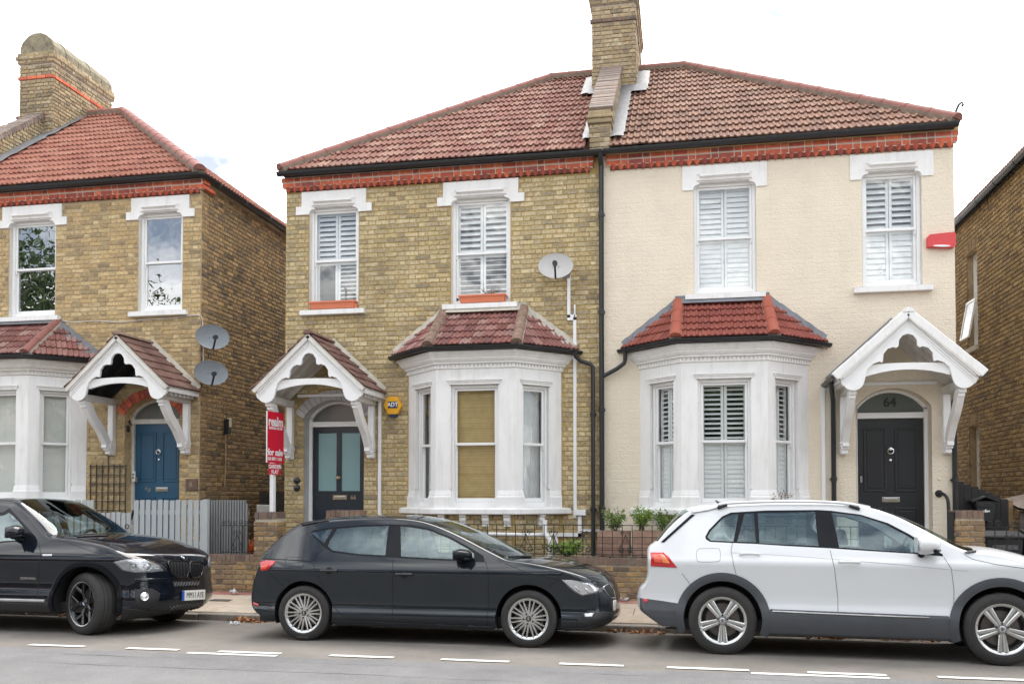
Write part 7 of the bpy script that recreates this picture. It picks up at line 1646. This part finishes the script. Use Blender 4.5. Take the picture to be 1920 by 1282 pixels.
pan = [([(420, 266), (436, 238), (496, 175), (534, 157), (570, 155), (544, 289), (436, 283)], M_carglassd), ([(598, 153), (642, 151), (652, 293), (562, 289)], M_carglassd), ([(660, 150), (934, 145), (950, 311), (668, 297)], M_carglassd), ([(1012, 149), (1150, 167), (1270, 207), (1366, 258), (1428, 298), (1428, 344), (1200, 329), (1048, 317)], M_carglass)]
C.build(rs, delta, bottom, [S(q) for q in dlo], [([S(q) for q in p], g) for p, g in pan], {'windscreen': (20, 25, 74), 'rear_window': (11, 14, 72)})
lt = mat('grey_seam', (.12, .125, .13), .7, var=0)
def ringpx(c, r0, r1, a0, a1, kz=1.0, n=22): return [(c[0] + r1 * cos(radians(a0 + (a1 - a0) * k / n)), c[1] - r1 * kz * sin(radians(a0 + (a1 - a0) * k / n))) for k in range(n + 1)] + [(c[0] + r0 * cos(radians(a1 + (a0 - a1) * k / n)), c[1] - r0 * kz * sin(radians(a1 + (a0 - a1) * k / n))) for k in range(n + 1)]
def side_ring(car, c, r0, r1, a0, a1, m, name, off=-.006, thick=.012):
    """cladding ring in side coordinates, slightly proud, both sides"""
    for f in (car.near, car.far):
        b = B(); rows = [[f(u, z, o_) for u, z in archpts(car, c, r, a0, a1, 36)] for r, o_ in ((r0, off + thick + .02), (r0, off + .004), (r0 + (r1 - r0) * .3, off), (r0 + (r1 - r0) * .75, off), (r1, off + .006), (r1 + .002, off + thick + .012))]
        b.grid(rows); b.make(name, m, car.t, smooth=35)
def side_poly(car, poly, m, name, off=-.005, thick=.01, both=True, dense=.06):
    vv, tt = fill2d(poly, (), dense)
    for f in ((car.near, car.far) if both else (car.near,)):
        b = B(); b.add([f(u, z, off) for u, z in vv], tt); o = b.make(name, m, car.t, smooth=True); md = o.modifiers.new('thick', 'SOLIDIFY'); md.thickness = thick; md.offset = 0
for c in (cr, cf): side_ring(C, c, AR - .012, AR + .075, -21, 200, M_clad, 'arch_cladding', -.018, .02)
q1, q2, q3, q4 = S((712, 610)), S((1590, 677)), S((1575, 765)), S((712, 724))
side_poly(C, [(cr[0] + AR + .07, q1[1]), (cf[0] - AR - .08, q1[1] - .02), (cf[0] - AR + .01, .228), (cr[0] + AR - .01, .228)], M_clad, 'sill_cladding', -.006)
side_poly(C, [(cr[0] + AR + .09, q1[1] - .012), (cf[0] - AR - .25, q1[1] - .034), (cf[0] - AR - .30, q1[1] - .048), (cr[0] + AR + .09, q1[1] - .028)], M_silver, 'sill_trim', -.013)
C.seam([(712, 682), (1040, 694), (1580, 722)], .004, mat('cladding_edge', (.09, .095, .10), .5), 'sill_crease', .006)
C.patch([(100, 553), (200, 568), (285, 582), (272, 640), (290, 700), (218, 706), (155, 668), (105, 628)], M_clad, 'bumper_cladding', .006, step=3.5)
C.seam([(540, 296), (533, 330), (545, 400), (562, 465)], .003, lt); C.seam([(970, 142), (1002, 322), (1025, 420), (1040, 560), (1040, 730)], .003, lt); C.seam([(1540, 358), (1580, 420), (1592, 520), (1588, 670)], .003, lt); C.seam([(300, 440), (345, 500)], .003, lt); C.seam(spline([(385, 322), (465, 322), (480, 332), (482, 365), (470, 384), (388, 386), (371, 374), (370, 335), (385, 322)], 5), .002, lt); C.seam([(1640, 350), (1680, 375), (1800, 402), (1930, 420)], .003, lt)
C.seam([(540, 342), (760, 354), (1000, 372), (1300, 398), (1560, 424), (1660, 432)], .0025, mat('shoulder_shade', (.42, .43, .45), .4), 'shoulder_shade_line', .0)  # grey line paints the shading along the shoulder into colour
C.handle((622, 356)); C.handle((1095, 388)); C.mirror_((1432, 306), .23, .19, .17, .17, M_pwhite)
tl = C.patch([(150, 340), (212, 340), (238, 362), (277, 412), (152, 404)], M_tail, 'tail_lamp', .008); C.patch([(165, 350), (208, 350), (228, 368), (240, 390), (170, 388)], M_tail2, 'tail_lamp_element', .014, parent=tl); C.patch([(200, 352), (218, 358), (246, 392), (212, 390)], mat('tail_lamp_amber', (.8, .25, .08), .15, coat=.8), 'indicator', .018, parent=tl)
C.patch([(115, 556), (138, 560), (140, 574), (117, 572)], M_tail, 'rear_reflector', .008)
C.patch([(200, 290), (345, 158), (362, 160), (215, 292)], M_trim, 'rear_window_edge', .006); C.patch([(340, 136), (352, 152), (420, 142), (470, 128), (470, 118), (400, 130)], M_pwhite, 'roof_spoiler', .018)
for sg in (0, 1):
    pts = []
    for q in ((470, 112), (540, 104), (700, 98), (900, 98), (1040, 104), (1140, 118)):
        u, z = S(q, .06); d = .24; pts.append(C.P(u, d if sg == 0 else 2 * C.hw - d, z + .0))
    b = B(); b.tube(spline([tuple(p) for p in pts], 5), .016, 8); rl_ = b.make('roof_rail', M_pwhite, C.t, smooth=True)
    for k in (0, -1): b = B(); b.tube([pts[k] - Vector((0, 0, .035)), pts[k] + C.fwd * (.10 if k == 0 else -.10) + Vector((0, 0, .004))], [.018, .019], 8); b.make('rail_foot', M_mattebk, rl_, smooth=True)
b = B(); u, z = S((480, 100), .6); p = C.P(u, C.hw, z - .03); b.tube([p, p + Vector((0, 0, .03)), p + Vector((-.05, 0, .075))], [.03, .022, .006], 8); b.make('roof_aerial', M_mattebk, C.t, smooth=True)
C.patch([(1640, 345), (1660, 340), (1700, 338), (1700, 344), (1660, 350)], M_mattebk, 'wiper', .015)
for c in (cr, cf): C.well(c[0], c[1], AR)
C.floor(-.6, 3.3, .24); C.cabin([(1.45, .48), (1.45, 1.33), (.5, .5), (.5, 1.3)], .55, 1.20, (2.05, 2.4, 1.08), (2.0, 1.33, 1.08))
for u in (0, TB): C.wheel(u, WT, .245, .235, 'vw', far=False, d0=.03); C.wheel(u, WT, .245, .235, 'vw', far=True, d0=.03)
C.t.rotation_euler = (radians(-1.9), 0, 0)

# ---- black four-wheel-drive
YB = -4.64; oB = onY(153.7, 1141.8, YB)
bmw = Car('parked_car', 'black four-wheel-drive with twin kidney grille and black star wheels', (oB.x, YB, 0), 0, .975,
          [(.10, .12), (.24, .06), (.34, .02), (.45, .012), (.52, .035), (.62, .045), (.80, .02), (.90, .0), (.93, .004), (.98, .03), (1.06, .075), (1.14, .11), (1.55, .30), (1.75, .42)], -.05, -2.75, (3.189, 0, 880), M_pbmw, ftaper=.16, rtaper=.14)
C = bmw; S = C.side
rear = [(-3.62, .36), (-3.78, .55), (-3.80, .80), (-3.76, 1.02), (-3.62, 1.18), (-3.2, 1.36), (-2.7, 1.50), (-2.1, 1.585), (-1.6, 1.60), (-1.30, 1.585)]
railf = [(60, 195), (130, 258), (190, 325), (240, 385), (290, 415), (400, 428), (520, 452), (620, 484), (690, 515), (722, 560), (738, 640), (748, 720), (746, 800), (730, 860), (712, 900)]
rs = rear + [S(q) for q in railf]
delta = [(-.10, 0)] * 5 + [(-.08, .03), (-.04, .05), (0, .06), (0, .07), (.03, .07), (.08, .07), (.14, .06), (.18, .06), (.20, .06), (.20, .07), (.16, .08), (.17, .08), (.20, .055), (.26, .015), (.31, -.01), (.33, .0), (.33, 0), (.33, 0), (.30, 0), (.22, .02)]
WB = .374; AR = .437; cf, cr = (0, .40), (-2.933, .40)
bottom = [(cf[0] + AR + .02, .25)] + archpts(C, cf, AR, -18, 198) + [(cf[0] - AR - .03, .25), (cr[0] + AR + .03, .25)] + archpts(C, cr, AR, -18, 196)
dlo = [(-2.75, 1.20), (-2.2, 1.42), (-1.7, 1.475), (-1.36, 1.47), S((40, 225)), S((110, 300)), S((170, 365)), S((215, 425)), S((170, 432)), S((60, 430)), (-1.4, 1.075), (-2.1, 1.10), (-2.6, 1.14)]
pan = [([(-2.62, 1.20), (-2.15, 1.385), (-1.70, 1.435), (-1.66, 1.11), (-2.1, 1.13), (-2.5, 1.16)], M_carglassd), ([(-1.58, 1.435), (-1.36, 1.43), S((36, 252)), S((95, 308)), S((125, 345)), S((130, 424)), S((60, 422)), (-1.4, 1.10), (-1.56, 1.105)], M_carglass)]
C.build(rs, delta, bottom, dlo, pan and [(p, g) for p, g in pan], {'windscreen': (9, 14, 64), 'rear_window': (3, 6, 70)})
side_ring(C, cf, AR - .012, AR + .045, -16, 196, M_trim, 'arch_trim', -.018, .02); side_ring(C, cr, AR - .012, AR + .045, -16, 196, M_trim, 'arch_trim', -.018, .02)
side_poly(C, [(cr[0] + AR, .40), (cf[0] - AR - .02, .40), (cf[0] - AR + .02, .252), (cr[0] + AR, .252)], M_mattebk, 'sill_cladding', -.006)
b = B(); b.add([C.P(u, d, z) for u, d, z in ((-2.45, -.005, .42), (-.52, -.005, .42), (-.52, .12, .435), (-2.45, .12, .435), (-2.45, -.005, .385), (-.52, -.005, .385), (-.52, .12, .40), (-2.45, .12, .40))], [(0, 1, 2, 3), (4, 7, 6, 5), (0, 4, 5, 1), (1, 5, 6, 2), (3, 2, 6, 7), (0, 3, 7, 4)]); b.make('running_board', M_sill, C.t, bevel=.01)
C.seam([(218, 430), (232, 500), (225, 600), (215, 820)]); C.seam([(340, 418), (480, 468), (640, 520), (820, 528), (985, 560)], .003); C.seam([(245, 512), (300, 512)], .012, M_whitedisc, 'side_repeater', .002)
hlm = C.patch([(675, 550), (760, 539), (880, 543), (945, 568), (972, 598), (900, 609), (800, 611), (735, 600)], mat('lamp_housing', (.28, .29, .31), .3, metal=.4, var=.3, vscale=30), 'headlamp', .004, mirror=True)
for q, rr in (((788, 577), .040), ((872, 578), .052)):
    h = C.hit(q, .006)
    if h: b = B(); b.lathe([(rr, 0), (rr * .95, .012), (rr * .7, .006), (rr * .55, .012), (0, .02)], h[0], h[1], (0, 0, 1), 24); b.make('projector', mat('projector_glass', (.30, .31, .33), .12, metal=.7, var=.2), hlm, smooth=40)
C.patch([(671, 550), (760, 536), (884, 540), (952, 566), (980, 600), (900, 612), (800, 614), (732, 603)], M_lamp, 'headlamp_lens', .026, thick=0)
for poly in ([(993, 548), (1008, 538), (1108, 534), (1120, 546), (1118, 600), (1108, 626), (1042, 632), (1016, 616)], [(1126, 542), (1140, 534), (1190, 532), (1203, 548), (1201, 590), (1190, 618), (1142, 630), (1129, 612)]):
    kg = C.patch(poly, M_mattebk, 'kidney_grille', .004); C.seam(poly + poly[:1], .010, M_trim if 0 else mat('black_chrome', (.05, .05, .055), .15, metal=.9), 'grille_frame', .012, kg)
    x0, x1 = min(p[0] for p in poly), max(p[0] for p in poly); n = 7
    for k in range(1, n): x = x0 + (x1 - x0) * k / n; C.seam([(x - 2, 545), (x, 580), (x + 3, 622)], .006, M_trim, 'grille_bar', .012, kg)
C.patch([(1025, 662), (1190, 648), (1186, 672), (1036, 690)], mat('intake_mesh', (.03, .03, .032), .5), 'upper_intake', .004); C.patch([(1000, 828), (1060, 792), (1204, 764), (1198, 800), (1010, 836)], mat('intake_mesh', (.03, .03, .032), .5), 'lower_intake', .004)
for k in range(9):
    C.seam([(1035 + k * 17, 688 - k * 1.6), (1048 + k * 17, 662 - k * 1.3)], .003, M_alloyg, 'mesh_wire', .006); C.seam([(1012 + k * 21, 832 - k * 4), (1040 + k * 19, 800 - k * 4)], .003, M_alloyg, 'mesh_wire', .006); C.seam([(1012 + k * 20, 808 - k * 3.6), (1038 + k * 19, 826 - k * 3.6)], .003, M_alloyg, 'mesh_wire', .006)
C.patch([(798, 714), (905, 706), (955, 735), (938, 800), (880, 828), (810, 824)], M_mattebk, 'fog_recess', .003)
h = C.hit((857, 757), .004)
if h:
    b = B(); b.lathe([(.050, -.005), (.052, .016), (.045, .022), (.036, .016), (0, .022)], h[0], h[1], (0, 0, 1), 26); b.make('fog_lamp', M_refl, C.t, smooth=40)
C.patch([(690, 808), (742, 826), (900, 836), (1000, 838), (1100, 825), (1236, 778), (1232, 800), (1190, 836), (1000, 868), (900, 890), (725, 905), (700, 884)], M_mattebk, 'front_skirt', .006); C.patch([(950, 868), (1040, 850), (1180, 812), (1185, 828), (1060, 862), (960, 884)], M_silver if 0 else mat('skid_grey', (.30, .31, .32), .45, metal=.4), 'skid_plate', .012)
C.patch([(800, 650), (1000, 640), (1010, 650), (990, 668), (800, 668)], M_pbmw, 'bumper_brow', .012)
# number plate and badges on the nose
pl = [C.hit(q, .016) for q in ((1073, 713), (1211, 699), (1208, 753), (1073, 770))]
if all(pl):
    a, b_, c_, d_ = [h[0] for h in pl]; e = (b_ - a).normalized(); up_ = ((a - d_) - e * (a - d_).dot(e)).normalized(); nn_ = e.cross(up_); ctr = (a + b_ + c_ + d_) / 4 + nn_ * .014; W_, H_ = (b_ - a).length, (a - d_).length
    b = B(); b.obox(ctr, e * W_ / 2, up_ * H_ / 2, nn_ * .004); pt_ = b.make('number_plate', M_plate, C.t, bevel=.004); b = B(); b.obox(ctr - e * W_ * .455 + nn_ * .002, e * W_ * .045, up_ * H_ * .49, nn_ * .004); b.make('plate_flag', M_pblue, pt_)
    text('MM11 AYE', H_ * .80, ctr + nn_ * .005 + e * W_ * .05, M_plblk, pt_, 'plate_characters', right=e, up=up_, bold=0, sx=W_ * .80 / (H_ * .80 * 4.9))
h = C.hit((1081, 513), .004)
if h:
    p, n = h; r_ = C.lat.cross(n).normalized(); q_ = n.cross(r_); b = B(); b.lathe([(.042, -.002), (.042, .006), (.036, .008), (0, .008)], p, n, C.lat, 28); bd = b.make('bonnet_badge', M_plblk, C.t, smooth=40)
    for k in range(4): b = B(); o = p + n * .0095; b.add([o] + [o + r_ * (.027 * cos(t_)) + q_ * (.027 * sin(t_)) for t_ in [pi / 2 * (k + i / 6) for i in range(7)]], [(0, i + 1, i + 2) for i in range(6)]); b.make('badge_quarter', M_bluedisc if k % 2 else M_whitedisc, bd)
h = C.hit((160, 650), .003)
if h: text('XDRIVE40d', .042, h[0], M_silver, C.t, 'wing_lettering', right=C.fwd, up=(0, 0, 1), sx=1.05)
C.mirror_((120, 372), .24, .17, .11, .19, M_pbmw); C.patch([(640, 388), (450, 402), (445, 396), (620, 384)], M_mattebk, 'wiper', .012)
for c in (cr, cf): C.well(c[0], c[1], AR)
C.floor(-3.5, .6, .26); C.cabin([(-1.45, .5), (-1.45, 1.42), (-2.3, .5), (-2.3, 1.4)], .55, 1.20, (-.95, -.6, 1.08), (-1.0, 1.42, 1.08))
for u, st in ((0, radians(-22)), (-2.933, 0)): C.wheel(u, WB, .262, .285, 'bmw', steer=st, far=False, d0=.035); C.wheel(u, WB, .262, .285, 'bmw', steer=st, far=True, d0=.035)
C.t.rotation_euler = (radians(-1.9), 0, 0)
